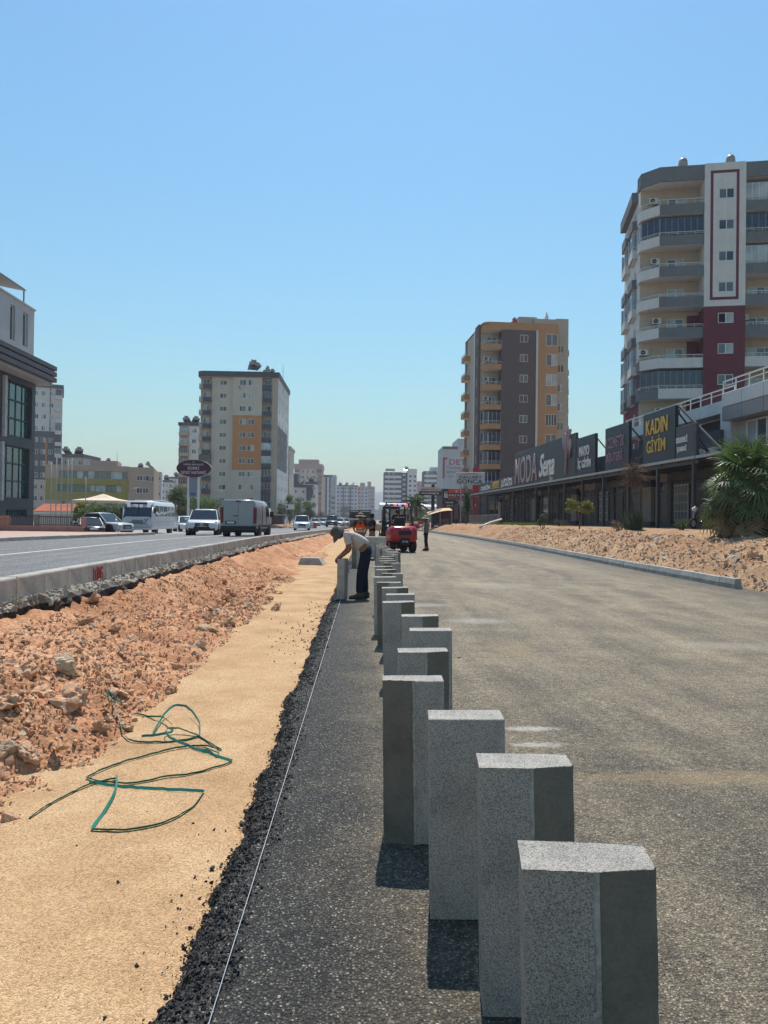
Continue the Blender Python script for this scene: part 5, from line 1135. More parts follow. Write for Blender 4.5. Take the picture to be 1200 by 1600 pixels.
def ex1(B, W, z):
    s = 440 / 1155; B.block(W, W + 9 * s, .6, 12, 0, z(738), NVY)
    for i in range(9): q = MB(); q.box(W + .6, W + 6 * s, .1, .58, z(743 + 7.5 * i), z(740 + 7.5 * i), BLU); q.build('balcony', B.t)
    x1 = W + 9 * s; w = 14.5 * s
    B.side((x1, 0), (x1 + w, 0), 0, z(732), WHB, [(u, z(745.5 + 7.4 * i), 1.5, 1.4, '2d') for i in range(8) for u in (.9, 3.6)]); B.side((x1 + w, 0), (x1 + w, 12), 0, z(732), WHB); B.side((x1, 12), (x1, 0), 0, z(732), WHB); B.poly([(x1, 0), (x1 + w, 0), (x1 + w, 12), (x1, 12)], z(732), ROOFM)
    q = MB(); q.box(1, 6.5, 1, 5, z(735), z(732), GRM)
    for u in (1.6, 5.8): q.bar((u, 3, z(738)), (u, 3, z(735)), .3, .3, GRM)
    q.build('roof_sign_frame', B.t); B.heater((W + 3, 4, z(735)), 0, False, 1.4)
striped(599, 28, 'white and slate striped tower with flat roof frame behind the forklift', extra=ex1)
striped(661, 21, 'second striped tower, partly hidden by the white advertising wall', extra=lambda B, W, z: (B.block(W, W + 5, .5, 12, 0, z(729), WHB), B.block(W * .55, W, 4, 12, z(738), z(729), WHB)), top=736)
simple_block('house', 'small far block showing between the two striped towers', 650, 661, 752, 520, PNK, 8, 2, '2d', (), None, 14, -2)

def advert_wall():
    Y = 210.0; x0 = PX(690.5, Y); z = lambda py: PZ(710, py, Y); X = lambda px: PX(px, Y) - x0; LGT = mat('light_blue_grey_wall', (.42, .45, .47), .9, .04, .3)
    B = Bld('apartment_block', 'blank pale wall of a block painted with a pink and blue advertisement', (x0, Y, 0)); MG = mat('magenta_print', (.36, .07, .13), .8); SB = mat('steel_blue_print', (.13, .18, .24), .8)
    w1, w2 = X(714), X(748)
    B.side((0, 0), (w1, 0), 0, z(697.5), LGT, (), [(0, w1, z(702), z(697.5), BRNX)]); B.side((w1, 0), (w2, 0), 0, z(685), LGT); B.side((0, 14), (0, 0), 0, z(697.5), LGT); B.side((w1, 14), (w1, 0), z(697.5), z(685), LGT); B.side((w2, 0), (w2, 14), 0, z(685), LGT); B.side((w2, 14), (0, 14), 0, z(697), LGT); B.poly([(0, 0), (w1, 0), (w1, 14), (0, 14)], z(697.6), ROOFM); B.poly([(w1, 0), (w2, 0), (w2, 14), (w1, 14)], z(685.2), ROOFM)
    q = MB(); q.box(.05, X(694), -.03, -.005, z(748), z(715), MG); q.box(X(694), X(698), -.03, -.005, z(718), z(715), MG); q.build('painted_bracket', B.t)
    lettering(B.t, 'DET', ((X(701) + X(727)) / 2, -.02, z(722)), X(727) - X(701), z(717.5) - z(726), MG, 0, .03); lettering(B.t, 'Concept B', ((X(698) + X(727)) / 2, -.02, z(731)), X(727) - X(698), z(728.5) - z(734.5), SB, 0, .03)
    lettering(B.t, 'BEYAZ EŞYA', ((X(697) + X(727)) / 2, -.02, z(738)), X(727) - X(697), z(736) - z(741), SB, 0, .03); lettering(B.t, 'OUTLET', (X(703), -.02, z(744.5)), X(708) - X(698.5), z(743) - z(746.5), SB, 0, .03); B.done()
BRNX = mat('brown_band', (.16, .12, .11), .9)
advert_wall()

# low white-roofed hall behind the forklift
def hall():
    Y = 140.0; z = lambda py: PZ(640, py, Y); x0 = PX(594, Y); X = lambda px: PX(px, Y) - x0; GW = mat('grey_hall_wall', (.36, .37, .37), .9, .06, .5)
    B = Bld('hall', 'low hall with a bright white fascia seen through and beside the forklift', (x0, Y, 0)); WF = mat('bright_white_fascia', (.8, .8, .79), .5, .03)
    B.side((X(611), 2), (X(690), 2), 0, z(796), GW, [(X(p) - X(611), 1.2, 2.2, 1.4, '2d') for p in (618, 632)]); B.side((X(611), 14), (X(611), 2), 0, z(796), GW); B.side((X(690), 2), (X(690), 14), 0, z(796), GW); B.side((X(690), 14), (X(611), 14), 0, z(796), GW)
    for (a, b_, t) in ((593.5, 602.5, 789), (606, 640, 790), (640.2, 663, 790), (663.2, 690, 791)): q = MB(); q.box(X(a), X(b_), -.4, 14, z(795.5), z(t), WF); q.add([(X(a), -.4, z(t) + .01), (X(b_), -.4, z(t) + .01), (X(b_), 6, z(t) + .5), (X(a), 6, z(t) + .5)], [(0, 1, 2, 3)], WF); q.build('roof', B.t)
    q = MB(); q.box(X(593.5), X(596), -.2, .2, 0, z(795.6), mat('white_column', (.6, .6, .58), .7)); q.build('column', B.t); B.block(X(597), X(605), 1.5, 4, 0, z(797), mat('brown_shed', (.16, .12, .09), .9, .15)); B.done()
hall()
# ------------------------------------------------------------------ vegetation
LEAF = mat('dark_green_leaves', (0.065, 0.11, 0.03), .6, .35, .8, spec=.3); LEAF2 = mat('fresh_green_leaves', (0.10, 0.15, 0.03), .6, .3, .8, spec=.3); LEAF3 = mat('grey_green_leaves', (0.085, 0.105, 0.06), .7, .25, .8); LEAFY = mat('yellow_green_leaves', (0.20, 0.20, 0.04), .6, .25, .8)
DRYL = mat('dry_brown_twigs', (0.17, 0.105, 0.075), .9, .3, 3); BARK = mat('tree_bark', (0.15, 0.11, 0.08), .95, .3, 6, .5, 30)
def translucent(m, f=.4):                      # thin leaves let sunlight through
    nt = m.node_tree; p = nt.nodes['Principled BSDF']; tr = nt.nodes.new('ShaderNodeBsdfTranslucent'); mx = nt.nodes.new('ShaderNodeMixShader'); mx.inputs[0].default_value = f
    src = p.inputs['Base Color'].links[0].from_socket; nt.links.new(src, tr.inputs[0]); nt.links.new(p.outputs[0], mx.inputs[1]); nt.links.new(tr.outputs[0], mx.inputs[2]); nt.links.new(mx.outputs[0], nt.nodes['Material Output'].inputs['Surface'])
for lm_ in (LEAF, LEAF2, LEAF3, LEAFY): translucent(lm_)
def leaves(b, cs, n, ls, m, squash=1.0, r=None):
    """leaf faces spread through clumps (centre, radius), thinner towards the clump centre"""
    r = r or rnd
    for _ in range(n):
        c, rad = cs[r.randrange(len(cs))]
        d = Vector((r.gauss(0, 1), r.gauss(0, 1), r.gauss(0, 1) * squash)).normalized() * rad * (r.random() ** .45) * r.uniform(.85, 1.15)
        p = Vector(c) + d; q = Euler((r.uniform(-.9, .9), r.uniform(-.9, .9), r.uniform(0, 6.28))).to_matrix(); s = ls * r.uniform(.6, 1.3)
        u = q @ Vector((s, 0, 0)); w = q @ Vector((0, s * .42, 0)); k = q @ Vector((0, 0, s * .16))
        b.add([p - u, p - w * .9 + k, p + u, p + w * .9 + k], [(0, 1, 2, 3)], m)
def tree(name, label, px, py, Y, h, w, m=LEAF, n=2200, ls=None, trunk=.35, group=None, z=None, shape='round', clumps=16, cat='tree'):
    p = at(px, py, Y); z = p.z if z is None else z
    t = thing(name, label, cat, (p.x, Y, z), rnd.uniform(0, 6), group)
    r = random.Random(int(px * 7 + Y)); th = h * trunk; tb = MB(); cs = []
    lean = Vector((r.uniform(-.05, .05) * h, r.uniform(-.05, .05) * h, 0))
    tb.tube([(0, 0, -.2), lean * .4 + Vector((0, 0, th * .6)), lean + Vector((0, 0, h * .75))], [h * .022 + .03, h * .016 + .02, h * .006], BARK, 7)
    for k in range(clumps):
        f = r.random()
        if shape == 'cone': zz = th + (h - th) * f * .95; rr = w * .5 * (1 - f) * r.uniform(.1, .75); rad = w * .5 * (.22 + .35 * (1 - f))
        elif shape == 'column': zz = th + (h - th) * f * .9; rr = w * .5 * r.uniform(0, .4) * (1 - f * .6); rad = w * .5 * (.75 - .35 * f)
        else: zz = th + (h - th) * (.12 + .76 * f); e = math.sqrt(max(.05, 1 - (2 * f - 1) ** 2)); rr = w * .5 * e * math.sqrt(r.random()) * .78; rad = w * r.uniform(.13, .24)
        a = r.uniform(0, 6.28); c = Vector((rr * math.cos(a), rr * math.sin(a), zz)) + lean; cs.append((c, rad))
        if shape == 'round' and k % 2 == 0: tb.tube([lean * .5 + Vector((0, 0, th * r.uniform(.6, 1))), c * .55 + Vector((0, 0, th * .45)), c], [h * .012, h * .008, h * .003], BARK, 5)
    tb.build('trunk', t); cb = MB(); leaves(cb, cs, n, ls or max(.1, h * .035), m, .8, r); cb.build('crown', t, recalc=False); return t
def bush(label, px, py, Y, h, w, m=LEAF2, n=900, ls=.09, z=None, name='bush', group=None, stems=5):
    p = at(px, py, Y); z = p.z if z is None else z; t = thing(name, label, 'bush', (p.x, Y, z), 0, group); r = random.Random(int(px * 3 + Y)); tb = MB(); cs = []
    for k in range(12): a = r.uniform(0, 6.28); q = math.sqrt(r.random()) * w * .36; cs.append((Vector((q * math.cos(a), q * math.sin(a), h * r.uniform(.3, .85))), w * r.uniform(.14, .24)))
    for k in range(stems): c = cs[k][0]; tb.tube([(c.x * .2, c.y * .2, -.1), c * .6, c], [.03, .02, .008], BARK, 5)
    tb.build('stem', t); cb = MB(); leaves(cb, cs, n, ls, m, 1, r); cb.build('foliage', t, recalc=False); return t
# fan palm by the road, right edge
def fan_mesh(R_, droop, seed, m, fold=.25, nb=26, spread=R(155)):
    r = random.Random(seed); b = MB()
    for k in range(nb):
        a = -spread + 2 * spread * k / (nb - 1); L = R_ * (1 - .22 * (abs(a) / spread) ** 2) * r.uniform(.9, 1.08); d = Vector((math.cos(a), math.sin(a), 0)); s = Vector((-d.y, d.x, 0))
        pts = []; dr = droop * r.uniform(.7, 1.4); side = r.uniform(-.12, .12)
        for f, w in ((.06, .016), (.35, .046), (.62, .036), (.84, .016), (1.0, .003)):
            c = d * L * f + s * side * f * f * L * .4 + Vector((0, 0, .10 * math.sin(f * 2.2) * R_ - dr * f ** 2.6 * L)); pts.append((c - s * w * R_, c + Vector((0, 0, -.02 * R_ * (1 - f))), c + s * w * R_))
        vs = [v for q in pts for v in q]; fs = []
        for i in range(4): fs += [(i * 3, i * 3 + 1, i * 3 + 4, i * 3 + 3), (i * 3 + 1, i * 3 + 2, i * 3 + 5, i * 3 + 4)]
        b.add(vs, fs, m)
    return b
PALM = mat('palm_frond_green', (0.085, 0.135, 0.035), .45, .25, 2, spec=.45); PALMD = mat('palm_frond_dull', (0.10, 0.12, 0.05), .6, .25, 2); PALMB = mat('palm_frond_dry', (0.25, 0.19, 0.11), .8, .25, 2)
for lm_ in (PALM, PALMD): translucent(lm_, .28)
def fan_palm(label, x, y, z, h, n, reach, seed, dry=8):
    t = thing('fan_palm', label, 'palm', (x, y, z), 0, None); r = random.Random(seed)
    tb = MB(); tb.tube([(0, 0, -.2), (0.03, 0, h * .3), (0, .03, h * .62)], [.26, .22, .17], BARK, 10)
    for k in range(26): a = k * 2.4; zz = .1 + h * .5 * k / 26; tb.bar((.2 * math.cos(a), .2 * math.sin(a), zz), (.34 * math.cos(a), .34 * math.sin(a), zz + .22), .05, .02, PALMB)
    tb.build('trunk', t)
    protos = [fan_mesh(.68, d, 10 + i, m).mesh('frond', recalc=False) for i, (d, m) in enumerate(((.25, PALM), (.5, PALM), (.75, PALMD), (.4, PALMD), (.95, PALMB)))]
    for k in range(n):
        f = (k + .5) / n; el = R(78 - 120 * f + r.uniform(-8, 8)); a = k * 2.39996 + r.uniform(-.2, .2); L = reach * r.uniform(.75, 1.08) * (.8 + .2 * math.cos(el))
        base = Vector((0, 0, h * (.62 - .32 * f))); d = Vector((math.cos(a) * math.cos(el), math.sin(a) * math.cos(el), math.sin(el))); tip = base + d * L + Vector((0, 0, -.18 * L * math.cos(el)))
        pm = MB(); mid = base + d * L * .55 + Vector((0, 0, .05 * L)); pm.tube([base, mid, tip], [.022, .016, .01], PALMD, 5)
        mesh = protos[4] if f > 1 - dry / n else protos[r.choice((0, 0, 1, 1, 3) if f < .55 else (1, 2, 2, 3))]
        o = link('frond', mesh, t, tip); dd = (tip - mid).normalized(); dd.z -= .1 + .35 * f; dd.normalize()
        up = Vector((0, 0, 1)) - dd * dd.z; up.normalize(); sd = up.cross(dd); o.rotation_euler = Matrix((dd, sd, up)).transposed().to_euler(); o.rotation_euler.rotate_axis('X', r.uniform(-.9, .9)); s = r.uniform(.85, 1.2) * (.78 + .3 * reach * .5); o.scale = (s, s, s)
        pm.build('petiole', o.parent)
    return t
pb = at(1165, 838, 23.0)
fan_palm('big fan palm with hanging fronds on the dirt bank by the shop end', 12.1, 23.0, 1.05, 3.0, 58, 1.1, 5, 9)
fan_palm('second fan palm, cut by the picture edge, behind the big one', 13.9, 24.6, 1.1, 3.3, 40, 1.15, 9, 6)

by_ = lambda px, Y: bank_z(PX(px, Y), Y)
# plants in front of the shop
def sapling(label, px, Y, h, crown, m, r0, grass=False, zc=None):
    z = by_(px, Y); t = thing('young_tree', label, 'tree', (PX(px, Y), Y, z)); r = random.Random(int(px)); tb = MB(); tb.tube([(0, 0, -.2), (.04, 0, h * .35), (-.03, .02, h * .62), (.05, 0, h * .8)], [.045, .04, .035, .02], BARK, 6); cs = []
    for k in range(9): a = r.uniform(0, 6.28); c = Vector((math.cos(a) * crown * .33, math.sin(a) * crown * .33, h * r.uniform(.66, .94))); cs.append((c, crown * .2)); tb.tube([(0, 0, h * .6), c * .5 + Vector((0, 0, h * .32)), c], [.02, .014, .006], BARK, 4)
    tb.build('trunk', t); cb = MB(); leaves(cb, cs, r0, .085, m, .7, r); cb.build('crown', t, recalc=False); return t
sapling('young green tree with a bare crooked stem in front of the shop windows', 905, 41.0, 1.75, 1.5, LEAFY, 900)
t = sapling('dead young tree with brown tangled twigs rising to the shop canopy', 989, 34.5, 3.3, 1.0, DRYL, 100)
r_ = random.Random(4); tw = MB()
for k in range(260):
    a = r_.uniform(0, 6.28); c = Vector((math.cos(a) * .4 * r_.random(), math.sin(a) * .4 * r_.random(), r_.uniform(2.0, 3.1))); d = Vector((r_.gauss(0, .22), r_.gauss(0, .22), r_.gauss(.02, .16))); tw.tube([c, c + d, c + d * 1.6 + Vector((r_.gauss(0, .08), 0, -.08))], [.012, .009, .005], DRYL, 3)
tw.build('twigs', t)
def tall_grass(label, px, Y, h, w, n, m):
    z = by_(px, Y); b = MB(); r = random.Random(int(px + 1))
    for k in range(n):
        a = r.uniform(0, 6.28); q = math.sqrt(r.random()) * w * .5; p = Vector((q * math.cos(a), q * math.sin(a), -.02)); L = h * r.uniform(.4, 1.05); d = Vector((r.gauss(0, .16), r.gauss(0, .16), 1)); s = Vector((math.sin(a), -math.cos(a), 0)) * .011
        m1 = p + d * L * .55; t1 = p + d * L + Vector((r.gauss(0, .12), r.gauss(0, .12), -.08)) * L; b.add([p - s, p + s, m1 + s * .8, t1, m1 - s * .8], [(0, 1, 2, 3, 4)], m)
    return tag(b.build('grass_tuft', None, (PX(px, Y), Y, z), recalc=False), label, 'grass tuft')
tall_grass('tall green weeds round the foot of the dead young tree', 990, 34.2, 1.1, .9, 420, LEAF3)
bush('low green weed bush at the bank edge below the lettered shop sign', 848, 820, 46.5, 1.15, .85, LEAF3, 800, .06, by_(848, 46.5)); bush('dark low bush at the foot of the last canopy post', 1066, 820, 33.0, .45, .8, LEAF, 500, .05, by_(1066, 33)); bush('dry straw tuft beside the weeds under the dead tree', 968, 820, 35.2, .35, .9, PALMB, 500, .05, by_(968, 35.2))
bush('small shrub on the dirt before the far end of the shop', 876, 820, 52, .4, 1.2, LEAF3, 400, .06, by_(876, 52))
gb = MB(); r_ = random.Random(6)
for k in range(2600):
    x, y = r_.uniform(12.3, 15.2), r_.uniform(58, 72); x += (y - 60) * .02; h_ = r_.uniform(.08, .3); s_ = r_.uniform(-.05, .05); gz = bank_z(x, y); gb.add([(x - .02, y, gz), (x + .02, y, gz), (x + s_, y + s_, gz + h_)], [(0, 1, 2)], LEAF2)
gb.build('grass', None, recalc=False, kind='stuff')
tree('small_tree', 'slim young tree with dense conical crown left of the shop canopy', 728, 815, 84, 3.9, 1.75, LEAF2, 1600, .13, .30, None, by_(728, 84), 'cone', 22)
def date_palm(label, px, Y, h, z):
    t = thing('palm_tree', label, 'palm', (PX(px, Y), Y, z)); tb = MB(); tb.tube([(0, 0, -.2), (.1, 0, h * .5), (0, 0, h * .78)], [.32, .27, .25], BARK, 9); tb.build('trunk', t); r = random.Random(3)
    pr = []
    for dr in (.5, .9):
        b = MB(); pts = [Vector((2.1 * f, 0, .6 * f - dr * 1.9 * f * f)) for f in (0, .25, .5, .75, 1)]; b.tube(pts, [.03, .025, .02, .012, .006], LEAF3, 4)
        for k in range(40):
            f = .1 + .88 * k / 40; i = min(3, int(f * 4)); p = pts[i].lerp(pts[i + 1], f * 4 - i); L = .5 * (1 - .5 * f)
            for s in (-1, 1): b.add([p, p + Vector((.12, s * L * .5, -.02)), p + Vector((.22, s * L, -.14 - .1 * f)), p + Vector((.05, s * L * .5, -.06))], [(0, 1, 2, 3)], LEAF)
        pr.append(b.mesh('frond', recalc=False))
    for k in range(34): o = link('frond', pr[k % 2], t, (0, 0, h * .78), k * 2.4); o.rotation_euler = (0, R(-58 + 95 * (k / 34)), k * 2.4)
    return t
date_palm('feathery palm tree behind the forklift in front of the grey hall', 649, 110, 4.7, .2)
bush('dark rounded shrub beside the palm in front of the grey hall', 650, 822, 106, 1.9, 3.2, LEAF, 900, .18, 0.1)

# left-hand trees and hedge
GZ = .05
for i, (px, w, h, Y, m, l) in enumerate(((142, 2.6, 2.6, 62, LEAF2, 'rounded green shrub, first behind the silver car'), (157, 3.0, 2.9, 64, LEAF, 'darker green shrub behind the silver car roof'), (171, 3.0, 2.6, 62, LEAF3, 'greyish shrub between the silver car and the minibus'), (186, 2.8, 2.8, 63, LEAF2, 'green shrub touching the front of the minibus'), (126, 2.4, 3.2, 66, LEAFY, 'yellow green shrub beside the red tiled roof'))):
    bush(l + ' in the hedge', px, 830, Y, h, w, m, 1700, .13, GZ - .1)
for px, Y, h, w, m, lab, n in ((281, 100, 5.6, 5.2, LEAF, 'dark round tree behind the back of the minibus', 3200), (262, 112, 4.4, 4.0, LEAF2, 'lighter tree over the roof of the minibus', 1800), (316, 118, 5.2, 5.0, LEAF2, 'green tree just right of the oval sign post', 2400), (334, 126, 4.6, 4.0, LEAF, 'dark tree over the roof of the white car', 1800), (300, 108, 4.6, 3.6, LEAF, 'dark tree under the oval hospital sign', 1800)):
    tree('street_tree', lab, px, 825, Y, h, w, m, n, .17, .25, None, -.2)
for px, Y, h, w, lab in ((357, 140, 4.0, 2.4, 'first'), (368, 142, 3.4, 2.6, 'second'), (379, 140, 4.3, 2.4, 'third'), (391, 143, 3.9, 2.6, 'fourth'), (402, 140, 4.4, 2.0, 'fifth')):
    tree('garden_tree', f'{lab} small tree from the left at the foot of the cream tower', px, 825, Y, h, w, LEAF3, 900, .15, .2, None, -.2, 'column', 9)
for px, Y, h, w, m, lab in ((452, 165, 7.2, 5.2, LEAF2, 'bright topped tree behind the small white signboard'), (468, 172, 7.2, 5.6, LEAF, 'big dark tree in the middle of the roadside clump'), (482, 178, 6.2, 4.6, LEAF, 'dark tree ending the roadside clump'), (440, 170, 5.4, 3.2, LEAF, 'dark narrow tree next to the beige tower')):
    tree('roadside_tree', lab, px, 825, Y, h, w, m, 2600, .2, .18, None, -.4)
for px, Y, h, w, lab in ((497, 230, 4, 6, 'low tree in front of the dark glass tower'), (538, 330, 8, 12, 'far tree under the pale blue tower'), (552, 360, 6, 12, 'far low tree left of the road rollers'), (515, 300, 4, 8, 'far low tree above the parked cars')):
    tree('far_tree', lab, px, 820, Y, h, w, LEAF3, 1400, .3, .12, None, -.6)

# ------------------------------------------------------------------ left-hand street pieces
PKW = mat('salmon_wall_paint', (0.40, 0.21, 0.17), .9, .1, 2, streak=.2)
def pink_wall():
    Y = 50.0; zb = old_z(-14.1, Y) + .12; t = thing('garden_wall', 'low salmon wall with two pillars and a dark railing in front of the office', 'wall', (0, Y, zb)); X = lambda px: PX(px, Y); z = lambda py: PZ(60, py, Y) - zb
    q = MB(); q.box(X(-60), X(129), -.14, .14, -.3, z(821.5), PKW); q.build('panel', t)
    for px in (8, 131): q = MB(); q.box(X(px - 7 if px < 50 else px - 3), X(px + 7 if px < 50 else px + 3), -.2, .2, -.3, z(807), PKW); q.build('pillar', t, bevel=.02)
    for a, b_ in ((15, 54), (61, 124), (-58, 0)):
        q = MB(); q.box(X(a), X(b_), -.025, .025, z(808), z(806.5), DKM); q.box(X(a), X(b_), -.025, .025, z(820.5), z(819.3), DKM); n = int((X(b_) - X(a)) / .14)
        for k in range(n + 1): x = X(a) + (X(b_) - X(a)) * k / n; q.box(x - .014, x + .014, -.014, .014, z(820), z(808), DKM)
        q.build('railing', t)
    q = MB(); q.box(X(54), X(61), -.1, .1, -.3, z(804), mat('grey_gate_post', (.2, .19, .18), .8)); q.build('gate_post', t)
pink_wall()
def tile_house():
    Y = 85.0; t = thing('house', 'small house with an orange red tiled roof behind the railing', 'house', (PX(50, Y), Y, .0)); X = lambda px: PX(px, Y) - PX(50, Y); z = lambda py: PZ(90, py, Y); TL = mat('terracotta_tiles', (0.40, 0.12, 0.06), .85, .25, 3); W = X(123)
    q = MB(); q.box(0.1, W - .15, .3, 6, 0, z(802), mat('cream_house_wall', (.5, .43, .35), .9, .08)); q.build('wall', t)
    q = MB(); q.box(0, W, .0, .12, z(803.5), z(799.5), WHB); q.build('eaves', t)
    rf = MB(); n = int(W / .28)
    for k in range(n):
        x0 = k * W / n; x1 = (k + 1) * W / n - .03; xm = (x0 + x1) / 2
        rf.add([(x0, -.1, z(799.4)), (xm, -.1, z(799.4) + .07), (x1, -.1, z(799.4)), (x0, 3.0, z(787)), (xm, 3.0, z(787) + .07), (x1, 3.0, z(787))], [(0, 1, 4, 3), (1, 2, 5, 4)], TL)
    rf.add([(0, -.1, z(799.4) - .02), (W, -.1, z(799.4) - .02), (W, 3.0, z(787) - .02), (0, 3.0, z(787) - .02)], [(0, 1, 2, 3)], TL); rf.add([(0, 3.0, z(787)), (W, 3.0, z(787)), (W, 6.1, z(799)), (0, 6.1, z(799))], [(0, 1, 2, 3)], TL); rf.build('roof', t)
    q = MB(); q.box(W * .78, W * .95, 2.4, 3.2, z(788), z(783), DGR); q.build('chimney', t)
tile_house()
def gazebo():
    Y = 75.0; t = thing('gazebo', 'cream pyramid canopy over the hedge', 'gazebo', (PX(161, Y), Y, 0)); z = lambda py: PZ(160, py, Y); w = (PX(197, Y) - PX(125, Y)) / 2; CN = mat('cream_canvas', (.62, .50, .36), .8, .06)
    q = MB(); zt, ze = z(771.5), z(782.5); C = [(-w, -w, ze), (w, -w, ze), (w, w, ze), (-w, w, ze)]
    for k in range(4):
        a, b_ = Vector(C[k]), Vector(C[(k + 1) % 4]); ap = Vector((0, 0, zt)); m = (a + b_) / 2; q.add([a, b_, b_.lerp(ap, .5) - Vector((0, 0, .12)), a.lerp(ap, .5) - Vector((0, 0, .12)), ap], [(0, 1, 2, 3), (3, 2, 4)], CN); q.add([a, b_, b_ - Vector((0, 0, .22)), a - Vector((0, 0, .22))], [(0, 1, 2, 3)], CN)
    q.build('canopy', t)
    for x, y in ((-w, -w), (w, -w), (w, w), (-w, w)): q = MB(); q.box(x * .97 - .06, x * .97 + .06, y * .97 - .06, y * .97 + .06, 0, ze, WHB); q.build('post', t)
gazebo()
def ball_fence():
    Y = 72.0; t = thing('ball_fence', 'row of tall thin steel poles of a ball court fence in front of the hospital', 'fence', (PX(79, Y), Y, 0))
    for px, py in ((79, 722), (87, 715), (95, 714), (105, 718), (111, 716), (133, 745)): q = MB(); x = PX(px, Y) - PX(79, Y); q.cyl((x, 0, 0), (x, 0, PZ(px, py, Y)), .045, GRM, 6); q.build('pole', t)
    for py in (790, 770): q = MB(); zz = PZ(95, py, Y); q.bar((0, .0, zz), (PX(111, Y) - PX(79, Y), 0, zz), .03, .03, GRM); q.build('rail', t)
ball_fence()
def street_lamp(label, px, pytop, Y, side=1, h=None):
    z0 = -.1; h = PZ(px, pytop, Y) - z0; t = thing('street_lamp', label, 'street lamp', (PX(px, Y), Y, z0)); q = MB(); q.tube([(0, 0, 0), (0, 0, h * .8), (side * .12, 0, h * .93), (side * .9, 0, h)], [.08, .06, .05, .04], GRM, 7); q.build('pole', t); q = MB(); q.obox((side * 1.2, 0, h), (.35, 0, .04 * side), (0, .12, 0), (0, 0, .06), METAL); q.build('lamp_head', t)
street_lamp('grey street lamp with its arm to the right before the hospital', 200, 762, 110, 1); street_lamp('thin street lamp at the foot of the cream tower', 350, 766, 130, -1)
def hospital_sign():
    Y = 82.0; z0 = 0.0; p = PX(300, Y); t = thing('hospital_sign', 'big maroon oval sign of the state hospital on a grey post panel', 'sign', (p, Y, z0)); X = lambda px: PX(px, Y) - p; z = lambda py: PZ(302, py, Y); MR = mat('maroon_sign', (.062, .018, .028), .35, .06); PN = mat('blue_grey_sign_panel', (.20, .23, .28), .6, .05)
    q = MB(); q.box(X(295), X(308), -.05, .12, z(777), z(743), PN); q.build('panel', t)
    for px in (293.6, 309.3): q = MB(); q.box(X(px) - .1, X(px) + .1, -.09, .16, z0, z(744), WHB); q.build('post', t)
    rx, rz_ = (X(329) - X(275)) / 2, (z(718.5) - z(745.5)) / 2; cz_ = (z(718.5) + z(745.5)) / 2; cx_ = (X(329) + X(275)) / 2
    q = MB(); ring = lambda y, s: [(cx_ + rx * s * math.cos(a), y, cz_ + rz_ * s * math.sin(a)) for a in [k * math.pi / 20 for k in range(40)]]
    q.loft([ring(-.28, .985), ring(-.2, 1), ring(.22, 1), ring(.28, .985)], MR, False); o = q.build('sign_board', t); q = MB(); q.loft([ring(.221, 1.004), ring(.32, 1.012)], WHB, False); q.build('rim', o)
    LT = mat('pale_sign_letter', (.52, .48, .50), .5, .03); lt = lambda s, py, w, h: lettering(o, s, (cx_, -.29, z(py)), w, h, LT, 0, .04)
    lt('T.C.', 721.8, .28, .16); lt('SAĞLIK BAKANLIĞI', 725.5, X(318) - X(287), .24); lt('ERDEMLİ', 731, X(311) - X(293), .42); lt('DEVLET HASTANESİ', 737.8, X(321.5) - X(283), .44)
    q = MB(); q.loft([[(X(301.5) + .32 * math.cos(a), -.06, z(772) + .16 * math.sin(a)) for a in [k * .3927 for k in range(16)]], [(X(301.5) + .32 * math.cos(a), -.075, z(772) + .16 * math.sin(a)) for a in [k * .3927 for k in range(16)]]], mat('navy_emblem', (.08, .11, .19), .6), False); q.build('emblem', t)
hospital_sign()
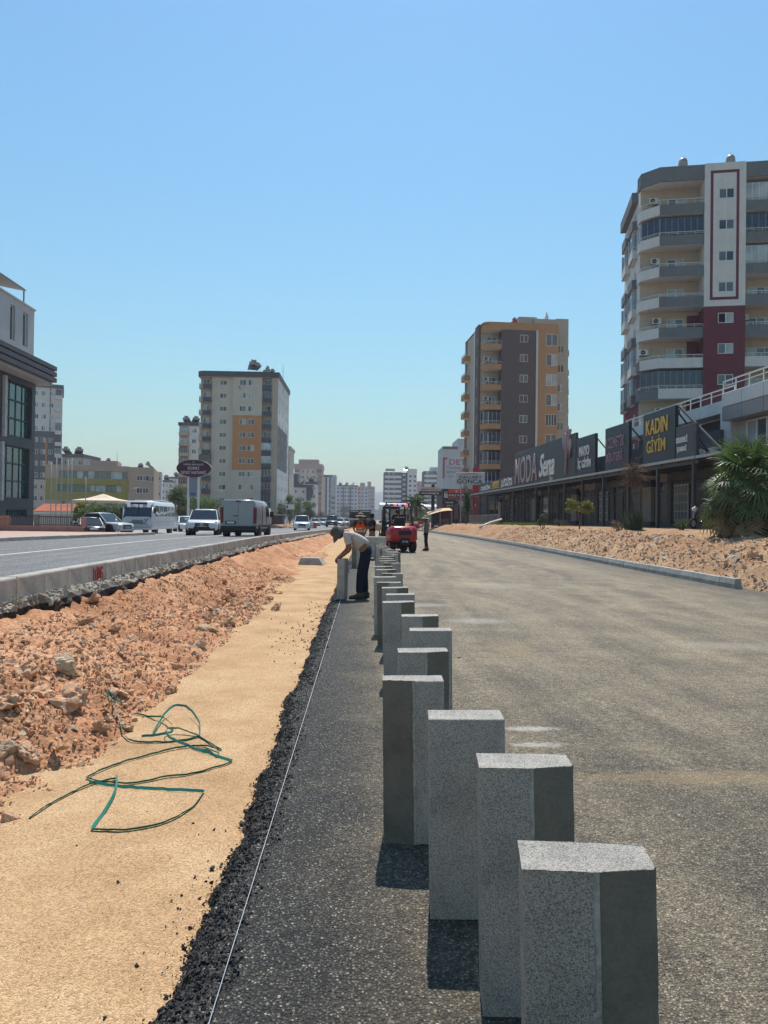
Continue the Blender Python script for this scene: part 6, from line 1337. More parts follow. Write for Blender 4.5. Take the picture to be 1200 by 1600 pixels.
def roadside_left():
    Y = 140; q = MB(); t = thing('market_shed', 'dark open shed with a flat pale roof by the roadside beyond the van', 'shed', (PX(424, Y), Y, -.35)); w = PX(441, Y) - PX(424, Y)
    q.box(-.5, w + .4, -.5, 4, 2.35, 2.5, CREAM); q.build('roof', t); q = MB(); q.box(0, w, .5, 4, 0, 2.35, mat('shed_dark_timber', (.06, .045, .04), .9, .2)); q.build('wall', t)
    for k in range(4): q = MB(); q.box(w * k / 3 - .06, w * k / 3 + .06, -.3, -.18, 0, 2.35, DKM); q.build('post', t)
    t = thing('signboard', 'small white signboard on legs before the roadside trees', 'sign', (PX(453, 130), 130, -.3)); w = PX(460, 130) - PX(446.5, 130); z = lambda py: PZ(453, py, 130) + .3
    q = MB(); q.box(-w / 2, w / 2, -.05, .05, z(796), z(788), WHB); o = q.build('board', t); q = MB(); q.obox((-w * .33, -.06, (z(796) + z(788)) / 2), (.14, 0, 0), (0, .01, 0), (0, 0, .25), G_NV); q.build('emblem', o)
    for s in (-1, 1): q = MB(); q.box(s * w * .4 - .05, s * w * .4 + .05, -.04, .04, 0, z(796), GRM); q.build('leg', t)
    t = thing('parasol', 'closed white parasol leaning by the dark shed', 'parasol', (PX(458, 128), 128, -.35)); q = MB(); q.cyl((0, 0, 0), (.55, 0, 2.6), .03, GRM, 6); q.build('pole', t); q = MB(); q.lathe([(.02, 0), (.16, .2), (.13, .9), (.04, 1.7)], OFFW, (.18, 0, .85), 10, True, (.21, 0, 1)); q.build('canopy', t)
    t = thing('plastic_barrier', 'orange and white plastic road barrier beside the white pickup', 'barrier', (PX(487, 105), 105, old_z(-7.5, 105)))
    rb = mat('orange_red_plastic', (.5, .09, .05), .5, .08)
    for k in range(3): q = MB(); q.prism([(-.25, 0), (.25, 0), (.12, .4), (.1, .85), (-.1, .85), (-.12, .4)], 'x', -.75 + k * .5, -.27 + k * .5, rb if k != 1 else WHB); q.build('segment', t)
    q = MB(); q.box(PX(424, 125), PX(455, 125), 118, 121, -.6, .35, M_bank)
    for i, (px, w, h) in enumerate(((437, 4.0, .7), (449, 2.8, .55))):
        m_ = rough(rock_mesh('dirt_pile', M_bank, 20, w, 2.4, h * 2), 'dirt_pile', .12); tag(link('dirt_pile', m_, None, (PX(px, 108), 108, old_z(-13, 108))), ['larger', 'smaller'][i] + ' heap of pale dirt at the far kerb beyond the van', 'dirt heap')
roadside_left()

# ------------------------------------------------------------------ right-hand signs and small structures
def right_signs():
    LB = mat('sign_cream', (.55, .46, .40), .5, .04); RDL = mat('sign_red_letter', (.42, .04, .04), .5); BK = mat('sign_black', (.018, .019, .022), .4); ORR = mat('sign_orange_red', (.50, .08, .025), .5); WL = mat('sign_white', (.68, .68, .67), .5)
    Y = 95.0; p = PX(676, Y); zb = bank_z(p, Y); z = lambda py: PZ(676, py, Y) - zb; X = lambda px: PX(px, Y) - p
    t = thing('pole_sign', 'cream and black name board on a thick dark pole behind the standing man', 'sign', (p, Y, zb)); q = MB(); q.box(X(673.6), X(678.8), -.1, .25, -.3, z(757), BK); q.build('pole', t)
    q = MB(); q.box(X(654.5), X(688), -.3, -.1, z(767.5), z(761.5), LB); o = q.build('board', t); lettering(o, 'ARIKOĞLU', (X(671), -.31, z(764.6)), X(686) - X(656.5), .34, RDL, 0, .03)
    q = MB(); q.box(X(654.2), X(688.5), -.32, -.1, z(774.3), z(767.8), BK); o = q.build('board', t); lettering(o, 'mobilya', (X(671), -.33, z(771)), X(685) - X(657), .3, WL, 0, .03, shear=.3)
    # shop with stacked boards
    Y = 105.0; p = PX(690, Y); zb = .95; z = lambda py: PZ(710, py, Y) - zb; X = lambda px: PX(px, Y) - p
    t = thing('sign_shop', 'low dark shop stacked with black and orange name boards beyond the fashion shop', 'shop', (p, Y, zb)); q = MB(); q.box(0, X(765), .2, 8, 0, z(764), mat('brown_shop_wall', (.13, .11, .10), .9, .15, 1)); q.build('wall', t)
    def board(a, b_, y0, y1, m, txt=None, tm=None, x=None): 
        q = MB(); q.box(X(a), X(b_), -.12, .18, z(y1), z(y0), m); o = q.build('sign_board', t)
        if txt: lettering(o, txt, ((X(x[0]) + X(x[1])) / 2, -.13, (z(y0) + z(y1)) / 2), X(x[1]) - X(x[0]), (z(y0) - z(y1)) * .6, tm, 0, .03)
    board(691.5, 699.7, 764, 782, BK, '66', WL, (693.5, 699)); board(700, 725, 764, 770.3, ORR, 'tc', WL, (711, 715)); board(700, 725, 770.6, 776.8, BK, 'KALE KAPI', WL, (700.8, 724.5)); board(700, 725, 777, 780.4, ORR, 'ÇELİK KAPI', BK, (701.5, 723))
    board(691.5, 712, 782.6, 787.2, BK, 'TEKNİK', WL, (695, 708)); board(694, 712, 787.6, 792, BK, 'SERVİS', WL, (697, 709)); board(712.3, 735, 781, 793, mat('sign_grey', (.2, .2, .19), .6), 'OTO', WL, (718, 722.5))
    q = MB()
    for k in range(5): q.box(X(693 + 7 * k), X(697.5 + 7 * k), .15, .22, .2, 1.8, G_DK)
    q.build('window', t); q = MB(); q.box(X(730), X(745), -.5, .15, 0, 2.2, mat('dark_shutter', (.035, .04, .05), .6)); q.build('shutter', t); q = MB(); q.box(X(715), X(733), -.45, .0, 0, .95, mat('brown_crate', (.09, .06, .04), .9)); q.build('planter', t)
    # red facade strip with the car gallery board
    Y = 99.0; p = PX(742, Y); zb = bank_z(p, Y); z = lambda py: PZ(742, py, Y) - zb; X = lambda px: PX(px, Y) - p
    t = thing('red_pylon', 'tall bright red sign pylon behind the car gallery board', 'pylon', (p, Y, zb)); q = MB(); q.add([(X(738), 0, -.2), (X(746), 0, -.2), (X(747), 0, z(727)), (X(738), 0, z(731)), (X(738), .6, -.2), (X(746), .6, -.2), (X(747), .6, z(727)), (X(738), .6, z(731))], [(0, 1, 2, 3), (4, 7, 6, 5), (0, 4, 5, 1), (1, 5, 6, 2), (2, 6, 7, 3), (3, 7, 4, 0)], mat('gloss_red', (.36, .012, .022), .3, .05)); q.build('panel', t); lettering(t, 'T', (X(742), -.03, z(790)), .22, .4, WL, 0, .03)
    Y = 96.0; p = PX(734, Y); zb = bank_z(p, Y); z = lambda py: PZ(734, py, Y) - zb; X = lambda px: PX(px, Y) - p
    t = thing('billboard', 'white car gallery board with a red car roof line on two posts', 'sign', (p, Y, zb)); q = MB(); q.box(X(711.2), X(757), -.1, .12, z(757.5), z(738), mat('sign_offwhite', (.50, .49, .48), .5, .05)); o = q.build('board', t, bevel=.03)
    lettering(o, 'GALLERY', (X(734), -.115, z(745.6)), X(751.5) - X(715.5), .36, BK, 0, .03, spacing=1.05); lettering(o, 'GONCA', (X(733), -.115, z(752.4)), X(752.5) - X(713), .58, BK, 0, .03, spacing=1.05)
    q = MB(); q.tube([Vector((X(719), -.12, z(742.4))), Vector((X(728), -.12, z(740.9))), Vector((X(736), -.12, z(739.4))), Vector((X(743), -.12, z(741))), Vector((X(748), -.12, z(742)))], [.01, .04, .05, .03, .01], RDL, 5); q.build('emblem', o)
    for px in (720, 729): q = MB(); q.box(X(px) - .07, X(px) + .07, .13, .27, -.3, z(742), GRM); q.build('post', t)
    # totem
    Y = 92.0; p = PX(712.5, Y); zb = bank_z(p, Y); z = lambda py: PZ(712, py, Y) - zb; X = lambda px: PX(px, Y) - p
    t = thing('totem_sign', 'brown red totem sign in a dark frame between the awning and the slim tree', 'sign', (p, Y, zb)); q = MB(); q.box(X(709), X(715.6), -.06, .1, z(811), z(788), mat('totem_brown', (.17, .085, .075), .6, .06)); q.build('panel', t)
    for a in (707.6, 715.8): q = MB(); q.box(X(a), X(a) + .13, -.12, .16, z(812), z(786.5), BK); q.build('frame', t)
    q = MB(); q.box(-.08, .08, -.08, .08, -.2, z(811), BK); q.build('post', t); q = MB(); q.box(-.2, .2, -.05, .05, z(787), z(783), BK); q.build('lamp', t)
    # awning stall
    Y = 93.0; p = PX(686, Y); zb = bank_z(p, Y); z = lambda py: PZ(686, py, Y) - zb; X = lambda px: PX(px, Y) - p
    t = thing('market_stall', 'market stall with a sunlit beige awning and dark red back cloth', 'stall', (p, Y, zb)); AW = mat('beige_awning', (.55, .40, .22), .8, .08); q = MB()
    for k in range(6):
        f0, f1 = k / 6, (k + 1) / 6; xx = lambda f: X(668) + (X(705) - X(668)) * f; hz_ = lambda f: z(802) + (z(794.5) - z(802)) * math.sin(f * 1.7) / math.sin(1.7)
        q.add([(xx(f0), -1.5, hz_(f0) - .25), (xx(f1), -1.5, hz_(f1) - .25), (xx(f1), 1.5, hz_(f1) + .1), (xx(f0), 1.5, hz_(f0) + .1)], [(0, 1, 2, 3)], AW)
    q.build('awning', t); q = MB(); q.box(X(686), X(706), 1.2, 1.3, 0, z(798), mat('dark_red_cloth', (.14, .035, .03), .9, .15)); q.build('back_cloth', t)
    for px in (670, 686, 704): q = MB(); q.box(X(px) - .04, X(px) + .04, -1.4, -1.32, -.2, z(801), GRM); q.build('post', t)
    q = MB(); q.box(X(675), X(684), -.2, 1.4, 0, 1.75, mat('navy_tarp', (.02, .025, .045), .7, .1)); q.build('counter', t, bevel=.06); q = MB(); q.box(X(688), X(702), .2, 1.0, 0, .9, mat('stall_goods', (.17, .13, .09), .9, .4, 3)); q.build('table', t, bevel=.03)
    # red hoarding
    Y = 100.0; p = PX(651, Y); t = thing('hoarding', 'red hoarding with white notices standing behind the forklift', 'hoarding', (p, Y, .05)); X = lambda px: PX(px, Y) - p; z = lambda py: PZ(651, py, Y) - .05
    q = MB(); q.box(X(640), X(662), -.05, .05, z(823), z(813.5), mat('hoarding_red', (.42, .05, .05), .6, .08)); o = q.build('board', t)
    for a, b_, y0, y1 in ((642, 645.5, 815, 820), (647, 653, 814.5, 818.5), (655, 660.5, 819, 822)): q = MB(); q.box(X(a), X(b_), -.07, -.052, z(y1), z(y0), WL); q.build('notice', o)
    for px in (642, 660): q = MB(); q.box(X(px) - .06, X(px) + .06, .06, .16, -.3, z(816), GRM); q.build('leg', t)
    # grey bar fence and white pipe
    t = thing('bar_fence', 'grey vertical bar fence at the far end of the shop', 'fence', (0, 0, 0)); a, b_ = Vector((PX(733, 88), 88, 0)), Vector((PX(779, 76), 76, 0)); n = 44; q = MB()
    for k in range(n + 1):
        pnt = a.lerp(b_, k / n); zb = bank_z(pnt.x, pnt.y); q = MB() if k == 0 else q; q.box(pnt.x - .02, pnt.x + .02, pnt.y - .02, pnt.y + .02, zb - .1, zb + 1.05, GRM)
    q.build('bars', t, kind='stuff')
    for h in (.15, 1.0): q = MB(); q.bar((a.x, a.y, bank_z(a.x, a.y) + h), (b_.x, b_.y, bank_z(b_.x, b_.y) + h), .05, .05, GRM); q.build('rail', t)
    q = MB(); c, d = Vector((PX(750, 66), 66, 0)), Vector((PX(783, 71), 71, 0)); q.tube([(c.x, c.y, bank_z(c.x, c.y) + .12), ((c.x + d.x) / 2, 68.5, bank_z((c.x + d.x) / 2, 68.5) + .25), (d.x, d.y, bank_z(d.x, d.y) + .5)], .11, METAL, 9); tag(q.build('pipe'), 'white pipe lying on the dirt by the bar fence', 'pipe')
right_signs()
def scooter():
    t = thing('scooter', 'dark motor scooter parked on the shop porch beside the fan palm', 'scooter', (PX(1097, 34.2), 34.2, 1.24), R(118)); BL = mat('black_scooter_paint', (.015, .016, .02), .3, .1); TY = mat('tyre_rubber', (.02, .02, .02), .9, .1)
    for y in (-.62, .66):
        q = MB(); q.lathe([(.16, -.05), (.23, -.06), (.25, 0), (.23, .06), (.16, .05)], TY, (0, y, .25), 16, True, (1, 0, 0)); o = q.build('wheel', t); q = MB(); q.lathe([(0, -.04), (.16, -.04), (.16, .04), (0, .04)], GRM, (0, y, .25), 12, False, (1, 0, 0)); q.build('rim', o)
    q = MB(); q.loft([[(-.14, -.85, .55), (.14, -.85, .55), (.12, -.85, .75), (-.12, -.85, .75)], [(-.2, -.5, .35), (.2, -.5, .35), (.17, -.5, .78), (-.17, -.5, .78)], [(-.18, -.1, .3), (.18, -.1, .3), (.14, -.1, .72), (-.14, -.1, .72)], [(-.17, .1, .22), (.17, .1, .22), (.17, .1, .32), (-.17, .1, .32)], [(-.17, .4, .24), (.17, .4, .24), (.17, .4, .36), (-.17, .4, .36)], [(-.2, .46, .3), (.2, .46, .3), (.19, .58, 1.0), (-.19, .52, 1.0)]], BL); q.build('body', t)
    q = MB(); q.loft([[(-.13, -.8, .78), (.13, -.8, .78), (.1, -.8, .86), (-.1, -.8, .86)], [(-.16, -.3, .74), (.16, -.3, .74), (.13, -.3, .84), (-.13, -.3, .84)], [(-.1, .02, .7), (.1, .02, .7), (.08, .02, .76), (-.08, .02, .76)]], TY); q.build('seat', t)
    q = MB(); q.tube([(0, .66, .3), (0, .56, .9), (0, .5, 1.05)], .035, GRM, 6); q.tube([(-.34, .4, 1.08), (0, .5, 1.05), (.34, .4, 1.08)], .018, TY, 6); q.build('handlebar', t); q = MB(); q.lathe([(0, .0), (.08, .02), (.09, .08)], METAL, (0, .66, .92), 10, True, (0, -1, 0)); q.build('headlight', t); q = MB(); q.box(-.22, .22, -1.1, -.72, .85, 1.15, BL); q.build('top_box', t, bevel=.04)
scooter()
# ------------------------------------------------------------------ vehicles
TYRE = mat('tyre_black', (.02, .02, .021), .9, .1, 6); RIM = mat('alloy_rim', (.42, .43, .44), .3, .08, metal=.6); CGL = glass_mat('car_glass', (.02, .026, .03), .04, .9); BKP = mat('black_plastic', (.022, .022, .024), .6, .1); LGT = glass_mat('headlamp_glass', (.55, .56, .58), .1, .8); RLG = mat('red_tail_lamp', (.16, .012, .014), .25, .05); PLT = mat('number_plate', (.66, .66, .64), .5, .03); CHR = mat('chrome_trim', (.6, .6, .6), .15, .02, metal=.9)
PAINT = lambda n, c: mat(n, c, .28, .03, 1.5, spec=.5)
def wheel(t, x, y, r=.33, w=.22, rim=RIM, name='wheel'):
    """axle along x; car nose towards -y"""
    q = MB(); q.lathe([(r * .62, -w / 2), (r * .93, -w / 2), (r, -w * .36), (r, w * .36), (r * .93, w / 2), (r * .62, w / 2)], TYRE, (0, 0, 0), 20, True, (1, 0, 0)); o = q.build(name, t, (x, y, r))
    q = MB(); s = 1 if x > 0 else -1; q.lathe([(0, .30 * w), (r * .16, .33 * w), (r * .2, .25 * w), (r * .55, .34 * w), (r * .63, .44 * w), (r * .63, -.4 * w)], rim, (0, 0, 0), 20, False, (s, 0, 0))
    for k in range(5): a = k * 1.2566; q.bar((s * w * .36, .1 * r * math.cos(a), .1 * r * math.sin(a)), (s * w * .42, .6 * r * math.cos(a), .6 * r * math.sin(a)), r * .16, .02, rim, (1, 0, 0))
    q.build('rim', o); return o
def loft_sym(b, st, m, smooth=True):
    """st: list of (y, [(halfwidth, z), ...] from sill to top centre)"""
    rings = []
    for y, pr in st: rings.append([(w, y, z) for w, z in pr] + [(-w, y, z) for w, z in reversed(pr)])
    b.loft(rings, m, smooth)
def car(name, label, cat, loc, rz, paint, kind='sedan', L=4.5, W=1.8, H=1.46, group=None, star=False, detail=True):
    """nose towards -y"""
    t = thing(name, label, cat, loc, rz, group); h = W / 2; f, r = -L / 2, L / 2
    suv = kind == 'suv'; pick_ = kind == 'pickup'
    belt = H * (.58 if suv else .60); hood = H * (.60 if suv else .56); sill = .24 if not suv else .32; R_ = .34 if not suv else .38
    tail = belt * (1.0 if suv else .98)
    P = lambda wf, top, sl=sill, tf=.82: [(h * wf * .9, sl), (h * wf, sl + .13), (h * wf, sl + (top - sl) * .6), (h * wf * .985, top - .09), (h * wf * tf, top)]
    st = [(f, P(.74, hood * .72, sill + .08)), (f + .07, P(.86, hood * .83, sill + .02)), (f + .22, P(.94, hood * .90)), (f + .6, P(.985, hood * .95)), (f + L * .27, P(1, hood, sill, .85)), (f + L * .33, P(1, belt, sill, .88)), (0, P(1, belt + .01, sill, .9)), (r - L * .22, P(1, belt + .03, sill, .88)), (r - .4, P(.99, tail, sill, .84)), (r - .1, P(.93, tail * .96, sill + .03)), (r, P(.82, tail * .86, sill + .12))]
    b = MB(); loft_sym(b, st, paint); b.build('body', t)
    # glasshouse
    if suv: g = [(f + L * .27, .01), (f + L * .42, 1), (r - .55, 1.0), (r - .12, .05)]
    elif pick_: g = [(f + L * .30, .01), (f + L * .41, 1), (f + L * .58, 1), (f + L * .63, .05)]
    elif kind == 'hatch': g = [(f + L * .25, .01), (f + L * .42, 1), (r - .7, .97), (r - .1, .05)]
    else: g = [(f + L * .28, .01), (f + L * .44, 1), (f + L * .70, .98), (r - L * .13, .02)]
    zt = H - .05
    gl = MB(); prf = []
    for y, k in g: z = belt - .02 + (zt - belt + .02) * k; prf.append((y, z, h * (.90 - .16 * k)))
    bot = lambda y: (h * .90, belt - .03)
    rings = [[(w, y, z), (-w, y, z)] for y, z, w in prf]
    y0, y3 = g[0][0], g[3][0]; hb = h * .90
    V = [(hb, y0, belt - .02), (prf[1][2], prf[1][0], prf[1][1]), (prf[2][2], prf[2][0], prf[2][1]), (hb, y3, belt - .02)]
    vs = V + [(-x, y, z) for x, y, z in V]
    gl.add(vs, [(0, 1, 2, 3), (7, 6, 5, 4), (0, 4, 5, 1), (1, 5, 6, 2), (2, 6, 7, 3)], CGL); gl.build('windows', t)
    rf = MB(); a, c = Vector(V[1]), Vector(V[2]); e = .02
    n = 5; rr = []
    for k in range(n + 1):
        p = a.lerp(c, k / n); cr = .045 * math.sin(math.pi * k / n); rr.append([(p.x + e, p.y, p.z - .02), (p.x * .8, p.y, p.z + .03 + cr), (0, p.y, p.z + .045 + cr), (-p.x * .8, p.y, p.z + .03 + cr), (-p.x - e, p.y, p.z - .02)])
    rf.loft(rr, paint)
    for s in (1, -1):
        S = lambda p: Vector((p[0] * s * 1.008, p[1], p[2]))
        for p, q in ((V[0], V[1]), (V[2], V[3])): rf.bar(S(p), S(q), .07, .05, paint, (1, 0, 0))
        m1 = Vector(V[1]).lerp(Vector(V[2]), .5); rf.bar(S((hb, m1.y + .05, belt)), S(m1), .08, .03, BKP, (1, 0, 0)); rf.bar(S(V[1]), S(V[2]), .05, .05, paint, (1, 0, 0))
    rf.build('roof', t)
    for s in (1, -1):
        for yy in (f + L * .19, r - L * .2): wheel(t, s * (h - .10), yy, R_, .22)
    ar = MB()
    for s in (1, -1):
        for yy in (f + L * .19, r - L * .2): ar.cyl((s * (h - .3), yy, R_), (s * (h + .004), yy, R_), R_ * 1.14, BKP, 18)
    ar.build('wheel_arches', t)
    for s in (1, -1):
        q = MB(); q.loft([[(s * h * .45, f + .05, hood * .70), (s * h * .86, f + .20, hood * .76), (s * h * .86, f + .22, hood * .89), (s * h * .48, f + .10, hood * .83)], [(s * h * .45, f + .01, hood * .70), (s * h * .90, f + .15, hood * .76), (s * h * .90, f + .2, hood * .89), (s * h * .48, f + .06, hood * .83)]], LGT, False); q.build('headlight', t)
        q = MB(); q.obox((s * h * .80, r - .04, tail * .82), (.16 * s, -.04, 0), (0, .05, 0), (0, 0, .09), RLG); q.build('tail_light', t)
        q = MB(); q.obox((s * (h + .09), f + L * .36, belt + .06), (.10, 0, 0), (0, .05, 0), (0, 0, .07), paint); q.build('mirror', t, bevel=.02)
        if detail: q = MB(); q.box(s * (h - .004) - .01, s * (h - .004) + .01, -.06, -.045, sill + .15, belt - .05, BKP); q.box(s * (h + .008) - .01, s * (h + .008) + .01, .05, .22, belt - .14, belt - .11, paint); q.build('door_seam', t)
    q = MB(); q.box(-h * .42, h * .42, f - .015, f + .1, hood * .60, hood * .80, BKP)
    q.box(-h * .45, h * .45, f - .04, f + .02, hood * .50, hood * .58, BKP)
    z = hood * .70; q.box(-h * .42, h * .42, f - .03, f, z, z + .018, GRM)
    o = q.build('grille', t)
    if star: q = MB(); q.lathe([(.085, 0), (.10, .0), (.10, .02), (.085, .02)], CHR, (0, f - .035, hood * .70), 18, False, (0, -1, 0)); [q.bar((0, f - .045, hood * .70), (.095 * math.sin(a), f - .045, hood * .70 + .095 * math.cos(a)), .02, .012, CHR, (0, 1, 0)) for a in (0, 2.094, 4.189)]; q.build('emblem', o)
    q = MB(); q.box(-h * .8, h * .8, f - .005, f + .12, sill - .02, sill + .14, BKP if suv else paint); q.box(-h * .5, h * .5, f - .012, f + .05, sill + .1, sill + .2, BKP); q.build('bumper', t, bevel=.02)
    for yy, s in ((f - .03, -1), (r + .01, 1)): q = MB(); q.box(-.26, .26, yy - .01, yy + .01, sill + .16 if s < 0 else tail * .6, sill + .27 if s < 0 else tail * .6 + .11, PLT); q.build('number_plate', t)
    if pick_: q = MB(); q.box(-h * .86, h * .86, f + L * .64, r - .1, belt - .01, belt + .005, BKP); q.build('load_bed', t)
    return t
WPT = PAINT('white_car_paint', (.66, .67, .68)); SPT = PAINT('silver_car_paint', (.42, .44, .46)); KPT = PAINT('dark_car_paint', (.03, .03, .036)); BPT = PAINT('maroon_black_paint', (.05, .025, .028))
def on_old(px, Y, dz=0.0): x = PX(px, Y); return (x, Y, old_z(x, Y) + dz)
car('suv', 'white suv driving towards the camera on the raised carriageway', 'car', on_old(320, 47), R(8), WPT, 'suv', 4.75, 1.95, 1.60, star=True)
def yard(px, Y): return (PX(px, Y), Y, old_z(-14.05, Y) - .01)
car('parked_car', 'silver sedan parked by the hedge, its nose to the right', 'car', yard(161, 53), R(66), SPT, 'sedan', 4.4, 1.78, 1.46)
car('parked_car', 'dark car parked just behind the salmon wall pillar', 'car', (PX(140, 51.6), 51.6, old_z(-14, 50) - .12), R(30), BPT, 'hatch', 3.5, 1.6, 1.22)
car('parked_car', 'white car parked behind the tail of the minibus', 'car', yard(290, 72), R(25), WPT, 'sedan', 4.4, 1.78, 1.46)
car('pickup', 'white pickup coming down the raised carriageway beyond the van', 'pickup', on_old(472, 88), R(5), WPT, 'pickup', 5.1, 1.86, 1.72)
car('pickup', 'black pickup far along the raised carriageway', 'pickup', on_old(518.5, 120, .1), R(2), KPT, 'pickup', 5.1, 1.86, 1.78)
for px, Y, m, k, lab in ((504, 150, SPT, 'sedan', 'small silver car left of the far black pickup'), (499, 165, WPT, 'hatch', 'white hatchback among the far parked cars'), (512, 160, WPT, 'suv', 'white car showing behind the far black pickup'), (531, 140, WPT, 'sedan', 'white car over the hat of the bending man'), (539, 145, SPT, 'hatch', 'silver car next to the dirt heap at the road end'), (492, 142, SPT, 'sedan', 'silver car beside the orange barrier'), (525, 190, KPT, 'sedan', 'far dark car beyond the black pickup')):
    car('distant_car', lab, 'car', on_old(px, Y, .0), R(rnd.uniform(-6, 12)), m, k, 4.3, 1.78, 1.5, 'cars at the far end of the raised carriageway', detail=False)
def van():
    """panel van seen from behind; nose towards +y"""
    loc = on_old(387, 41.5); t = thing('van', 'light grey panel van driving away on the raised carriageway', 'van', loc, R(-2)); VP = PAINT('light_grey_van_paint', (.29, .30, .315)); h = .97; H = 1.95; L = 5.0
    P = lambda k, top, lo=.42: [(h * k * .97, lo), (h * k, lo + .15), (h * k, 1.05), (h * k * .955, 1.55), (h * k * .90, top - .12), (h * k * .78, top)]
    b = MB(); loft_sym(b, [(-L / 2, P(.975, H - .05)), (-L / 2 + .06, P(1, H)), (.4, P(1, H)), (1.1, P(1, H - .03)), (1.55, P(.99, H - .22)), (2.15, P(.98, 1.22)), (2.45, P(.95, 1.02)), (2.52, P(.86, .85))], VP); b.build('body', t)
    q = MB(); q.box(-h * .98, h * .98, -L / 2 - .09, -L / 2 + .3, .30, .56, BKP); q.build('rear_bumper', t, bevel=.04)
    for s in (1, -1):
        q = MB(); q.box(min(s * .015, s * .78), max(s * .015, s * .78), -L / 2 - .022, -L / 2 + .02, .58, H - .17, VP); o = q.build('rear_door', t, bevel=.012)
        q = MB(); q.box(min(s * .80, s * .955), max(s * .80, s * .955), -L / 2 - .03, -L / 2 + .09, .72, 1.55, RLG); q.build('tail_light', t, bevel=.02)
        for yy in (-1.45, 1.55): wheel(t, s * .84, yy, .34, .24, GRM)
        q = MB(); q.cyl((s * .7, -1.45, .36), (s * .985, -1.45, .36), .40, BKP, 18); q.build('wheel_arch', t); q = MB(); q.cyl((s * .7, 1.55, .36), (s * .985, 1.55, .36), .40, BKP, 18); q.build('wheel_arch', t)
        q = MB(); q.add([(s * .975, .45, 1.08), (s * .972, 1.5, 1.08), (s * .93, 1.35, 1.62), (s * .925, .45, 1.68)], [(0, 1, 2, 3)], CGL); q.add([(s * .98, -2.3, .62), (s * .98, 2.2, .62), (s * .985, 2.2, .5), (s * .985, -2.3, .5)], [(0, 1, 2, 3)], BKP); q.build('side_window', t, recalc=False)
        q = MB(); q.box(s * 1.0 - .012, s * 1.0 + .012, .38, .4, .6, 1.7, BKP); q.box(s * .99 - .012, s * .99 + .012, -.9, -.88, .6, 1.7, BKP); q.build('door_seam', t)
        q = MB(); q.obox((s * 1.10, 1.5, 1.22), (.1, 0, 0), (0, .06, 0), (0, 0, .16), BKP); q.build('mirror', t, bevel=.02)
    q = MB(); q.box(-.68, -.12, -L / 2 - .04, -L / 2, .66, .84, BKP); q.box(-.6, -.2, -L / 2 - .05, -L / 2 - .03, .70, .80, PLT); q.build('number_plate', t)
    q = MB(); q.box(-.12, .12, -L / 2 - .035, -L / 2, H - .11, H - .03, RLG); q.build('brake_light', t); q = MB(); q.box(-.28, -.02, -L / 2 - .04, -L / 2, 1.08, 1.13, BKP); q.build('handle', t)
    q = MB(); q.box(-.9, .9, -2.3, 2.3, .22, .44, BKP); q.build('chassis', t)
van()
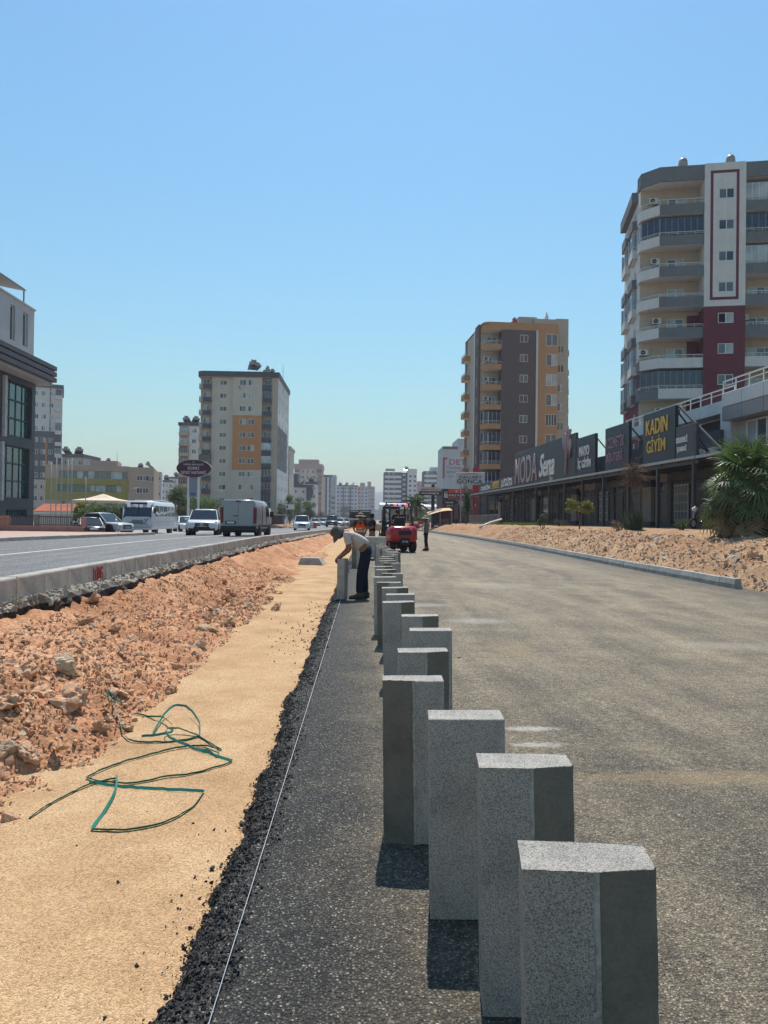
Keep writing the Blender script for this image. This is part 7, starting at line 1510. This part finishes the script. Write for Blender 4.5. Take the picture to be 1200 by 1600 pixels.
def minibus():
    """nose towards -y"""
    Y = 57.5; t = thing('minibus', 'white old minibus parked facing the camera beside the raised carriageway', 'bus', (PX(235, Y), Y, old_z(-14.05, Y) - .06), R(1)); BP = PAINT('white_bus_paint', (.56, .58, .60)); h = 1.12; H = 2.5; L = 6.9; f = -L / 2
    b = MB(); P = lambda k, top, lo=.38: [(h * k * .97, lo), (h * k, lo + .2), (h * k, 1.3), (h * k * .97, 2.0), (h * k * .93, top - .16), (h * k * .78, top - .02)]
    loft_sym(b, [(f, P(.95, 1.28)), (f + .05, P(.98, 1.36)), (f + .12, P(.99, 1.42)), (f + .42, P(.985, H - .07)), (f + .62, P(1, H)), (L / 2 - .3, P(1, H)), (L / 2, P(.96, H - .08))], BP); b.build('body', t)
    q = MB(); w = h * .90; q.add([(-w, f + .075, 1.36), (w, f + .075, 1.36), (w * .97, f + .375, 2.22), (-w * .97, f + .375, 2.22)], [(0, 1, 2, 3)], CGL); o = q.build('windscreen', t, recalc=False); q = MB(); q.bar((0, f + .07, 1.36), (0, f + .37, 2.24), .06, .03, BKP, (0, 1, 0)); q.bar((-w, f + .065, 1.35), (w, f + .065, 1.35), .05, .04, BKP); q.build('screen_bar', o)
    q = MB(); q.box(-w, w, f + .035, f + .06, 1.18, 1.33, G_NV); q.build('dark_band', t); q = MB(); q.box(-.6, .6, f + .28, f + .34, 2.22, 2.36, BKP); q.build('route_board', t)
    for s in (1, -1):
        for k in range(5):
            y0 = f + .62 + k * 1.2; q = MB(); x = s * (h * .985); q.add([(x * 1.028, y0, 1.36), (x * 1.028, y0 + 1.06, 1.36), (x * .992, y0 + 1.06, 2.12), (x * .992, y0, 2.12)], [(0, 1, 2, 3)], CGL if k not in (1, 3) else G_MD); o = q.build('side_window', t, recalc=False)
            q = MB(); q.bar((x * 1.03, y0 + 1.13, 1.34), (x * .995, y0 + 1.13, 2.14), .08, .02, BP, (1, 0, 0)); q.build('window_post', o)
        q = MB(); q.box(s * h * 1.0 - .012, s * h * 1.0 + .012, f + .5, L / 2 - .2, .92, .95, GRM); q.build('side_trim', t)
        for yy in (f + 1.25, L / 2 - 1.3): wheel(t, s * .92, yy, .36, .24, GRM); q = MB(); q.cyl((s * .8, yy, .38), (s * 1.068, yy, .38), .44, BKP, 18); q.build('wheel_arch', t)
        q = MB(); q.lathe([(0, .03), (.07, .03), (.10, 0), (.10, -.05)], LGT, (s * .72, f + .0, .86), 12, True, (0, -1, 0)); q.build('headlight', t); q = MB(); q.box(s * .5 - .3, s * .5 + .3, f - .02, f + .05, .74, .96, GRM); q.build('lamp_panel', t)
        q = MB(); q.obox((s * 1.2, f + .2, 1.75), (.08, 0, 0), (0, .05, 0), (0, 0, .18), BKP); q.bar((s * 1.0, f + .3, 2.0), (s * 1.2, f + .2, 1.9), .03, .03, BKP); q.build('mirror', t)
    q = MB(); q.box(-.42, .42, f - .015, f + .05, .78, 1.1, GRM); [q.box(-.38, .38, f - .03, f, .82 + .08 * k, .85 + .08 * k, BKP) for k in range(3)]; o = q.build('grille', t)
    q = MB(); q.bar((.5, f - .02, 1.16), (.62, f - .02, 1.02), .05, .03, BKP, (0, 1, 0)); q.bar((.62, f - .02, 1.02), (.78, f - .02, 1.2), .05, .03, BKP, (0, 1, 0)); q.build('emblem', o)
    q = MB(); q.box(-h * .97, h * .97, f - .1, f + .1, .36, .62, BP); q.box(-h * .9, h * .9, f - .11, f - .09, .52, .60, GRM); q.build('bumper', t, bevel=.03); q = MB(); q.box(-.27, .27, f - .125, f - .108, .42, .53, PLT); q.build('number_plate', t)
    q = MB(); q.box(-.9, .9, -1.2, 1.8, H - .0, H + .08, BP); q.build('roof_hatch', t, bevel=.03)
minibus()
def roller(label, px, Y, sc=1.0, dark=False):
    """road roller seen from the front (-y)"""
    x = PX(px, Y); t = thing('road_roller', label, 'road roller', (x, Y, 0), R(4)); t.scale = (sc, sc, sc); CM = PAINT('machine_cream', (.55, .50, .40)) if not dark else PAINT('machine_charcoal', (.06, .06, .065)); DR = mat('steel_drum', (.06, .058, .056), .5, .2)
    for y in (-1.3, 1.3): q = MB(); q.lathe([(0, -.85), (.58, -.85), (.62, -.82), (.62, .82), (.58, .85), (0, .85)], DR, (0, y, .62), 28, False, (1, 0, 0)); q.build('drum', t)
    q = MB(); q.box(-.95, .95, -1.45, -1.15, .75, 1.45, CM); q.box(-.95, -.86, -1.95, -1.3, .45, 1.2, CM); q.box(.86, .95, -1.95, -1.3, .45, 1.2, CM); q.box(-.9, .9, -1.1, 1.6, .8, 1.5, CM); q.build('body', t, bevel=.06)
    q = MB()
    for a in (-.8, .8):
        for y in (-.7, .7): q.bar((a, y, 1.5), (a, y, 2.75), .08, .08, BKP, (0, 1, 0))
    q.build('canopy_frame', t); q = MB(); q.box(-.95, .95, -.95, .95, 2.75, 2.9, BKP); q.build('canopy', t, bevel=.04); q = MB(); q.box(-.75, .75, -.72, -.70, 1.6, 2.6, CGL); q.build('windscreen', t)
    q = MB(); q.box(-.3, .3, .2, .7, 1.5, 2.1, BKP); q.build('seat', t)
    for s in (-1, 1): q = MB(); q.lathe([(0, .02), (.1, .02), (.12, -.04)], LGT, (s * .7, -1.46, 1.3), 10, True, (0, -1, 0)); q.build('headlight', t)
roller('cream road roller with dark cab standing far down the new road', 554, 128, 1.05); roller('second, darker roller with a flat canopy behind the orange vest', 570, 112, 1.0, True)

def forklift():
    """fork side towards +y, seen from behind"""
    Y = 34.6; t = thing('forklift', 'red forklift with flashing roof lights standing beside the row of kerb blocks', 'forklift', (1.47, Y, 0), R(13)); RP_ = PAINT('red_forklift_paint', (.36, .012, .022)); DP = mat('charcoal_machine_paint', (.03, .03, .034), .5, .1)
    b = MB(); ring = lambda y, w, z0, z1, r: [(x * w, y, z) for x, z in ((-.5, z0 + r * .6), (-.42, z0), (.42, z0), (.5, z0 + r * .6), (.5, z1 - r), (.45, z1 - r * .3), (.36, z1), (-.36, z1), (-.45, z1 - r * .3), (-.5, z1 - r))]
    b.loft([ring(-1.30, 1.0, .62, 1.02, .16), ring(-1.24, 1.18, .52, 1.14, .15), ring(-1.08, 1.26, .48, 1.2, .14), ring(-.55, 1.28, .46, 1.2, .12), ring(-.15, 1.2, .46, 1.05, .1)], RP_); o = b.build('counterweight', t)
    q = MB(); q.box(-.3, .3, -1.33, -1.2, .80, .99, BKP); [q.box(-.28, .28, -1.345, -1.32, .83 + k * .045, .85 + k * .045, DP) for k in range(3)]; q.build('radiator_grille', o)
    q = MB(); q.box(-.22, .22, -1.36, -1.05, .36, .66, BKP); q.box(-.06, .06, -1.42, -1.3, .45, .58, GRM); q.build('tow_coupling', o, bevel=.02)
    for s in (-.09, .09): q = MB(); q.lathe([(0, .02), (.035, .02), (.04, -.02)], LGT, (s, -1.37, .50), 10, True, (0, -1, 0)); q.build('work_light', o)
    q = MB(); q.tube([(.30, -1.28, 1.10), (.27, -1.29, 1.07), (.30, -1.29, 1.04), (.33, -1.29, 1.05)], .012, PLT, 5); q.tube([(-.1, -1.27, 1.12), (-.14, -1.28, 1.08)], .012, PLT, 5); q.tube([(-.16, -1.27, 1.12), (-.14, -1.28, 1.08)], .012, PLT, 5); q.build('mark', o)
    q = MB(); q.box(-.52, .52, -.55, .95, .30, .62, DP); q.box(-.55, .55, .1, .85, .55, .70, RP_); q.box(-.5, .5, .72, .9, .6, 1.15, DP); q.build('chassis', t, bevel=.03)
    q = MB(); q.box(-.58, -.44, -.2, 1.2, .25, .62, RP_); q.box(.44, .58, -.2, 1.2, .25, .62, RP_); q.build('step', t, bevel=.03)
    for s in (-1, 1):
        wheel(t, s * .50, -.82, .31, .24, RP_); wheel(t, s * .54, .80, .38, .28, RP_)
        q = MB(); q.tube([(s * .55, -.62, 1.12), (s * .53, -.55, 1.6), (s * .50, -.42, 2.1), (s * .48, -.3, 2.17)], .045, DP, 7); q.build('guard_post', t); q = MB(); q.tube([(s * .55, .82, .7), (s * .53, .78, 1.3), (s * .48, .45, 2.17)], .04, DP, 7); q.build('guard_post', t)
        q = MB(); q.bar((s * .48, -.32, 2.17), (s * .48, .47, 2.17), .07, .07, DP); q.build('guard_rail', t)
        q = MB(); q.box(s * .36 - .055, s * .36 + .055, 1.08, 1.24, .08, 2.12, DP); q.build('mast_rail', t); q = MB(); q.box(s * .28 - .06, s * .28 + .06, 1.42, 2.5, .06, .11, DP); q.box(s * .28 - .06, s * .28 + .06, 1.38, 1.44, .06, .62, DP); q.build('fork', t)
        q = MB(); q.cyl((s * .23, 1.16, .15), (s * .23, 1.16, 1.75), .035, GRM, 8); q.build('lift_cylinder', t)
    q = MB(); q.bar((-.48, -.32, 2.17), (.48, -.32, 2.17), .09, .08, DP); q.bar((-.48, .47, 2.17), (.48, .47, 2.17), .07, .07, DP); [q.bar((-.36 + .145 * k, -.32, 2.19), (-.36 + .145 * k, .47, 2.19), .025, .05, DP) for k in range(6)]; q.build('overhead_guard', t)
    q = MB(); q.box(-.42, .42, 1.1, 1.2, .3, .42, DP); q.box(-.42, .42, 1.1, 1.2, 2.0, 2.12, DP); q.box(-.42, .42, 1.1, 1.2, 1.25, 1.35, DP); q.build('mast_crossbar', t)
    q = MB(); q.box(-.55, .55, 1.27, 1.36, .30, .40, DP); q.box(-.55, .55, 1.27, 1.36, .72, .82, DP); [q.box(-.53 + .265 * k - .02, -.53 + .265 * k + .02, 1.28, 1.33, .8, 1.35, DP) for k in range(5)]; q.box(-.55, .55, 1.27, 1.34, 1.35, 1.41, DP); q.build('load_backrest', t)
    q = MB(); q.box(-.26, .26, -.35, .15, 1.02, 1.14, BKP); q.box(-.26, .26, -.45, -.33, 1.1, 1.62, BKP); q.build('seat', t, bevel=.04); q = MB(); q.tube([(0, .62, 1.0), (0, .45, 1.32)], .025, BKP, 6); q.lathe([(.15, -.015), (.18, 0), (.15, .015), (.13, 0)], BKP, (0, .44, 1.34), 16, True, (0, -.45, .9)); q.build('steering_wheel', t)
    for x, c, n_ in ((-.22, emit_mat('red_beacon', (1, .05, .03), 2.0), 'beacon'), (.0, emit_mat('blue_beacon', (.12, .10, 1), 2.2), 'beacon'), (.30, emit_mat('red_beacon', (1, .05, .03), 2.0), 'beacon')): q = MB(); q.box(x - .07, x + .07, -.40, -.345, 2.13, 2.21, c); q.build(n_, t, bevel=.015)
    for s in (-1, 1): q = MB(); q.bar((s * .50, -.45, 1.75), (s * .62, -.4, 1.72), .03, .03, DP); q.obox((s * .62, -.4, 1.70), (.06, 0, 0), (0, .03, 0), (0, 0, .05), LGT); q.build('rear_lamp', t)
    return t
FL = forklift()
# ------------------------------------------------------------------ people
SKIN = mat('tanned_skin', (.21, .10, .06), .6, .1, 6, spec=.3); HAIR = mat('dark_hair', (.015, .012, .01), .7, .2)
def skin_obj(name, verts, edges, radii, m, parent=None, root=0, sub=2, **kw):
    """one continuous limb-joined surface grown round a skeleton"""
    me = bpy.data.meshes.new(name); me.from_pydata([tuple(v) for v in verts], edges, []); o = bpy.data.objects.new('tmp', me); COL.objects.link(o)
    md = o.modifiers.new('s', 'SKIN'); md.use_smooth_shade = True
    if not me.skin_vertices: bpy.context.view_layer.update()
    for i, r in enumerate(radii):
        sv_ = me.skin_vertices[0].data[i]; sv_.radius = (r, r) if not isinstance(r, tuple) else r; sv_.use_root = (i == root)
    ss = o.modifiers.new('d', 'SUBSURF'); ss.levels = sub; ss.render_levels = sub
    bpy.context.view_layer.update(); ev = o.evaluated_get(bpy.context.evaluated_depsgraph_get()); out = bpy.data.meshes.new_from_object(ev)
    bpy.data.objects.remove(o); bpy.data.meshes.remove(me); out.materials.clear(); out.materials.append(m); out.name = name
    out.polygons.foreach_set('use_smooth', [True] * len(out.polygons))
    return link(name, out, parent, **kw)
def person(label, loc, rz, J, shirt, trousers, shoe, hat=None, vest=None, group=None, sleeve='short', curl=.8, band=None, hood=None):
    """J: joints in metres, the figure facing -y; keys pelvis, waist, chest, neck, head(centre), nose(direction), l/r + shoulder, elbow, wrist, hip, knee, ankle, toe"""
    J = {k: Vector(v) for k, v in J.items()}
    t = thing('person', label, 'person', loc, rz, group)
    V = []; E = []; Rr = []
    def add(p, r, prev=None):
        V.append(Vector(p)); Rr.append(r); i = len(V) - 1
        if prev is not None: E.append((prev, i))
        return i
    p0 = add(J['pelvis'], .13); w = add(J['waist'], .125, p0); c = add(J['chest'], .145, w); n = add(J['neck'], .058, c); hd = J['head']; fwd = J['nose'].normalized()
    upv = (hd - J['neck']).normalized(); upv = (upv - fwd * upv.dot(fwd)).normalized()
    h1 = add(hd - upv * .06 + fwd * .02, .072, n); h2 = add(hd + upv * .02, .088, h1); h3 = add(hd + upv * .09, .062, h2)
    for s in 'lr':
        sh = add(J[s + 'shoulder'], .062, c); el = add(J[s + 'elbow'], .043, sh); wr = add(J[s + 'wrist'], .030, el)
        d = (J[s + 'wrist'] - J[s + 'elbow']).normalized(); sd = d.cross(Vector((0, 0, 1))); sd = sd.normalized() if sd.length > .1 else Vector((0, 1, 0)); pn = d.cross(sd)
        pm = add(J[s + 'wrist'] + d * .05, (.024, .036), wr)
        inw = pn if pn.z < 0 else -pn
        for k in range(4):
            L = (.075, .088, .082, .062)[k]; b0 = J[s + 'wrist'] + d * .085 + sd * (.030 - .02 * k); f1 = add(b0, .0105, pm); f2 = add(b0 + (d * math.cos(curl * .5) + inw * math.sin(curl * .5)) * L * .5, .0095, f1); add(b0 + (d * math.cos(curl * .5) + inw * math.sin(curl * .5)) * L * .5 + (d * math.cos(curl * 1.4) + inw * math.sin(curl * 1.4)) * L * .5, .008, f2)
        t1 = add(J[s + 'wrist'] + d * .04 + sd * .045, .012, pm); add(J[s + 'wrist'] + d * .085 + sd * .058 + inw * .02, .0095, t1)
        hp = add(J[s + 'hip'], .092, p0); kn = add(J[s + 'knee'], .058, hp); an = add(J[s + 'ankle'], .042, kn); add(J[s + 'toe'], .036, an)
    body = skin_obj('body', V, E, Rr, SKIN, t)
    # face
    rt = fwd.cross(upv).normalized(); q = MB()
    q.loft([[hd + fwd * .082 + upv * .035 + rt * x for x in (-.009, 0, .009)] + [hd + fwd * .075 + upv * .035], [hd + fwd * .112 - upv * .012 + rt * x for x in (-.018, 0, .018)] + [hd + fwd * .08 - upv * .02], [hd + fwd * .088 - upv * .024 + rt * x for x in (-.012, 0, .012)] + [hd + fwd * .075 - upv * .024]], SKIN); q.build('nose', body)
    for s in (-1, 1):
        q = MB(); q.lathe([(0, -.011), (.011, -.004), (.011, .004), (0, .011)], mat('eye_white', (.5, .48, .46), .3), hd + fwd * .083 + upv * .02 + rt * s * .032, 8); q.lathe([(0, 0), (.006, .001), (0, .012)], HAIR, hd + fwd * .086 + upv * .02 + rt * s * .032, 6, True, fwd); q.build('eye', body)
        q = MB(); q.lathe([(.0, 0), (.026, .004), (.03, .014), (.016, .02), (0, .018)], SKIN, hd + rt * s * .082 - fwd * .005, 8, True, rt * s + fwd * .3); q.build('ear', body)
    q = MB(); q.obox(hd + fwd * .083 - upv * .052, rt * .026, fwd * .008, upv * .006, mat('lips', (.17, .065, .05), .6)); q.build('mouth', body)
    q = MB(); q.lathe([(.093, -.035), (.098, .03), (.085, .085), (.05, .118), (0, .128)], HAIR, hd - fwd * .014, 14, True, (upv - fwd * .25)); q.build('hair', t)
    # shirt
    V2 = [J['pelvis'] + (J['waist'] - J['pelvis']) * .15, J['waist'], J['chest'], J['neck'] + (J['chest'] - J['neck']) * .18]; E2 = [(0, 1), (1, 2), (2, 3)]; R2 = [.158, .155, .172, .078]
    for s in 'lr':
        a = len(V2); f = .72 if sleeve == 'short' else 1.0; V2 += [J[s + 'shoulder'], J[s + 'shoulder'].lerp(J[s + 'elbow'], f)]; E2 += [(2, a), (a, a + 1)]; R2 += [.084, .066]
        if sleeve == 'long': V2.append(J[s + 'elbow'].lerp(J[s + 'wrist'], .9)); E2.append((a + 1, a + 2)); R2.append(.046)
    so = skin_obj('shirt', V2, E2, R2, shirt, t)
    if vest:
        V3 = [J['pelvis'].lerp(J['waist'], .25), J['waist'], J['chest'], J['neck'] + (J['chest'] - J['neck']) * .3]; V3 += [J['lshoulder'].lerp(J['chest'], .25), J['rshoulder'].lerp(J['chest'], .25)]
        vo = skin_obj('safety_vest', V3, [(0, 1), (1, 2), (2, 3), (2, 4), (2, 5)], [.185, .18, .195, .085, .10, .10], vest[0], t)
        bb = [Vector(v.co) for v in vo.data.vertices]
        for zz in (vest[2], vest[3]):                                   # reflective bands wrapped round the vest
            rad = [p for p in bb if abs(p.z - zz) < .035]
            if len(rad) < 6: continue
            cx, cy = sum(p.x for p in rad) / len(rad), sum(p.y for p in rad) / len(rad); rx = max(abs(p.x - cx) for p in rad) * 1.03; ry = max(abs(p.y - cy) for p in rad) * 1.03; q = MB(); q.loft([[(cx + rx * math.cos(a), cy + ry * math.sin(a), zz + dz) for a in [k * math.pi / 12 for k in range(24)]] for dz in (-.028, .028)], vest[1], True, False); q.build('reflective_band', vo)
        ym = max(p.y for p in bb if abs(p.z - (J['chest'].z + .02)) < .05) ; q = MB(); q.lathe([(0, .012), (.055, .01), (.06, 0)], HAIR, (.0, ym - .002, J['chest'].z + .02), 14, False, (0, 1, 0)); q.build('emblem', vo)
    # trousers, belt
    V4 = [J['pelvis'] + (J['waist'] - J['pelvis']) * .35, J['pelvis']]; E4 = [(0, 1)]; R4 = [.146, .155]
    for s in 'lr': a = len(V4); V4 += [J[s + 'hip'], J[s + 'knee'], J[s + 'ankle'] + Vector((0, 0, .0))]; E4 += [(1, a), (a, a + 1), (a + 1, a + 2)]; R4 += [.112, .083, .074]
    tr = skin_obj('trousers', V4, E4, R4, trousers, t, 0)
    if band:
        for s in 'lr': p = J[s + 'ankle'].lerp(J[s + 'knee'], .18); d = (J[s + 'knee'] - J[s + 'ankle']).normalized(); q = MB(); q.lathe([(.086, -.035), (.09, 0), (.087, .035)], band, p, 14, True, d); q.build('reflective_band', tr)
    for s in 'lr':
        a, b_ = J[s + 'ankle'], J[s + 'toe']; d = (b_ - a); d.z = 0; d.normalize(); sd = Vector((d.y, -d.x, 0)); z = min(a.z, b_.z) - .06; q = MB(); R_ = lambda f, w, h: [a.xy.to_3d() + d * f + sd * x * w + Vector((0, 0, max(0, z) + y * h)) for x, y in ((-1, 0), (1, 0), (1, .6), (.6, 1), (-.6, 1), (-1, .6))]
        q.loft([R_(-.085, .034, .09), R_(-.05, .043, .13), R_(.03, .045, .11), R_(.12, .05, .08), R_(.19, .036, .055)], shoe); q.build('shoe', t)
    if hat:
        kind, m, m2 = hat; c0 = hd + upv * .055 - fwd * .01; ax = (upv + fwd * (-.12 if kind != 'bucket' else .1)).normalized(); q = MB()
        if kind == 'straw': q.lathe([(.235, -.035), (.22, -.03), (.105, .0), (.1, .055), (.085, .095), (.03, .11), (0, .11)], m, c0, 22, True, ax); o = q.build('hat', t); q = MB(); q.lathe([(.108, .006), (.105, .04)], m2, c0, 22, True, ax); q.build('hat_band', o)
        elif kind == 'bucket': q.lathe([(.20, -.075), (.185, -.06), (.11, .0), (.108, .05), (.09, .09), (.03, .105), (0, .106)], m, c0, 22, True, ax); q.build('hat', t)
        elif kind == 'cap': q.lathe([(.102, -.02), (.104, .03), (.085, .075), (.03, .095), (0, .096)], m, c0, 18, True, ax); q.obox(c0 + fwd * .15 - upv * .005, rt * .075, fwd * .075, upv * .006, m); q.build('hat', t)
    if hood: q = MB(); q.loft([[hd - fwd * .09 + upv * .05 + rt * x for x in (-.1, 0, .1)] + [hd - fwd * .10 + upv * .05], [J['neck'] - fwd * .10 + rt * x + (J['neck'] - J['chest']) * .1 for x in (-.14, 0, .14)] + [J['neck'] - fwd * .12], [J['neck'].lerp(J['chest'], .6) - fwd * .0 + rt * x + hood[1] for x in (-.16, 0, .16)] + [J['neck'].lerp(J['chest'], .6) + hood[1] * 1.1]], hood[0]); q.build('neck_cloth', t)
    return t
CLTH = lambda n, c: mat(n, c, .9, .14, 7, .35, 14, spec=.15)
# bending man, in profile, facing left (-x); joints given with x across the picture, written for rz = 0
def bend():
    J = dict(pelvis=(.10, 0, .92), waist=(.0, 0, 1.05), chest=(-.20, 0, 1.20), neck=(-.335, 0, 1.245), head=(-.435, -.01, 1.205), nose=(-.62, 0, -.78),
             lshoulder=(-.265, -.19, 1.19), lelbow=(-.20, -.22, .93), lwrist=(-.375, -.12, .78), rshoulder=(-.265, .19, 1.19), relbow=(-.25, .22, .93), rwrist=(-.40, .13, .79),
             lhip=(.10, -.10, .88), lknee=(.0, -.12, .47), lankle=(-.02, -.12, .09), ltoe=(-.17, -.13, .05), rhip=(.11, .10, .88), rknee=(.06, .12, .47), rankle=(.09, .12, .09), rtoe=(-.06, .13, .05))
    return person('man in a pale shirt and navy trousers bending over a kerb block', (-.09, 14.0, 0), 0, J, CLTH('dusty_pale_shirt', (.50, .43, .385)), CLTH('navy_work_trousers', (.016, .019, .034)), mat('dark_green_shoe', (.05, .06, .045), .7, .2), ('bucket', CLTH('grey_bucket_hat', (.085, .085, .08)), None), hood=(CLTH('grey_neck_cloth', (.10, .10, .095)), Vector((.02, 0, .13))))
bend()
# standing man on the right, in profile to the left
J = dict(pelvis=(.0, 0, .90), waist=(.02, 0, 1.04), chest=(.03, 0, 1.26), neck=(.0, 0, 1.43), head=(-.04, 0, 1.545), nose=(-1, -.05, -.05), lshoulder=(.04, -.18, 1.36), lelbow=(.05, -.22, 1.08), lwrist=(-.09, -.2, .88), rshoulder=(.04, .18, 1.36), relbow=(.05, .22, 1.08), rwrist=(-.06, .2, .87),
         lhip=(.0, -.09, .88), lknee=(-.02, -.1, .47), lankle=(.01, -.1, .09), ltoe=(-.14, -.11, .05), rhip=(.01, .09, .88), rknee=(.01, .1, .47), rankle=(.07, .1, .09), rtoe=(-.08, .11, .05))
person('man in a grey shirt and wide straw hat standing right of the forklift', (2.95, 36.2, 0), 0, J, CLTH('grey_blue_work_shirt', (.15, .175, .19)), CLTH('navy_trousers_dark', (.014, .016, .028)), BKP, ('straw', mat('pale_straw', (.45, .38, .30), .9, .15), mat('dark_hat_band', (.09, .035, .045), .9)), sleeve='long', band=mat('red_reflective_band', (.40, .10, .08), .5, .05))
# worker in the orange vest, seen from behind (facing +y -> rotated by 180 degrees)
J = dict(pelvis=(0, 0, .92), waist=(0, 0, 1.06), chest=(0, .02, 1.30), neck=(0, .0, 1.47), head=(0, -.02, 1.585), nose=(.1, -1, -.15), lshoulder=(.2, 0, 1.40), lelbow=(.27, -.02, 1.12), lwrist=(.2, -.18, .98), rshoulder=(-.2, 0, 1.40), relbow=(-.27, -.02, 1.12), rwrist=(-.2, -.18, .98),
         lhip=(.1, 0, .9), lknee=(.11, -.02, .49), lankle=(.12, .02, .09), ltoe=(.13, -.13, .05), rhip=(-.1, 0, .9), rknee=(-.11, -.02, .49), rankle=(-.12, .02, .09), rtoe=(-.13, -.13, .05))
OV = CLTH('orange_safety_vest', (.62, .085, .02)); VB = mat('silver_reflective_tape', (.45, .36, .30), .4, .05)
person('worker in an orange safety vest seen from behind beyond the bending man', (-.22, 29.2, 0), R(180), J, CLTH('dark_red_shirt', (.10, .02, .02)), CLTH('grey_trousers', (.07, .07, .065)), BKP, ('straw', mat('cream_hat', (.40, .30, .2), .9, .15), mat('dark_hat_band', (.09, .035, .045), .9)), (OV, VB, 1.13, 1.02))
J2 = {k: Vector(v) for k, v in J.items()}; J2.update(lelbow=Vector((.26, -.1, 1.14)), lwrist=Vector((.12, -.3, 1.12)), relbow=Vector((-.26, -.1, 1.14)), rwrist=Vector((-.08, -.3, 1.10)))
person('worker in a black cap and khaki trousers facing the orange vest', (.26, 30.6, 0), R(-70), J2, CLTH('black_tshirt', (.02, .02, .024)), CLTH('khaki_trousers', (.15, .135, .095)), BKP, ('cap', CLTH('black_cap', (.02, .02, .02)), None))
b = MB(); b.lathe([(0, 0), (.11, .02), (.15, .12), (.14, .26), (.06, .32), (0, .32)], mat('tan_sack', (.45, .36, .26), .9, .2), (.50, 30.5, 1.02), 10); tag(b.build('sack'), 'tan bundle held by the worker in the black cap', 'sack')
# forklift driver
m4 = Matrix.Rotation(R(13), 4, 'Z'); dpos = Vector((1.47, 34.6, 0)) + (m4 @ Vector((-.02, -.12, 0)))
J = dict(pelvis=(0, 0, 1.24), waist=(0, 0, 1.36), chest=(0, -.02, 1.58), neck=(0, -.04, 1.74), head=(0, -.07, 1.855), nose=(0, -1, -.1), lshoulder=(.19, -.02, 1.67), lelbow=(.26, -.15, 1.42), lwrist=(.12, -.42, 1.40), rshoulder=(-.19, -.02, 1.67), relbow=(-.26, -.15, 1.42), rwrist=(-.12, -.42, 1.40),
         lhip=(.1, -.03, 1.22), lknee=(.13, -.45, 1.22), lankle=(.13, -.55, .82), ltoe=(.13, -.68, .78), rhip=(-.1, -.03, 1.22), rknee=(-.13, -.45, 1.22), rankle=(-.13, -.55, .82), rtoe=(-.13, -.68, .78))
person('driver in dark clothes sitting in the red forklift, seen from behind', dpos, R(193), J, CLTH('charcoal_jacket', (.022, .023, .028)), CLTH('charcoal_trousers', (.02, .02, .025)), BKP, None)
